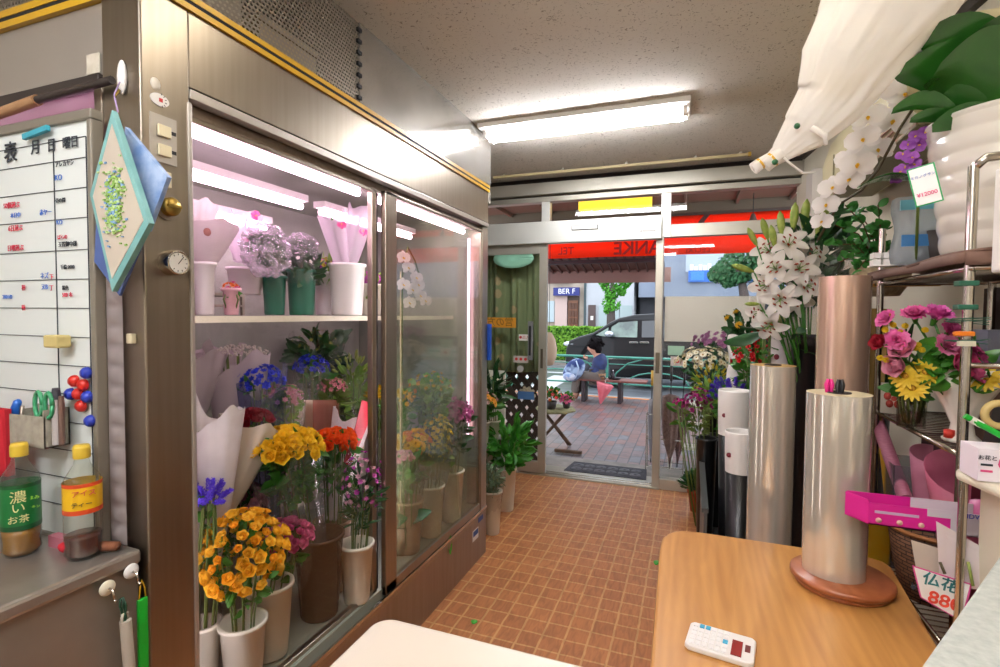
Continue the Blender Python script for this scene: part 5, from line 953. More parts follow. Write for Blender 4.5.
# plant with small leaves + basket
t = thing('potted_vine', 'small leaved green vine in a round woven pot at the end of the top deck', 'plant', (.66, 2.32, 1.50)); f = MB(); f.lathe([(.001, 0), (.06, 0), (.09, .05), (.095, .10), (.075, .13), (.07, .12), (.001, .11)], 24, ripple=.03, rn=16); f.build('woven_pot', mat('woven_beige', 'a8987a', .9, bmp=1, scale=60, col2='8a7a5c'), t)
f = MB(); g = MB()
for px, py in ((835, 225), (845, 205), (860, 215), (870, 235), (850, 245), (880, 225), (840, 262), (865, 262), (885, 250), (826, 245), (878, 205), (852, 275)):
    P = at(px, py, 'y', 2.22+random.uniform(-.08, .05))-Vector((.66, 2.32, 1.50)); mid = Vector((P.x*.5, P.y*.5, P.z*.5+.10)); f.tube([(0, 0, .1), mid, P], .0022, 5)
    for k in range(11): u = random.uniform(.3, 1.05); leaf(g, Vector((0, 0, .1)).lerp(mid, min(1, u*2)) if u < .5 else mid.lerp(P, (u-.5)*2), (random.uniform(-1, 1), random.uniform(-1, .4), random.uniform(-.2, 1)), .038, .013, 30)
f.build('stems', BROWNW, t); g.build('foliage', mat('fresh_leaf2', '2f7030', .45, trans=.3, col2='46903c', scale=15), t)
t = MB(); 
for k in range(40): leaf(t, (random.uniform(-.03, .03), random.uniform(-.03, .03), 0), (random.uniform(-.9, .9), random.uniform(-.6, .4), 1.1), random.uniform(.25, .45), .016, 40, nv=6)
tag(t.build('strap_leaf_plant', DKGREEN, loc=(.69, 2.50, 1.02)), 'dark strap leaved foliage standing low behind the pinkish roll', 'plant')
bucket(.69, 2.50, 0, .07, 1.04, BLACK, 'tall black bucket holding the strap leaves, behind the pinkish roll', name='vase')
tag(MB().box(-.03, .03, -.02, .02, 0, 1.45).build('leaning_board', mat('olive_board', '9a7c3c', .6), loc=(.56, 2.12, 0)), 'narrow ochre board leaning beside the rack pole', 'board')
bpy.data.objects['leaning_board'].rotation_euler = (0, R(1.5), 0)
# clear bag and ornament on top deck
c = at(910, 262, 'y', 1.90); t = thing('gift_bag', 'clear plastic bag with blue print standing left of the big white pot', 'bag', (.635, 1.93, 1.585))
f = MB(); f.grid(lambda u, v: ((.055+.006*math.sin(v*9))*math.copysign(abs(math.cos(2*PI*u))**.5, math.cos(2*PI*u)), .035*math.copysign(abs(math.sin(2*PI*u))**.5, math.sin(2*PI*u)), .20*v), 32, 10); f.build('bag', film('frosty_bag', 'e4eaee', rough=.15, amount=.35, body='c4ccd0', crinkle=.5), t)
MB().box(-.045, .045, -.037, -.034, .05, .085).build('blue_print', mat('blue_label', '2f6a9a', .5), t); MB().box(-.05, .05, -.036, -.030, .16, .19).build('header', mat('teal_header', '5a9aa4', .5), t)
f = MB(); [f.box(-.05+.028*i, -.03+.028*i, -.02, .02, .0+.022*j, .018+.022*j) for i in range(4) for j in range(2)]; f.box(-.055, .06, -.022, .022, -.004, 0); tag(f.build('white_lattice_ornament', WHITEP, loc=(.60, 2.02, 1.59)), 'small white lattice ornament at the foot of the clear bag', 'ornament')
tag(MB().box(-.012, .05, -.02, .02, -.10, .12).build('white_holder', WHITEP, loc=(at(997, 225, 'y', 1.38).x+.012, 1.38, at(997, 225, 'y', 1.38).z), bevel=.006), 'white plastic holder hanging at the right edge of the photo', 'holder')
tag(MB().box(-.02, .10, -.04, .04, 0, .13).build('grey_box', mat('slate_box', '5e5f6c', .6), loc=(.71, 1.66, 1.17+.09)), 'slate grey box at the right edge under the top deck', 'box')
tag(MB().box(-.02, .10, -.05, .05, 0, .155).build('storage_box', mat('brown_box', '5a4236', .7), loc=(.71, 1.66, 1.103)), 'brown box under the slate grey box at the right edge', 'box')
# dark back sheet behind the rack
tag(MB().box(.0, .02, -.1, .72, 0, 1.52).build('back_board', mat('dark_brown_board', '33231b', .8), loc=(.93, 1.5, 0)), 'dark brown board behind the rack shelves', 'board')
# middle deck: vases
def vase_flowers():
    v0 = Vector((.652, 1.635, 1.104)); t = thing('flower_vase', 'white scalloped vase on a tall foot on the middle deck', 'vase', v0)
    prof = [(.001, 0), (.038, 0), (.040, .006), (.026, .02), (.022, .045), (.040, .09), (.066, .135), (.088, .19), (.083, .19), (.06, .135), (.034, .09), (.001, .06)]
    f = MB(); f.lathe(prof, 40, ripple=.03, rn=12); f.build('body', mat('porcelain', 'e8e2d4', .25), t)
    f = MB(); f.lathe([(.0005, 0), (.012, 0), (.012, .02), (.0005, .02)], 8, 0, Matrix.Translation((-.03, -.012, .01))); f.build('red_seal', mat('red_seal', 'c83020', .5), t)
    b = v0+Vector((0, 0, .07)); t = thing('mixed_bouquet', 'arrangement of pink roses and magenta carnations in the white footed vase', 'flowers', b); f = MB(); g = MB()
    for px, py, kind, c, c2, s, d in ((905, 350, 'rose', 'd87a9a', 'e6a2b4', .032, (-.8, -1, .5)), (900, 365, 'rose', 'cc7c94', 'dc9cac', .030, (-1, -.8, 0)), (889, 321, 'carnation', 'd44c98', 'e480b4', .026, (-1, -.5, .6)), (898, 342, 'carnation', 'e0509c', 'ec88b8', .03, (-.6, -1, .5)), (915, 318, 'carnation', 'c83c84', 'da70a4', .030, (-.3, -.6, 1)), (935, 319, 'carnation', 'd850ac', 'e878c0', .034, (.2, -.5, 1)), (948, 333, 'carnation', 'b83a78', 'cc6096', .028, (.5, -.8, .8)), (944, 347, 'carnation', 'c04a80', 'd88aa8', .030, (.2, -1, .5)), (958, 365, 'rose', 'd8407c', 'e06a98', .032, (.3, -1, .3)), (970, 373, 'rose', 'cc4880', 'e070a0', .026, (.8, -.7, .2)), (968, 352, 'carnation', 'b83a78', None, .022, (.6, -.6, .8)), (882, 344, 'rose', '9a1428', None, .022, (-1, -.7, .4)), (975, 358, 'carnation', 'c05088', None, .022, (.8, -.5, .6))):
        P = at(px, py, 'y', 1.56)-b; put(bloom_mesh(kind, c, c2), kind+'_bloom', t, P, d, s*1.1); f.tube([(0, 0, 0), P*.5+Vector((0, 0, .02)), P-Vector(d)*.006], .003, 5)
    for px, py in ((905, 376), (912, 388), (985, 378), (925, 372)): P = at(px, py, 'y', 1.56)-b; put(bloom_mesh('daisy', 'd8b41e', 'e8c838'), 'daisy_bloom', t, P, (random.uniform(-.6, .4), -1, .3), .032)
    for px, py in ((890, 316), (885, 330), (893, 325), (900, 332), (905, 326), (918, 345), (922, 350), (915, 348), (880, 358), (886, 360), (925, 330), (910, 345)): put(bloom_mesh('pompon', 'd8b81c', None), 'filler_bloom', t, at(px, py, 'y', 1.555)-b, (0, -1, .5), .010)
    for k in range(46): leaf(g, at(random.uniform(893, 985), random.uniform(345, 388), 'y', 1.58)-b, (random.uniform(-1, 1), -.5, random.uniform(-.5, .6)), .05, .018, 40)
    f.build('stems', GREEN, t); g.build('foliage', GREEN, t)
vase_flowers()
g0 = at(912, 432, 'z', 1.104); g0 = Vector((.60, 1.80, 1.104)); t = thing('flower_vase', 'clear ribbed glass vase beside the white footed vase', 'vase', g0); MB().lathe([(.001, 0), (.034, 0), (.036, .11), (.033, .11), (.031, .006), (.001, .006)], 30, ripple=.02, rn=15).build('glass', GLASSV, t)
bouquet('daisy_bouquet', 'yellow daisies with green stems in the clear glass vase', g0+Vector((0, 0, .008)), g0+Vector((-.01, -.02, .15)), .045, [('daisy', 'd8b41e', 'e8c838', .026), ('small', 'e0a0b8', None, .014)], 12, nleaf=20, stems=12, ll=.05)
q = Vector((.625, 2.02, 1.104)); t = thing('picture_card', 'cream card with a red flower drawing on the middle deck behind the rolls', 'card', q, R(-18)); MB().box(-.035, .035, -.004, 0, 0, .10).build('card', CREAMPAPER, t); MB().box(.036, .052, -.006, .02, 0, .16).build('black_frame', BLACK, t)
f = MB(); [f.lathe([(.0005, .001), (.013, .001), (.013, 0)], 12, 0, frame3((1, 0, 0), (0, 0, 1), (.018*math.cos(k*1.257+.3), -.0045, .05+.022*math.sin(k*1.257+.3))) @ Matrix.Diagonal((.8, 1, 1, 1))) for k in range(5)]; f.lathe([(.0005, .0015), (.008, .0015)], 12, 0, frame3((1, 0, 0), (0, 0, 1), (0, -.0045, .05))); f.build('flower_drawing', mat('print_red', 'b84638', .7), t)
tag(MB().prism([(0, 0), (.07, 0), (.06, .13), (.03, .13)], -.03, .03, 0, Matrix.Rotation(PI/2, 4, 'X')).build('black_stand', BLACK, loc=(.625, 1.46, 1.104)), 'black wedge stand on the middle deck in front of the chrome pole', 'stand')
tag(MB().tube([(.07+.025*math.cos(k*PI/12), 0, .02+.025*math.sin(k*PI/12)) for k in range(25)], .008, 8).build('tape_roll', mat('beige_tape', 'c8b070', .5), loc=(.56, 1.42, 1.19)), 'roll of beige tape at the right edge above the flower print box', 'tape')
# cream trolley top with box
q = at(956, 470, 'y', 1.30); t = thing('cream_trolley', 'cream plastic trolley with a chrome leg at the right edge', 'trolley', (q.x, 1.30, 0))
f = MB(); poly = [(0, .0), (.012, .03), (.04, .045), (.35, .06), (.35, -.25), (.06, -.25), (.02, -.10)]; f.prism(poly, 1.088, 1.108); f.build('top', CREAMP, t, bevel=.008)
MB().prism([(.050, .02), (.33, .03), (.33, -.24), (.10, -.24)], .0, 1.088).build('body', CREAMP, t); MB().cyl((.018, .012, 0), (.018, .012, 1.088), .008, 12).build('leg', CHROME, t)
q2 = at(962, 468, 'y', 1.29); t = thing('flower_print_box', 'small cardboard box printed with yellow and purple flowers on the cream trolley', 'box', (q2.x, 1.28, 1.109)); MB().box(0, .12, -.05, .02, 0, .062).build('box', mat('print_white', 'ece2e8', .6), t)
f = MB()
for k in range(14):
    cx, cz, rr, mi = random.uniform(.035, .11), random.uniform(.008, .054), random.uniform(.006, .014), k % 3; f.lathe([(.0005, .0008+k*.0001), (rr, .0008+k*.0001)], 12, mi, frame3((1, 0, 0), (0, 0, 1), (cx, -.0505, cz)))
f.box(.004, .022, -.0512, -.05, .030, .034, 3); f.box(.004, .022, -.0512, -.05, .018, .022, 1); f.build('printed_flowers', [mat('print_yellow', 'eec83c', .6), mat('print_pink', 'd84a80', .6), mat('print_purple', '9a6ac0', .6), INK], t)
text('お花と', .010, INK, (1, 0, 0), (0, 0, 1), (q2.x+.014, 1.229, 1.109+.045), t)
t = thing('marker_pen', 'green pen with a pale grip lying slanted over the flower print box', 'pen', (q2.x+.01, 1.275, 1.18)); MB().cyl((-.015, 0, .045), (.06, -.005, -.0), .006, 10).build('barrel', mat('vivid_green', '12a02c', .35), t); MB().cyl((-.006, 0, .040), (.012, 0, .029), .007, 10).build('grip', WHITEP, t)
# lower deck
q = at(880, 420, 'x', .63); a_, b_ = at(876, 418, 'y', 2.13), at(905, 498, 'y', 1.93); t = tag(MB().cyl(Vector((0, 0, 0)), a_-b_, .020, 16).build('paper_roll', mat('printed_pink_paper', 'd48aa0', .6, col2='c87a92', scale=60, stretch=(1, 1, 6)), loc=b_), 'printed pink paper roll leaning against the rack', 'roll')
b_ = Vector((.64, 1.95, .62)); f = MB(); f.grid(lambda u, v: ((.02+.035*v)*math.cos(2*PI*u), (.02+.035*v)*math.sin(2*PI*u), .38*v+.02*math.sin(2*PI*u)*v), 24, 6); tag(f.build('paper_cone', PINKPAPER, loc=(.70, 1.93, .62), solid=.002), 'pink paper cone with a dark lining standing in the rack, left one', 'paper')
f = MB(); f.grid(lambda u, v: ((.03+.06*v)*math.cos(2*PI*u), (.03+.05*v)*math.sin(2*PI*u), .34*v+.05*math.sin(2*PI*u)*v), 24, 6); tag(f.build('paper_cone', mat('rose_paper', 'c4607e', .6, trans=.25, col2='d88298'), loc=(.70, 1.72, .66), solid=.002), 'large open rose pink paper cone in the lower rack', 'paper')
tag(MB().cyl((0, 0, 0), (-.03, .05, .36), .012, 12).build('yellow_tube', mat('amber_tube', 'd8a030', .5), loc=(.64, 2.0, .62)), 'thin amber tube leaning beside the printed pink roll', 'tube')
t = thing('clear_box', 'clear plastic tray standing in the lower rack', 'box', (.66, 2.03, .62)); f = MB(); f.box(-.05, .12, -.08, -.077, .0, .33); f.box(-.05, -.047, -.08, .08, .0, .33); f.box(-.05, .12, .077, .08, .0, .33); f.box(-.05, .12, -.08, .08, 0, .004); f.build('tray', film('box_film', 'e8ecee', rough=.08, amount=.15, body='c8ccd0'), t)
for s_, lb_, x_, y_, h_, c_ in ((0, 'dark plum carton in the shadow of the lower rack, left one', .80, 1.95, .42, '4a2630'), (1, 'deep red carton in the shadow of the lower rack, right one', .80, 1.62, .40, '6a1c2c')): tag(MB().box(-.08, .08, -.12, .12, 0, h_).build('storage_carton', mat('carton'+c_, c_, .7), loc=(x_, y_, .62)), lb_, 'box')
# magenta box
m0, m1 = at(868, 524, 'y', 1.39), at(985, 520, 'y', 1.39); t = thing('film_box', 'open magenta cardboard box sticking out over the table from the rack', 'box', (m0.x, 1.39, m0.z)); MG = mat('magenta_card', 'd0208a', .45); ww = m1.x-m0.x
f = MB(); hgt = .05; f.box(0, ww*.72, 0, .003, 0, hgt); f.box(ww*.72, ww, 0, .003, 0, hgt, 1); f.prism([(0, 0), (-.034, .05), (-.031, .052), (.003, .003)], 0, hgt+.006); f.box(-.03, ww*.45, .05, .053, 0, hgt+.008, 0); f.box(ww*.45, ww, .05, .053, 0, hgt+.008, 1); f.prism([(0, 0), (ww, 0), (ww, .05), (-.034, .05)], 0, .003)
f.build('carton', [MG, mat('grey_white_card', 'cfc6cc', .6)], t)
f = MB(); f.box(.012, ww*.45, -.001, 0, .028, .034, 0); [f.lathe([(.0005, .0012), (.006, .001), (.006, 0)], 12, 1, frame3((1, 0, 0), (0, 0, 1), (.02+.04*k, 0, .012))) for k in range(3)]; f.box(ww*.52, ww*.76, -.001, 0, .035, .052, 2); f.build('print', [mat('silver_print', 'c0a8c0', .5), mat('gold_dot', 'd8b0a0', .5), mat('grey_white_card', 'cfc6cc', .6)], t)
text('AMDV', .014, mat('blue_ink2', '4048b0', .6), (1, 0, 0), (0, 0, 1), (m0.x+ww*.86, 1.388, m0.z+.045), t)
tag(MB().lathe([(.001, 0), (.02, .005), (.024, .03), (.02, .06), (.001, .065)], 14, ripple=.08, rn=5).build('pink_packet', mat('pink_packet', 'd070a4', .3, coat=.5), loc=(at(982, 515, 'y', 1.45).x, 1.45, at(982, 515, 'y', 1.45).z-.03)), 'shiny pink packet at the right end of the magenta box', 'packet')
# woven basket with cards
bk = Vector((.665, 1.80, .615)); f = MB()
f.lathe([(.001, 0), (.075, 0), (.095, .10), (.11, .20), (.105, .20), (.09, .10), (.001, .01)], 40)
def wick():
    m, nt, b, o = nodes('wicker'); v = coords(nt); w = nt.nodes.new('ShaderNodeTexBrick'); w.inputs['Scale'].default_value = 1; w.inputs['Brick Width'].default_value = .03; w.inputs['Row Height'].default_value = .011; w.inputs['Mortar Size'].default_value = .0016
    sp = nt.nodes.new('ShaderNodeSeparateXYZ'); nt.links.new(v, sp.inputs[0]); at_ = nt.nodes.new('ShaderNodeMath'); at_.operation = 'ARCTAN2'; nt.links.new(sp.outputs[1], at_.inputs[0]); nt.links.new(sp.outputs[0], at_.inputs[1]); mu = nt.nodes.new('ShaderNodeMath'); mu.operation = 'MULTIPLY'; mu.inputs[1].default_value = .1; nt.links.new(at_.outputs[0], mu.inputs[0])
    cb_ = nt.nodes.new('ShaderNodeCombineXYZ'); nt.links.new(mu.outputs[0], cb_.inputs[0]); nt.links.new(sp.outputs[2], cb_.inputs[1]); nt.links.new(cb_.outputs[0], w.inputs['Vector'])
    w.inputs['Color1'].default_value = srgb('8a6444'); w.inputs['Color2'].default_value = srgb('6e4c32'); w.inputs['Mortar'].default_value = srgb('2c1c12'); nt.links.new(w.outputs['Color'], b.inputs['Base Color']); b.inputs['Roughness'].default_value = .7; bump(nt, b, w.outputs['Fac'], -.8, .004); return m
t = thing('wicker_basket', 'brown wicker basket holding price cards on the lower deck', 'basket', bk); f.build('basket', wick(), t); f = MB(); f.lathe([(.112+.006*math.cos(a), .20+.006*math.sin(a)) for a in [k*PI/4 for k in range(9)]], 40); f.build('rim', mat('rim_wood', 'a06a34', .6), t)
tag(MB().box(-.04, .04, -.03, .03, 0, .155).build('dotted_packet', mat('dotted_yellow', 'e8b41c', .5, col2='e6ba34', scale=30), loc=(.575, 1.995, .615), bevel=.008), 'dotted yellow packet between the wide roll and the wicker basket', 'packet')
def card(pxs, y, m, lb, edge=None, txt=None):
    P = [at(px, py, 'y', yy) for (px, py), yy in zip(pxs, y)]; c = sum(P, Vector())/len(P); t = thing('price_card', lb, 'price card', c); L = [p-c for p in P]; n = (L[1]-L[0]).cross(L[2]-L[0]).normalized()
    if n.y > 0: n = -n
    def sheet(k, d0, d1): A_ = [p*k+n*d0 for p in L]; B_ = [p*k+n*d1 for p in L]; q = len(L); return MB().add(A_+B_, [tuple(range(q)), tuple(range(2*q-1, q-1, -1))]+[(i, (i+1) % q, q+(i+1) % q, q+i) for i in range(q)])
    sheet(1, 0, .0015).build('card', edge or m, t)
    if edge: sheet(.93, .0015, .0022).build('face', m, t)
    xx = (L[1]-L[0]).normalized(); yy = n.cross(xx)
    for s_, sz, mm, u, v in (txt or []): text(s_, sz, mm, xx, yy, c+n*.0032+xx*u+yy*v, t, bold=.02)
    return t, c, n
PC = mat('pink_white_card', 'e8dcd8', .7, trans=.2)
card(((936, 521), (998, 556), (985, 590), (940, 585)), (1.34, 1.31, 1.31, 1.34), PC, 'large blank pinkish white card, right one in the basket')
card(((911, 540), (938, 548), (942, 590), (918, 580)), (1.38, 1.37, 1.37, 1.38), CREAMPAPER, 'smaller blank cream card, left one in the basket')
card(((912, 565), (972, 584), (962, 622), (920, 597)), (1.33, 1.31, 1.31, 1.33), WHITEP, 'pink bordered price card reading 880 yen', mat('pink_border', 'd84a90', .6), [('仏花', .030, mat('teal_ink', '2a6a6a', .7), -.004, .018), ('¥', .018, INK, -.045, -.008), ('880', .036, mat('red_ink', 'd8442c', .7), .008, -.017)])
for px, py, px2, py2, c_, lb_ in ((940, 562, 945, 574, 'dark_stem', 'short dark twig clip holding the smaller card'), (968, 562, 973, 586, 'x', 'short olive clip holding the large blank card')): a_, b_ = at(px, py, 'y', 1.30), at(px2, py2, 'y', 1.29); tag(MB().tube([Vector((0, 0, 0)), b_-a_], .0028, 6).build('card_clip', MATS.get(c_) or mat('olive_clip', '7a8a3a', .5), loc=a_), lb_, 'clip')
# pale grey cabinet, bottom right corner
A0, A1 = Vector((.14, .466)), Vector((.42, .915)); nn = Vector((.85, -.53)); pl = [A0, A0+nn*.45, A1+nn*.45, A1]
t = thing('grey_cabinet', 'pale grey textured cabinet top at the lower right corner', 'cabinet', (.45, .55, 0)); f = MB(); f.prism([(p.x-.45, p.y-.55) for p in pl], 1.07, 1.10); f.build('top', mat('pale_grey_texture', 'b9bdb4', .6, col2='a8ada5', scale=90, bmp=.4), t, bevel=.004)
f = MB(); cx = sum((p for p in pl), Vector((0, 0)))/4; f.prism([((p.x-cx.x)*.92+cx.x-.45, (p.y-cx.y)*.92+cx.y-.55) for p in pl], 0, 1.07); f.build('body', STEELP, t)
# small scraps on the floor
for px, py, lb_ in ((656, 565, 'green leaf scrap on the tiles beside the table'), (473, 624, 'tiny green leaf scrap on the tiles near the white table')):
    f = MB(); petal(f, .05 if px > 600 else .03, .016, 80, 95, .2, nu=1, nv=3); tag(f.build('leaf_scrap', mat('bright_leaf', '3f9a2c', .5), loc=at(px, py, 'z', .002), solid=.001), lb_, 'leaf')
# ================================================================ outside
f = MB(); f.box(-14, 14, 4.44, 9.0, -.06, -.003); struct('floor_pavement', f, PAVE)
f = MB(); f.box(-2.0, .75, 4.44, 4.97, -.004, .006); struct('trim_7', f, mat('concrete_apron', '8f8880', .6, 0, '77716a', 8, bmp=.3), label='concrete strip outside the threshold')
f = MB(); f.box(-14, 14, 9.0, 9.12, -.12, .004); f.box(-14, 14, 8.93, 9.0, -.004, .0, 1); struct('trim_8', f, [mat('kerb_stone', '8c8c8a', .7), mat('orange_line', 'd07820', .6)], label='kerb with an orange painted line')
def road_mat():
    m, nt, b, o = nodes('wet_asphalt'); f_ = noise(nt, coords(nt, (.25, 3, 1)), 3, 4); nt.links.new(ramp(nt, f_, [(.4, srgb('4f5357')), (.62, srgb('70757a'))]), b.inputs['Base Color']); b.inputs['Roughness'].default_value = .28; return m
f = MB(); f.box(-30, 30, 9.12, 40, -.16, -.12); struct('floor_road', f, road_mat())
f = MB(); [f.box(-8+k*.95, -7.45+k*.95, 9.6, 12.6, -.12, -.116) for k in range(6)]; f.box(-14, 14, 13.2, 13.35, -.12, -.116); struct('trim_9', f, mat('road_paint', 'c8cacc', .4), label='worn white road markings')
f = MB(); f.box(-30, 30, 15.2, 40, -.12, .0); struct('floor_far_pavement', f, mat('far_paving', '8a8078', .6, 0, '787068', 6))
# door mat
t = thing('door_mat', 'dark grey rubber door mat with a raised flower pattern outside the threshold', 'mat', (-.70, 4.66, .006)); f = MB(); f.prism([(-.36, -.16), (.36, -.16), (.34, .15), (-.33, .15)], 0, .012); f.build('mat', RUBBER, t, bevel=.003)
f = MB(); [f.lathe([(.012, .012), (.05, .012), (.047, .016), (.015, .016)], 10, 0, Matrix.Translation((-.26+.104*(k % 6), -.07+.11*(k//6), 0)), ripple=.25, rn=5) for k in range(12)]; f.build('pattern', mat('mat_relief', '4a4a50', .6), t)
# umbrellas beside the door
UB = mat('brown_umbrella', '5a423c', .6, 0, '7a6058', 45)
def closed_umbrella(x, y, z0, h, r, m, lb, hm, tilt=0):
    t = thing('umbrella', lb, 'umbrella', (x, y, z0)); f = MB(); f.lathe([(.006, 0), (.012, .05), (r*.75, h*.35), (r, h*.80), (r*.85, h*.97), (.012, h)], 28, ripple=.16, rn=7); f.build('canopy', m, t)
    MB().cyl((0, 0, -.04), (0, 0, h+.16), .005, 8).build('shaft', BLACK, t); MB().tube([(0, 0, h+.12), (0, 0, h+.26)], [.011, .011], 8).build('handle', hm, t); t.rotation_euler = (0, tilt, 0); return t
closed_umbrella(-.165, 4.86, .07, .64, .075, UB, 'patterned brown closed umbrella with a black handle in the stand behind the right window', BLACK)
closed_umbrella(-.10, 4.93, .07, .60, .06, mat('plum_umbrella', '54383c', .6, 0, '6a484c', 40), 'darker plum closed umbrella behind the patterned brown one', BLACK, .06)
closed_umbrella(-.335, 4.93, .09, .56, .028, mat('clear_umbrella', '8f8f96', .4), 'slim grey closed umbrella with a yellow handle at the right door jamb', mat('umbrella_handle', 'd8ac48', .5))
t = thing('umbrella_stand', 'thin wire umbrella stand outside by the right door jamb', 'umbrella stand', (-.22, 4.90, .0)); f = MB()
for z in (.05, .30, .52): f.tube([(-.15, -.08, z), (.17, -.08, z), (.17, .09, z), (-.15, .09, z), (-.15, -.08, z)], .004, 6)
for x, y in ((-.15, -.08), (.17, -.08), (.17, .09), (-.15, .09)): f.cyl((x, y, 0), (x, y, .53), .005, 8)
f.build('wire_frame', CHROME, t)
# white step stand
t = thing('step_stand', 'white slatted plant step stand outside behind the right window', 'stand', (-.0, 5.15, 0)); f = MB()
for k, (z, y) in enumerate(((.20, -.16), (.38, -.02), (.56, .12))): f.box(-.20, .26, y-.07, y+.07, z, z+.028); 
f.build('steps', mat('white_paint_wood', 'e8e4da', .6), t)
for x in (-.17, .23): MB().box(x-.015, x+.015, -.22, .18, 0, .56).build('side', mat('white_paint_wood', 'e8e4da', .6), t, bevel=.002)
bucket(.10, 5.28, .589, .055, .10, mat('clay_dish', 'b08a68', .7), 'clay coloured dish on the top step of the white stand')
# flower table on the left
t = thing('garden_table', 'weathered folding wooden table with flower pots outside on the left', 'table', (-1.38, 5.30, 0)); OLW = mat('weathered_wood', '6e5442', .8, 0, '55402f', 12)
f = MB(); f.lathe([(.001, .40), (.25, .40), (.255, .41), (.25, .425), (.001, .425)], 8); f.build('table_top', mat('mossy_top', '8f8c64', .8, 0, '6e6c4a', 14), t)
for s in (-1, 1): MB().tube([(-.16*s, -.12*s, .01), (.16*s, -.10*s, .40)], .016, 6).build('leg', OLW, t); MB().tube([(.18*s, .12, .01), (-.16*s, .12, .40)], .016, 6).build('leg', OLW, t)
tag(MB().box(-.02, .26, -.02, .02, 0, .03).build('wood_plank', OLW, loc=(-1.28, 5.12, .006)), 'short weathered plank on the ground under the folding table', 'plank')
def potted(x, y, z, r, h, pm, lb, bl, n, Rr, leafm=GREEN, nl=60):
    t = thing('potted_flowers', lb, 'plant', (x, y, z)); f = MB(); f.lathe([(.001, 0), (r*.7, 0), (r, h), (r*.93, h), (r*.65, .01)], 20); f.build('pot', pm, t); f = MB(); c = Vector((0, 0, h+Rr*.4))
    for k in range(nl): d = Vector((random.gauss(0, 1), random.gauss(0, 1), abs(random.gauss(0, 1)))).normalized(); leaf(f, c+d*Rr*random.uniform(.1, .8), d, .05, .018, 30)
    f.tube([(0, 0, .02), c], .006, 5); f.build('foliage', leafm, t)
    for p, d in dome(n, Rr, .8): k_, c1, c2, s = random.choice(bl); put(bloom_mesh(k_, c1, c2), 'flower_bloom', t, c+p, d, s)
q = at(557, 404, 'y', 5.22); potted(-1.37, 5.22, .426, .06, .085, mat('dark_pot', '3a3430', .6), 'dark pot of red and orange impatiens on the folding table', [('small', 'd83a4a', None, .022), ('small', 'e8763a', None, .018)], 26, .11)
potted(-1.235, 5.34, .426, .045, .06, mat('dark_pot', '3a3430', .6), 'small pot of bright pink flowers at the right end of the folding table', [('small', 'e8488c', 'f070a8', .024)], 24, .07)
potted(-1.50, 5.36, .426, .05, .07, mat('dark_pot', '3a3430', .6), 'pot of pale pink flowers at the back of the folding table', [('small', 'e8a8b4', None, .022)], 16, .08)
q = at(549, 348, 'y', 5.6); tag(MB().lathe([(.001, -.20), (.05, -.19), (.085, -.10), (.09, 0), (.07, .10), (.03, .17), (.001, .18)], 20).build('hanging_bundle', mat('beige_bundle', 'c0a890', .7), loc=q), 'beige rounded lantern hanging just outside the left edge of the doorway', 'bundle'); tag(MB().cyl((q.x, q.y, q.z+.17), (q.x, q.y, 2.6), .003, 6).build('bundle_cord', BLACK), 'thin black cord of the beige lantern', 'cord')  # a rounded beige cloth bundle, not a lamp
# lattice behind the left leaf
f = MB()
for k in range(-7, 15):
    for s in (-1, 1):
        x = -.42+k*.105; a, b_ = Vector((x, 0, 0)), Vector((x+s*.62, 0, .86)); pts = []
        for p, q_ in ((a, b_),):
            d = q_-p; t0, t1 = 0, 1
            if d.x: u0, u1 = sorted(((-.36-p.x)/d.x, (.36-p.x)/d.x)); t0, t1 = max(t0, u0), min(t1, u1)
            if t1 > t0: P0, P1 = p+d*t0, p+d*t1; w = Vector((.034, 0, 0)); y = .004*s; f.add([P0-w+Vector((0, y-.004, 0)), P0+w+Vector((0, y-.004, 0)), P1+w+Vector((0, y-.004, 0)), P1-w+Vector((0, y-.004, 0)), P0-w+Vector((0, y+.004, 0)), P0+w+Vector((0, y+.004, 0)), P1+w+Vector((0, y+.004, 0)), P1-w+Vector((0, y+.004, 0))], [(0, 1, 2, 3), (7, 6, 5, 4), (0, 4, 5, 1), (1, 5, 6, 2), (2, 6, 7, 3), (3, 7, 4, 0)])
f.box(-.38, .38, -.012, .012, -.02, .01); f.box(-.38, .38, -.012, .012, .86, .89); f.box(-.38, -.35, -.012, .012, -.02, .89); f.box(.35, .38, -.012, .012, -.02, .89)
tag(f.build('lattice_panel', mat('dark_brown_lattice', '3c2a22', .7), loc=(-1.66, 4.62, .03)), 'dark brown diagonal wooden lattice behind the lower left door glass', 'trellis')
f = MB(); [petal(f, .09, .03, 70, 95, .4, 0, R(-90+k*36), nu=1, nv=3) for k in range(6)]; o = f.build('shell_ornament', mat('shell_white', 'd8cab0', .6), loc=(-1.44, 4.60, .66), solid=.004); o.rotation_euler = (PI/2, 0, 0); tag(o, 'pale shell ornament fixed on the brown lattice', 'ornament')
# awning, banner and street canopy
t = thing('shop_awning', 'red shop awning with a valance, its lettering seen from behind', 'awning', (-.6, 6.0, 2.09)); RED = mat('red_awning', 'ff4a1c', .7, 0, 'ff5424', 3, trans=.75)
f = MB(); f.grid(lambda u, v: (-2.6+5.2*u, .012*math.sin(u*40), .42*v), 60, 4); f.build('valance', RED, t, solid=.002)
MB().box(-2.6, 2.6, -.02, .02, .42, .45).build('front_bar', mat('awning_bar', '5a4a44', .5, .4), t)
DR = mat('dark_red_print', '8c0c0a', .7); DG = mat('dark_grey_print', '54302c', .7)
text('ANKE', .20, DR, (1, 0, 0), (0, 0, 1), at(637, 251, 'y', 5.985)+Vector((0, 0, .03)), t, mirror=True, bold=.015); text('TEL', .12, DR, (1, 0, 0), (0, 0, 1), at(566, 253, 'y', 5.985)+Vector((0, 0, .02)), t, mirror=True)
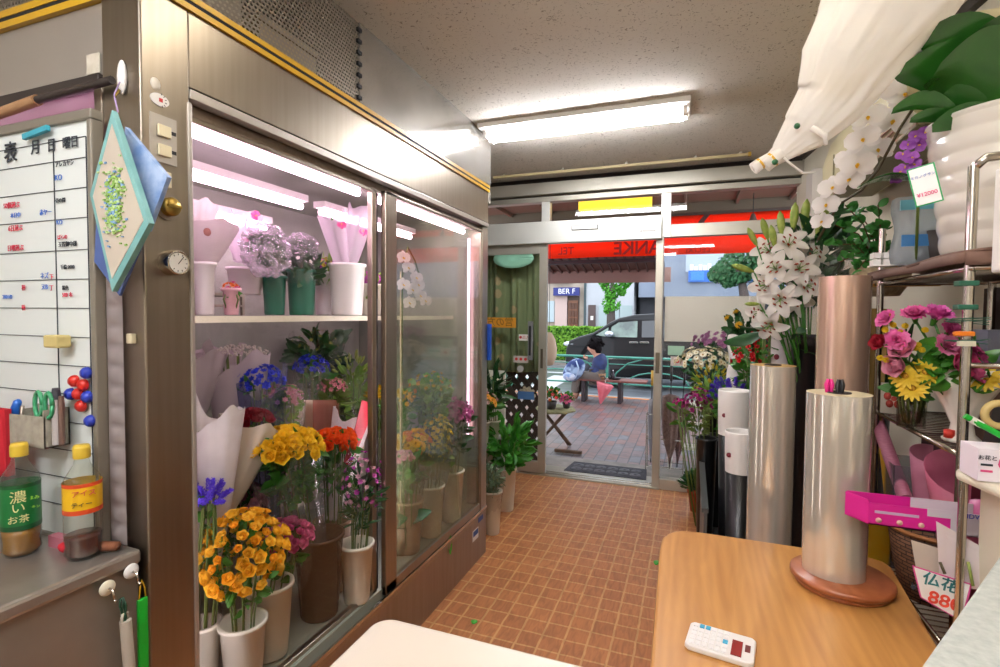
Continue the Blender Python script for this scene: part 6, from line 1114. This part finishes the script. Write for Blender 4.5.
text('LEOXI', .09, DR, (1, 0, 0), (0, 0, 1), at(698, 250, 'y', 5.985), t, mirror=True)
q = at(703, 222, 'y', 5.985)-Vector((-.6, 6.0, 2.09)); f = MB(); f.prism([(-.05, 0), (.045, .12), (.10, .12), (.01, 0), (.14, -.13), (.075, -.13)], -.004, .0, 0, Matrix.Translation((q.x, q.y, q.z)) @ Matrix.Rotation(PI/2, 4, 'X')); f.build('chevron', DG, t)
f = MB(); f.box(-2.6, 2.4, 4.45, 6.0, 2.64, 2.66); f.box(-2.6, 2.4, 5.96, 6.0, 2.54, 2.64); [f.box(-2.6+k*.5, -2.57+k*.5, 4.45, 5.96, 2.60, 2.64) for k in range(11)]; struct('ceiling_outdoor', f, mat('soffit_brown', '6e6050', .8))
t = thing('soffit_lamp', 'yellow glowing box lamp under the outside soffit', 'light', (-.745, 5.22, 2.60)); MB().box(-.36, .36, -.06, .06, -.02, 0).build('base', WHITEP, t); MB().box(-.355, .355, -.055, .055, -.125, -.02).build('diffuser', lamp('yellow_lamp', 'f6cc3a', 1.1), t, bevel=.01)
q = at(753, 219, 'y', 5.5); t = thing('spot_lamp', 'bell shaped lamp hanging in front of the red awning', 'lamp', (q.x, 5.5, q.z)); MB().lathe([(.045, -.035), (.03, .0), (.018, .04), (.012, .05), (.001, .05)], 20).build('shade', mat('lamp_shade_brown', '6a5850', .5), t, solid=.002); MB().lathe([(.0005, -.034), (.041, -.034)], 20).build('bulb', lamp('warm_bulb', 'fff4e4', 8), t); MB().cyl((0, 0, .05), (0, 0, 2.6-q.z), .004, 6).build('rod', BLACK, t)
t = thing('street_canopy', 'brown corrugated canopy roof held by a dark post over the pavement', 'canopy', (-.42, 7.3, 0)); zt = 2.10; f = MB()
z0 = at(600, 274, 'y', 7.85).z; z1 = at(600, 283, 'y', 7.85).z; zb = at(600, 252, 'y', 6.9).z
f.grid(lambda u, v: (-6.4+6.4*u, -.7+1.22*v, z0+.05+(zb-z0+.05)*(1-v)), 4, 1)
for k in range(50): x_ = -6.36+k*.128; f.add([(x_, -.7, zb+.10), (x_+.02, -.7, zb+.10), (x_+.02, .52, z0+.05), (x_, .52, z0+.05), (x_, -.7, zb+.06), (x_+.02, -.7, zb+.06), (x_+.02, .52, z0+.01), (x_, .52, z0+.01)], [(4, 5, 6, 7), (0, 4, 7, 3), (1, 2, 6, 5), (0, 1, 5, 4), (2, 3, 7, 6)], 1)
f.build('corrugated_roof', [mat('roof_brown', '84665c', .6, .2), mat('roof_rib', '5a4038', .6, .2)], t, solid=.004)
MB().box(-6.4, .12, .50, .54, z1, z0+.075).build('fascia', mat('fascia_mauve', '8c6a60', .6), t); MB().box(-6.4, .0, -.3, -.22, z0+.08, z0+.13).build('beam', mat('dark_post', '2c2024', .5), t)
MB().box(-.055, .055, -.05, .05, 0, z0+.1).build('post', mat('dark_post', '2c2024', .5), t)
# bench, person and their things
BY = 8.45; t = thing('bench', 'red brown slatted street bench on dark square legs', 'bench', (-1.25, BY, 0)); f = MB(); [f.box(-.62, .60, -.17+k*.12, -.065+k*.12, .345, .375) for k in range(3)]; f.build('seat', mat('bench_wood', '6a3c34', .5, 0, '7c4a40', 10, stretch=(1, 6, 1)), t, bevel=.004)
for x in (-.40, .185): MB().box(x-.03, x+.03, -.14, .14, 0, .345).build('leg', mat('dark_post', '2c2024', .5), t, bevel=.004)
def P_(px, py, dy=0): return at(px, py, 'y', BY+dy)
def skinned(name, chains, m, parent, sub=2):
    bm = bmesh.new(); lay = bm.verts.layers.skin.verify(); seen = {}; first = True
    def vert(p, r):
        nonlocal first
        k = tuple(round(c, 4) for c in p)
        if k not in seen:
            v = bm.verts.new(p); v[lay].radius = (r, r) if not isinstance(r, tuple) else r; v[lay].use_root = first; first = False; seen[k] = v
        return seen[k]
    for ch in chains:
        vs = [vert(Vector(p)-parent.location, r) for p, r in ch]
        for a, b in zip(vs, vs[1:]): bm.edges.new((a, b))
    me = bpy.data.meshes.new(name); bm.to_mesh(me); bm.free(); me.materials.append(m); o = bpy.data.objects.new(name, me); C.objects.link(o); o.parent = parent
    s = o.modifiers.new('skin', 'SKIN'); s.use_smooth_shade = True; u = o.modifiers.new('sub', 'SUBSURF'); u.levels = sub; u.render_levels = sub; return o
SK = mat('skin', 'c08e76', .6); pr = thing('person', 'person in navy jacket and grey trousers sitting bent forward on the bench, hands at chin', 'person', P_(597, 382)); 
hip = P_(598, 376); wst = P_(599, 368); chest = P_(600, 361); neck = P_(597, 354.5); hb = P_(595, 351); hd = P_(593, 346); fc = P_(589.5, 348)
legs = []
for dy, kx in ((-.10, 577), (.10, 580)):
    h_, k_, a_, ft = P_(597, 377, dy), P_(kx, 375, dy*1.1), P_(kx-3, 396, dy), P_(kx-7, 399, dy); legs.append((h_, k_, a_, ft))
def arm(dy): return [(chest+Vector((0, 0, .02)), .09), (P_(600, 360, dy), .055), (P_(583.5, 366.5, dy*1.15), .042), (P_(588, 359, dy*.4), .032)]
ch = [[(hip, .12), (wst, .10), (chest, .11), (neck, .05), (hb, .06), (hd, .085)], [(hb, .06), (fc, .045), (fc+Vector((-.035, 0, .005)), .018)]]
for dy in (-.17, .17): ch.append(arm(dy))
for l in legs: ch.append([(hip, .12), (l[0], .085), (l[1], .06), (l[2], .038), (l[3], .03)])
skinned('body', ch, SK, pr)
for dy in (-.17, .17):
    w_ = P_(588, 359, dy*.4); hc = []
    for k in range(4): o_ = Vector((0, (k-1.5)*.018, 0)); L_ = (.065, .075, .07, .055)[k]; hc.append([(w_, .028), (w_+Vector((-.035, 0, .012))+o_, .013), (w_+Vector((-.035-L_*.5, 0, .03))+o_, .009), (w_+Vector((-.03-L_*.5, 0, .03+L_*.55))+o_, .008)])
    hc.append([(w_, .028), (w_+Vector((-.01, -.025 if dy > 0 else .025, .02)), .011), (w_+Vector((-.03, -.03 if dy > 0 else .03, .05)), .008)]); skinned('hand', hc, SK, pr)
NAVY = mat('navy_jacket', '162248', .7, 0, '27386a', 10)
skinned('jacket', [[(hip+Vector((.02, 0, .02)), (.15, .13)), (wst, .135), (chest, .14), (chest+Vector((-.01, 0, .06)), .12), (neck+Vector((.01, 0, 0)), .085)]]+[[(p+Vector((.004*i, 0, 0)) if i < 3 else p+Vector((-.01, 0, -.045)), r*1.3+.018) for i, (p, r) in enumerate(arm(dy))] for dy in (-.17, .17)]+[[(hip+Vector((.02, 0, .02)), (.15, .13)), (l[0].lerp(l[1], .45)+Vector((0, 0, .01)), .12)] for l in legs], NAVY, pr)
skinned('trousers', [[(hip, .13)]+[(l[0], .10), (l[1], .085), (l[2].lerp(l[1], .12), .065)] for l in legs], mat('grey_beige_trousers', '655d56', .8), pr)
for l in legs: MB().ball(l[3]-pr.location+Vector((.0, 0, -.0)), .045, 0, 10, 6, (1.9, .8, .6)).build('shoe', mat('pale_shoe', 'c0a8a4', .6), pr)
f = MB(); hh = hd-pr.location; f.ball(hh+Vector((.03, 0, .03)), .115, 0, 14, 10, (1.0, .95, 1.0)); f.ball(hh+Vector((.07, 0, .09)), .06, 0, 10, 8); f.ball(hh+Vector((.08, 0, -.04)), .085, 0, 10, 8, (.8, 1, 1.2)); [f.tube([hh+Vector((.03+.1*math.cos(k), .08*math.sin(k*2.3), .05+.06*math.sin(k))), hh+Vector((.05+.14*math.cos(k), .1*math.sin(k*2.3), .05+.10*math.sin(k)))], [.03, .008], 5) for k in range(14)]; f.build('hair', mat('dark_hair', '0e0b0d', .9, 0, '1a1617', 30, bmp=.8, spec=.1), pr)
f = MB(); [f.ball(fc-pr.location+Vector((-.035, s*.022, .022)), .008, 0, 6, 4) for s in (-1, 1)]; f.build('eyes', BLACK, pr); MB().ball(fc-pr.location+Vector((-.04, 0, -.018)), .012, 0, 8, 4, (.5, 1.4, .5)).build('mouth', mat('lips', '94504a', .6), pr)
q = P_(574, 370, -.20); t = thing('backpack', 'blue and white patterned backpack held on the lap of the seated person', 'bag', q); f = MB(); M = Matrix.Rotation(.5, 4, 'Y')
f.ball((0, 0, 0), .19, 0, 18, 12, (.8, .5, 1.15)); f.build('bag', mat('patterned_blue', '2a3c70', .8, 0, 'a4bcd8', 7, lo=.45, hi=.6), t).rotation_euler = (0, .7, 0)
MB().tube([(.05, -.08, .16), (.10, -.12, .05), (.06, -.12, -.10)], .012, 6).build('strap', mat('pale_strap', 'a8bcd8', .7), t); MB().ball((-.06, -.07, -.10), .10, 0, 12, 8, (1.1, .5, .7)).build('front_pocket', mat('light_patterned_blue', '7c98c8', .8, 0, 'dfe4ea', 12), t)
q = P_(601, 379, -.10); tag(MB().lathe([(.001, 0), (.065, 0), (.08, .10), (.075, .10), (.06, .01), (.001, .01)], 20).build('woven_bag', mat('straw', '9a7a5c', .9, 0, '846648', 40), loc=(q.x, q.y, .376)), 'small straw coloured basket on the bench beside the seated person', 'basket')
q = P_(613, 379, -.05); t = thing('stroller_toy', 'small dark folded object with a pale bottle standing on the bench', 'bottle', (q.x, q.y, .376)); MB().lathe([(.001, 0), (.03, 0), (.03, .09), (.012, .11), (.012, .14), (.001, .14)], 14).build('bottle', mat('dark_bottle', '2c2a30', .4), t); f = MB(); f.ball((.06, 0, .0225), .05, 0, 10, 6, (1.4, .8, .45)); f.ball((-.05, 0, .03), .03, 0, 8, 6); f.build('pouch', BLACK, t); MB().ball((0, -.0, .145), .012, 0, 8, 6).build('cap', mat('pale_cap', 'b8b4b8', .4), t)
q0_, q1_ = P_(605, 384, -.22), P_(600, 405, -.22); t = thing('umbrella', 'salmon pink folded umbrella hooked over the front edge of the bench', 'umbrella', q1_); d_ = q0_-q1_; L_ = d_.length; M = d_.to_track_quat('Z', 'Y').to_matrix().to_4x4()
f = MB(); f.lathe([(.005, 0), (.02, .04), (.10, L_*.75), (.13, L_*1.0), (.10, L_*1.02), (.01, L_*.98)], 30, 0, M, ripple=.18, rn=6); f.build('canopy', mat('salmon_fabric', 'e0707c', .6, trans=.25, col2='e8848e', scale=6), t); MB().cyl(M @ Vector((0, 0, -.02)), M @ Vector((0, 0, L_+.1)), .006, 6).build('shaft', CHROME, t); MB().tube([M @ Vector((0, 0, L_+.08)), M @ Vector((.0, .05, L_+.12)), M @ Vector((0, .1, L_+.09))], .01, 6).build('handle', BLACK, t)
# guard rail
t = thing('guard_rail', 'teal green tubular street guard rail with curved struts', 'fence', (-.5, 9.06, 0)); GR = mat('teal_rail_paint', '3f8a78', .45)
zt = at(620, 357.5, 'y', 9.06).z; f = MB(); f.cyl((-4.5, 0, zt), (4.5, 0, zt), .022, 10); f.cyl((-4.5, 0, zt-.12), (4.5, 0, zt-.12), .008, 8); f.build('top_rail', GR, t)
f = MB(); f.cyl((-4.5, 0, .22), (4.5, 0, .22), .016, 8); f.build('lower_rail', GR, t)
for k in range(6): x = -4.4+k*1.76; MB().cyl((x, 0, 0), (x, 0, zt), .024, 10).build('post', GR, t)
for k in range(5):
    for s in (0, 1):
        x0 = -4.4+k*1.76+(.1 if not s else 1.66); d = 1 if not s else -1; MB().tube([(x0, 0, .24), (x0+.06*d, 0, zt*.6), (x0+.25*d, 0, zt*.85), (x0+.5*d, 0, zt-.02)], .012, 6).build('curved_strut', GR, t)
    MB().tube([(-4.4+k*1.76+.35+.5*(1+math.cos(a)), 0, .24+.20*math.sin(a)) for a in [j*PI/10 for j in range(11)]], .012, 6).build('arch', GR, t)
# van
VY = 10.8; v0 = Vector((0, VY, -.12)); t = thing('van', 'black people carrier passing on the road behind the bench', 'car', v0); CARB = mat('black_car_paint', '08080a', .35, coat=.15, spec=.3)
def V(px, py): q = at(px, py, 'y', VY); return (q.x-v0.x, q.z-v0.z)
prof = [V(566.5, 371), V(565, 360), V(566, 348), V(568.5, 341), V(577.5, 337), V(592, 333), V(600, 328.5), V(609, 322.5), V(618, 318), V(634, 314.5), V(655, 313.5)]
prof += [(1.7, prof[-1][1]+.02), (2.1, prof[-1][1]-.05), (2.3, 1.0), (2.36, .75), (2.36, .25), (prof[0][0], .25)]
W_ = 1.7; n = len(prof); tum = lambda z: max(0, z-.95)*.25
f = MB(); f.add([(x, tum(z), z) for x, z in prof]+[(x, W_-tum(z), z) for x, z in prof], [tuple(range(n))]+[tuple(range(2*n-1, n-1, -1))]+[(i, n+i, n+(i+1) % n, (i+1) % n) for i in range(n)]); f.build('body', CARB, t, bevel=.04)
CG = mat('car_glass', '3c4a44', .05, spec=.9, col2='6c8474', scale=3)
def pane(pts, m, name='window', lb=None): L = [V(*p) for p in pts]; q = len(L); MB().add([(x, tum(z)-.006, z) for x, z in L]+[(x, tum(z)+.01, z) for x, z in L], [tuple(range(q))[::-1], tuple(range(q, 2*q))]+[(i, (i+1) % q, q+(i+1) % q, q+i) for i in range(q)]).build(name, m, t, label=lb)
pane([(595.5, 335), (608, 327.5), (607.5, 337)], CG); pane([(610, 337), (611, 327), (618, 322.5), (637, 321), (637, 337.5)], CG); pane([(641.5, 337.5), (641.5, 321), (653, 320.5), (668, 320.5), (668, 337.5)], mat('dark_car_glass', '14181a', .05, spec=.9)); pane([(672, 337.5), (672, 320.5), (705, 321), (700, 337.5)], MATS['dark_car_glass'])
for a, b_ in (((629.5, 341.5), (638, 343.5)), ((640, 341.5), (649, 343.5))): x0, z0_ = V(*a); x1, z1_ = V(*b_); MB().box(x0, x1, -.03, .0, z1_, z0_).build('door_handle', CHROME, t, bevel=.005)
x0, z0_ = V(610, 334); MB().ball((x0, -.10, z0_), .09, 0, 12, 8, (1.1, .8, .75)).build('wing_mirror', mat('silver_mirror', 'a8aeb4', .2, .8), t); x0, z0_ = V(570, 344); MB().ball((x0, .06, z0_), .10, 0, 12, 8, (1.6, .5, .6)).build('headlight', mat('lamp_glass', 'b8bcc0', .1), t); x0, z0_ = V(600, 358.5); x1, _ = V(654, 358); MB().box(x0, x1+1.2, -.012, 0, z0_, z0_+.025).build('sill_trim', CHROME, t)
for x in (prof[0][0]+.62, 1.45):
    for y, s in ((-.0, 1), (W_-.2, 1)):
        f = MB(); M = Matrix.Translation((x, y+.0, .33)) @ Matrix.Rotation(-PI/2, 4, 'X'); f.lathe([(.18, -.01), (.30, -.02), (.33, .02), (.33, .18), (.30, .2), (.18, .2)], 28, 0, M); f.lathe([(.001, .0), (.18, -.005), (.19, .03)], 10, 1, M); f.build('wheel', [RUBBER, mat('dark_hub', '3a3c40', .4, .6)], t)
# hedge
f = MB(); rnd = random.Random(5)
def leafy(f, c, rad, n, s, mi=0, flat=1):
    for k in range(n):
        d = Vector((rnd.gauss(0, 1), rnd.gauss(0, 1), rnd.gauss(0, 1))).normalized(); p = c+Vector((d.x*rad[0], d.y*rad[1], d.z*rad[2]))*rnd.uniform(.75, 1.05); q = (d+Vector((rnd.uniform(-.8, .8), rnd.uniform(-.8, .8), rnd.uniform(-.2, .9)))).normalized(); a = q.orthogonal().normalized()*s; b_ = q.cross(a).normalized()*s*.7
        f.add([p-a, p-b_, p+a, p+b_], [(0, 1, 2, 3)], mi)
HY = 15.9; q = at(560, 326, 'y', HY); f.box(-9, -1.9, 15.6, 16.3, 0, q.z-.06)
for k in range(9000): x = rnd.uniform(-9, -1.9); face = rnd.random(); y, z = (15.58, rnd.uniform(.05, q.z)) if face < .55 else (rnd.uniform(15.6, 16.3), q.z-.05); leafy(f, Vector((x, y, z)), (.03, .03, .03), 1, .055, 1)
tag(f.build('hedge', [mat('hedge_dark', '2e5a1c', .8), mat('hedge_leaf', '64962c', .7, 0, '88b83a', 3, trans=.3)]), 'clipped bright green hedge on the far side of the road', 'hedge')
# buildings
BY2 = 20
def bx(px0, px1, py0, py1, y=BY2): a, b_ = at(px0, py0, 'y', y), at(px1, py1, 'y', y); return a.x, b_.x, b_.z, a.z
t = thing('shop_building', 'beige stone faced house with a navy sign and a brown door across the road', 'building', (-6, BY2, 0))
def bp(name, px0, px1, py0, py1, m, d0=-.05, d1=0, parent=None, zmin=None, y=BY2): x0, x1, z0, z1 = bx(px0, px1, py0, py1, y); z0 = zmin if zmin is not None else z0; L = (parent or t).location; return MB().box(x0-L.x, x1-L.x, d0, d1, z0-L.z, z1-L.z).build(name, m, parent or t)
x0, x1, _, _ = bx(500, 584.5, 270, 330); MB().box(x0-6, x1+6, 0, 6, 0, 7).build('wall', mat('stone_face', '9c8e80', .8, 0, 'b8aa9a', 1.6), t)
bp('wall_pillar', 556, 567.5, 296, 330, mat('pinkish_render', 'bfa8a0', .8), -.15, zmin=0); bp('upper_window', 552, 570.5, 273, 281.5, mat('pale_window', 'a8b8bc', .3), -.08); bp('window_sill', 551, 572.5, 281, 282.4, mat('grey_frame', '8f897c', .45, .5), -.2)
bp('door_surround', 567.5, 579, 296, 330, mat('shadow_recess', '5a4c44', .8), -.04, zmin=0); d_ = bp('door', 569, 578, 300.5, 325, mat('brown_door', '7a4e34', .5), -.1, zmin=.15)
for i in range(3):
    for j in range(3): a = 570+i*2.8; b2 = 303+j*7.5; bp('door_panel', a, a+2.0, b2, b2+6, mat('dark_door_panel', '54321f', .5), -.13, -.1)
bp('display_window', 545, 554.5, 301, 322, mat('pale_window', 'a8b8bc', .3), -.05)
s_ = bp('sign_board', 555.5, 581, 288, 295.8, mat('navy_sign', '1c2670', .5), -.35, -.2); x0, x1, z0, z1 = bx(555.5, 581, 288, 295.8); text('BER F', (z1-z0)*.9, mat('white_letter', 'e8e8ee', .6), (1, 0, 0), (0, 0, 1), ((x0+x1)/2+.02, BY2-.36, (z0+z1)/2), t, bold=.0)
t = thing('white_building', 'plain white building behind the pollarded tree across the road', 'building', (-3, BY2-.1, 0)); x0, x1, _, _ = bx(586.5, 633.5, 270, 330); MB().box(x0+3, x1+3, 0, 6, 0, 7).build('wall', mat('white_render', 'a9adb1', .8, 0, 'b2b6ba', 1), t)
MB().box(x0+3-.06, x0+3+.02, -.05, 0, 0, 7).build('downpipe', mat('dark_pipe', '3a4a4c', .6), t)
bp('brown_door', 589, 596, 305, 325, mat('brown_glass_door', '4e3c38', .4), -.06, zmin=.1); bp('door_notice', 591.5, 594, 316, 320, WHITEP, -.09, -.06)
for a, b2 in ((599.5, 607), (613, 619.5), (620.5, 632)): bp('window_pane', a, b2, 305.5, 327, mat('pale_window2', '9cacac', .25), -.05)
t = thing('grey_building', 'blue grey modern building with a blue sign across the road', 'building', (0, BY2-.05, 0)); x0, _, _, _ = bx(640.5, 640, 200, 330); MB().box(x0, 12, 0, 6, at(700, 297, 'y', BY2).z, 9).build('wall', mat('blue_grey_panel', '717b8c', .5, 0, '7c8797', 1), t)
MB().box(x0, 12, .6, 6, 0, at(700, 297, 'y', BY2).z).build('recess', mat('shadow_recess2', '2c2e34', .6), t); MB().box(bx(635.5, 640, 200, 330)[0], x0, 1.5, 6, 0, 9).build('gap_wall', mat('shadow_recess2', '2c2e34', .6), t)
bp('blue_sign', 688.5, 760, 271, 281.5, mat('blue_sign', '1e62b8', .4), -.12, -.02); [bp('sign_frame', a, b2, 272, 280.5, mat('light_blue_sign', '2f7ccc', .4), -.14, -.12) for a, b2 in ((691, 704), (708, 722))]
x0, x1, z0, z1 = bx(736, 752, 272, 281); text('raf', (z1-z0)*1.1, mat('white_letter', 'e8e8ee', .6), (1, 0, 0), (0, 0, 1), ((x0+x1)/2, BY2-.19, (z0+z1)/2), t)
bp('upper_glass', 686, 770, 255, 270.5, mat('pale_window3', 'a4b0bc', .2), -.04); f = MB()
for k in range(12): a = 690+k*4.4; h = random.uniform(2, 6); x0, x1, z0, z1 = bx(a, a+3.4, 270-h, 270.5); f.box(x0, x1, -.10, -.05, z0, z1)
f.build('white_display', WHITEP, t)
# trees
def tree(lb, trunk, branches, Y, clumps, lm, n, s):
    b0 = at(*trunk[0], 'y', Y); b0.z = 0; t = thing('tree', lb, 'tree', b0); f = MB(); pts = [Vector((0, 0, 0))]+[at(*p, 'y', Y)-b0 for p in trunk]; f.tube(pts, [.17]+[.15-.03*i for i in range(len(trunk))], 9)
    for br in branches: f.tube([at(*p, 'y', Y+random.uniform(-.2, .2))-b0 for p in br], [.07, .05, .035][:len(br)], 6)
    f.build('trunk', mat('bark_dark', '4e4440', .9), t); f = MB()
    for px, py, r in clumps: leafy(f, at(px, py, 'y', Y)-b0, (r, r, r), n, s)
    f.build('crown', lm, t)
TL = mat('ginkgo_leaf', '3f8a20', .6, trans=.35, col2='5caa30', scale=3)
tree('pollarded street tree with bright green tufts in front of the white building', [(611, 325), (611, 305), (613, 292), (612, 280)], [[(612, 292), (604, 283), (597, 278)], [(613, 290), (621, 285), (626, 280)], [(612, 282), (611, 272), (610, 264)]], 17.2, [(596.5, 277.5, .14), (600, 279, .13), (604, 283, .16), (608, 278, .18), (612, 276, .2), (616, 273, .15), (609, 288, .22), (611, 294, .2), (616, 291, .2), (621, 286, .2), (626, 283, .16), (630, 280, .12), (609, 302, .24), (613, 305, .24), (609, 309, .18), (605, 286, .12), (622, 292, .13), (610, 297, .16)], TL, 130, .05)
tree('leafy street tree in front of the blue sign, seen through the right window', [(746, 325), (745, 300), (742, 283)], [[(743, 285), (730, 276), (718, 272)], [(743, 283), (752, 272), (760, 264)], [(742, 283), (738, 270), (735, 262)]], 14, [(717, 274, .22), (724, 271, .28), (731, 266, .34), (738, 260, .38), (745, 262, .36), (752, 268, .32), (760, 272, .34), (735, 276, .24), (728, 280, .18), (765, 262, .34), (742, 272, .28)], mat('shade_tree_leaf', '2a5a34', .7, trans=.2, col2='3c7442', scale=3), 260, .055)
# ================================================================ light
w = bpy.data.worlds.new('sky'); bpy.context.scene.world = w; w.use_nodes = True; bg = w.node_tree.nodes['Background']
bg.inputs[0].default_value = srgb('dfe6f2'); bg.inputs[1].default_value = 2.2
sc = bpy.context.scene; sc.view_settings.view_transform = 'Standard'; sc.view_settings.look = 'None'; sc.view_settings.gamma = 1; sc.view_settings.use_curve_mapping = False
sc.view_settings.exposure = .9
sc.cycles.max_bounces = 8; sc.cycles.transparent_max_bounces = 24; sc.cycles.diffuse_bounces = 4; sc.cycles.glossy_bounces = 4; sc.cycles.transmission_bounces = 6
sc.cycles.sample_clamp_indirect = 6; sc.cycles.use_denoising = True; sc.cycles.caustics_reflective = False; sc.cycles.caustics_refractive = False
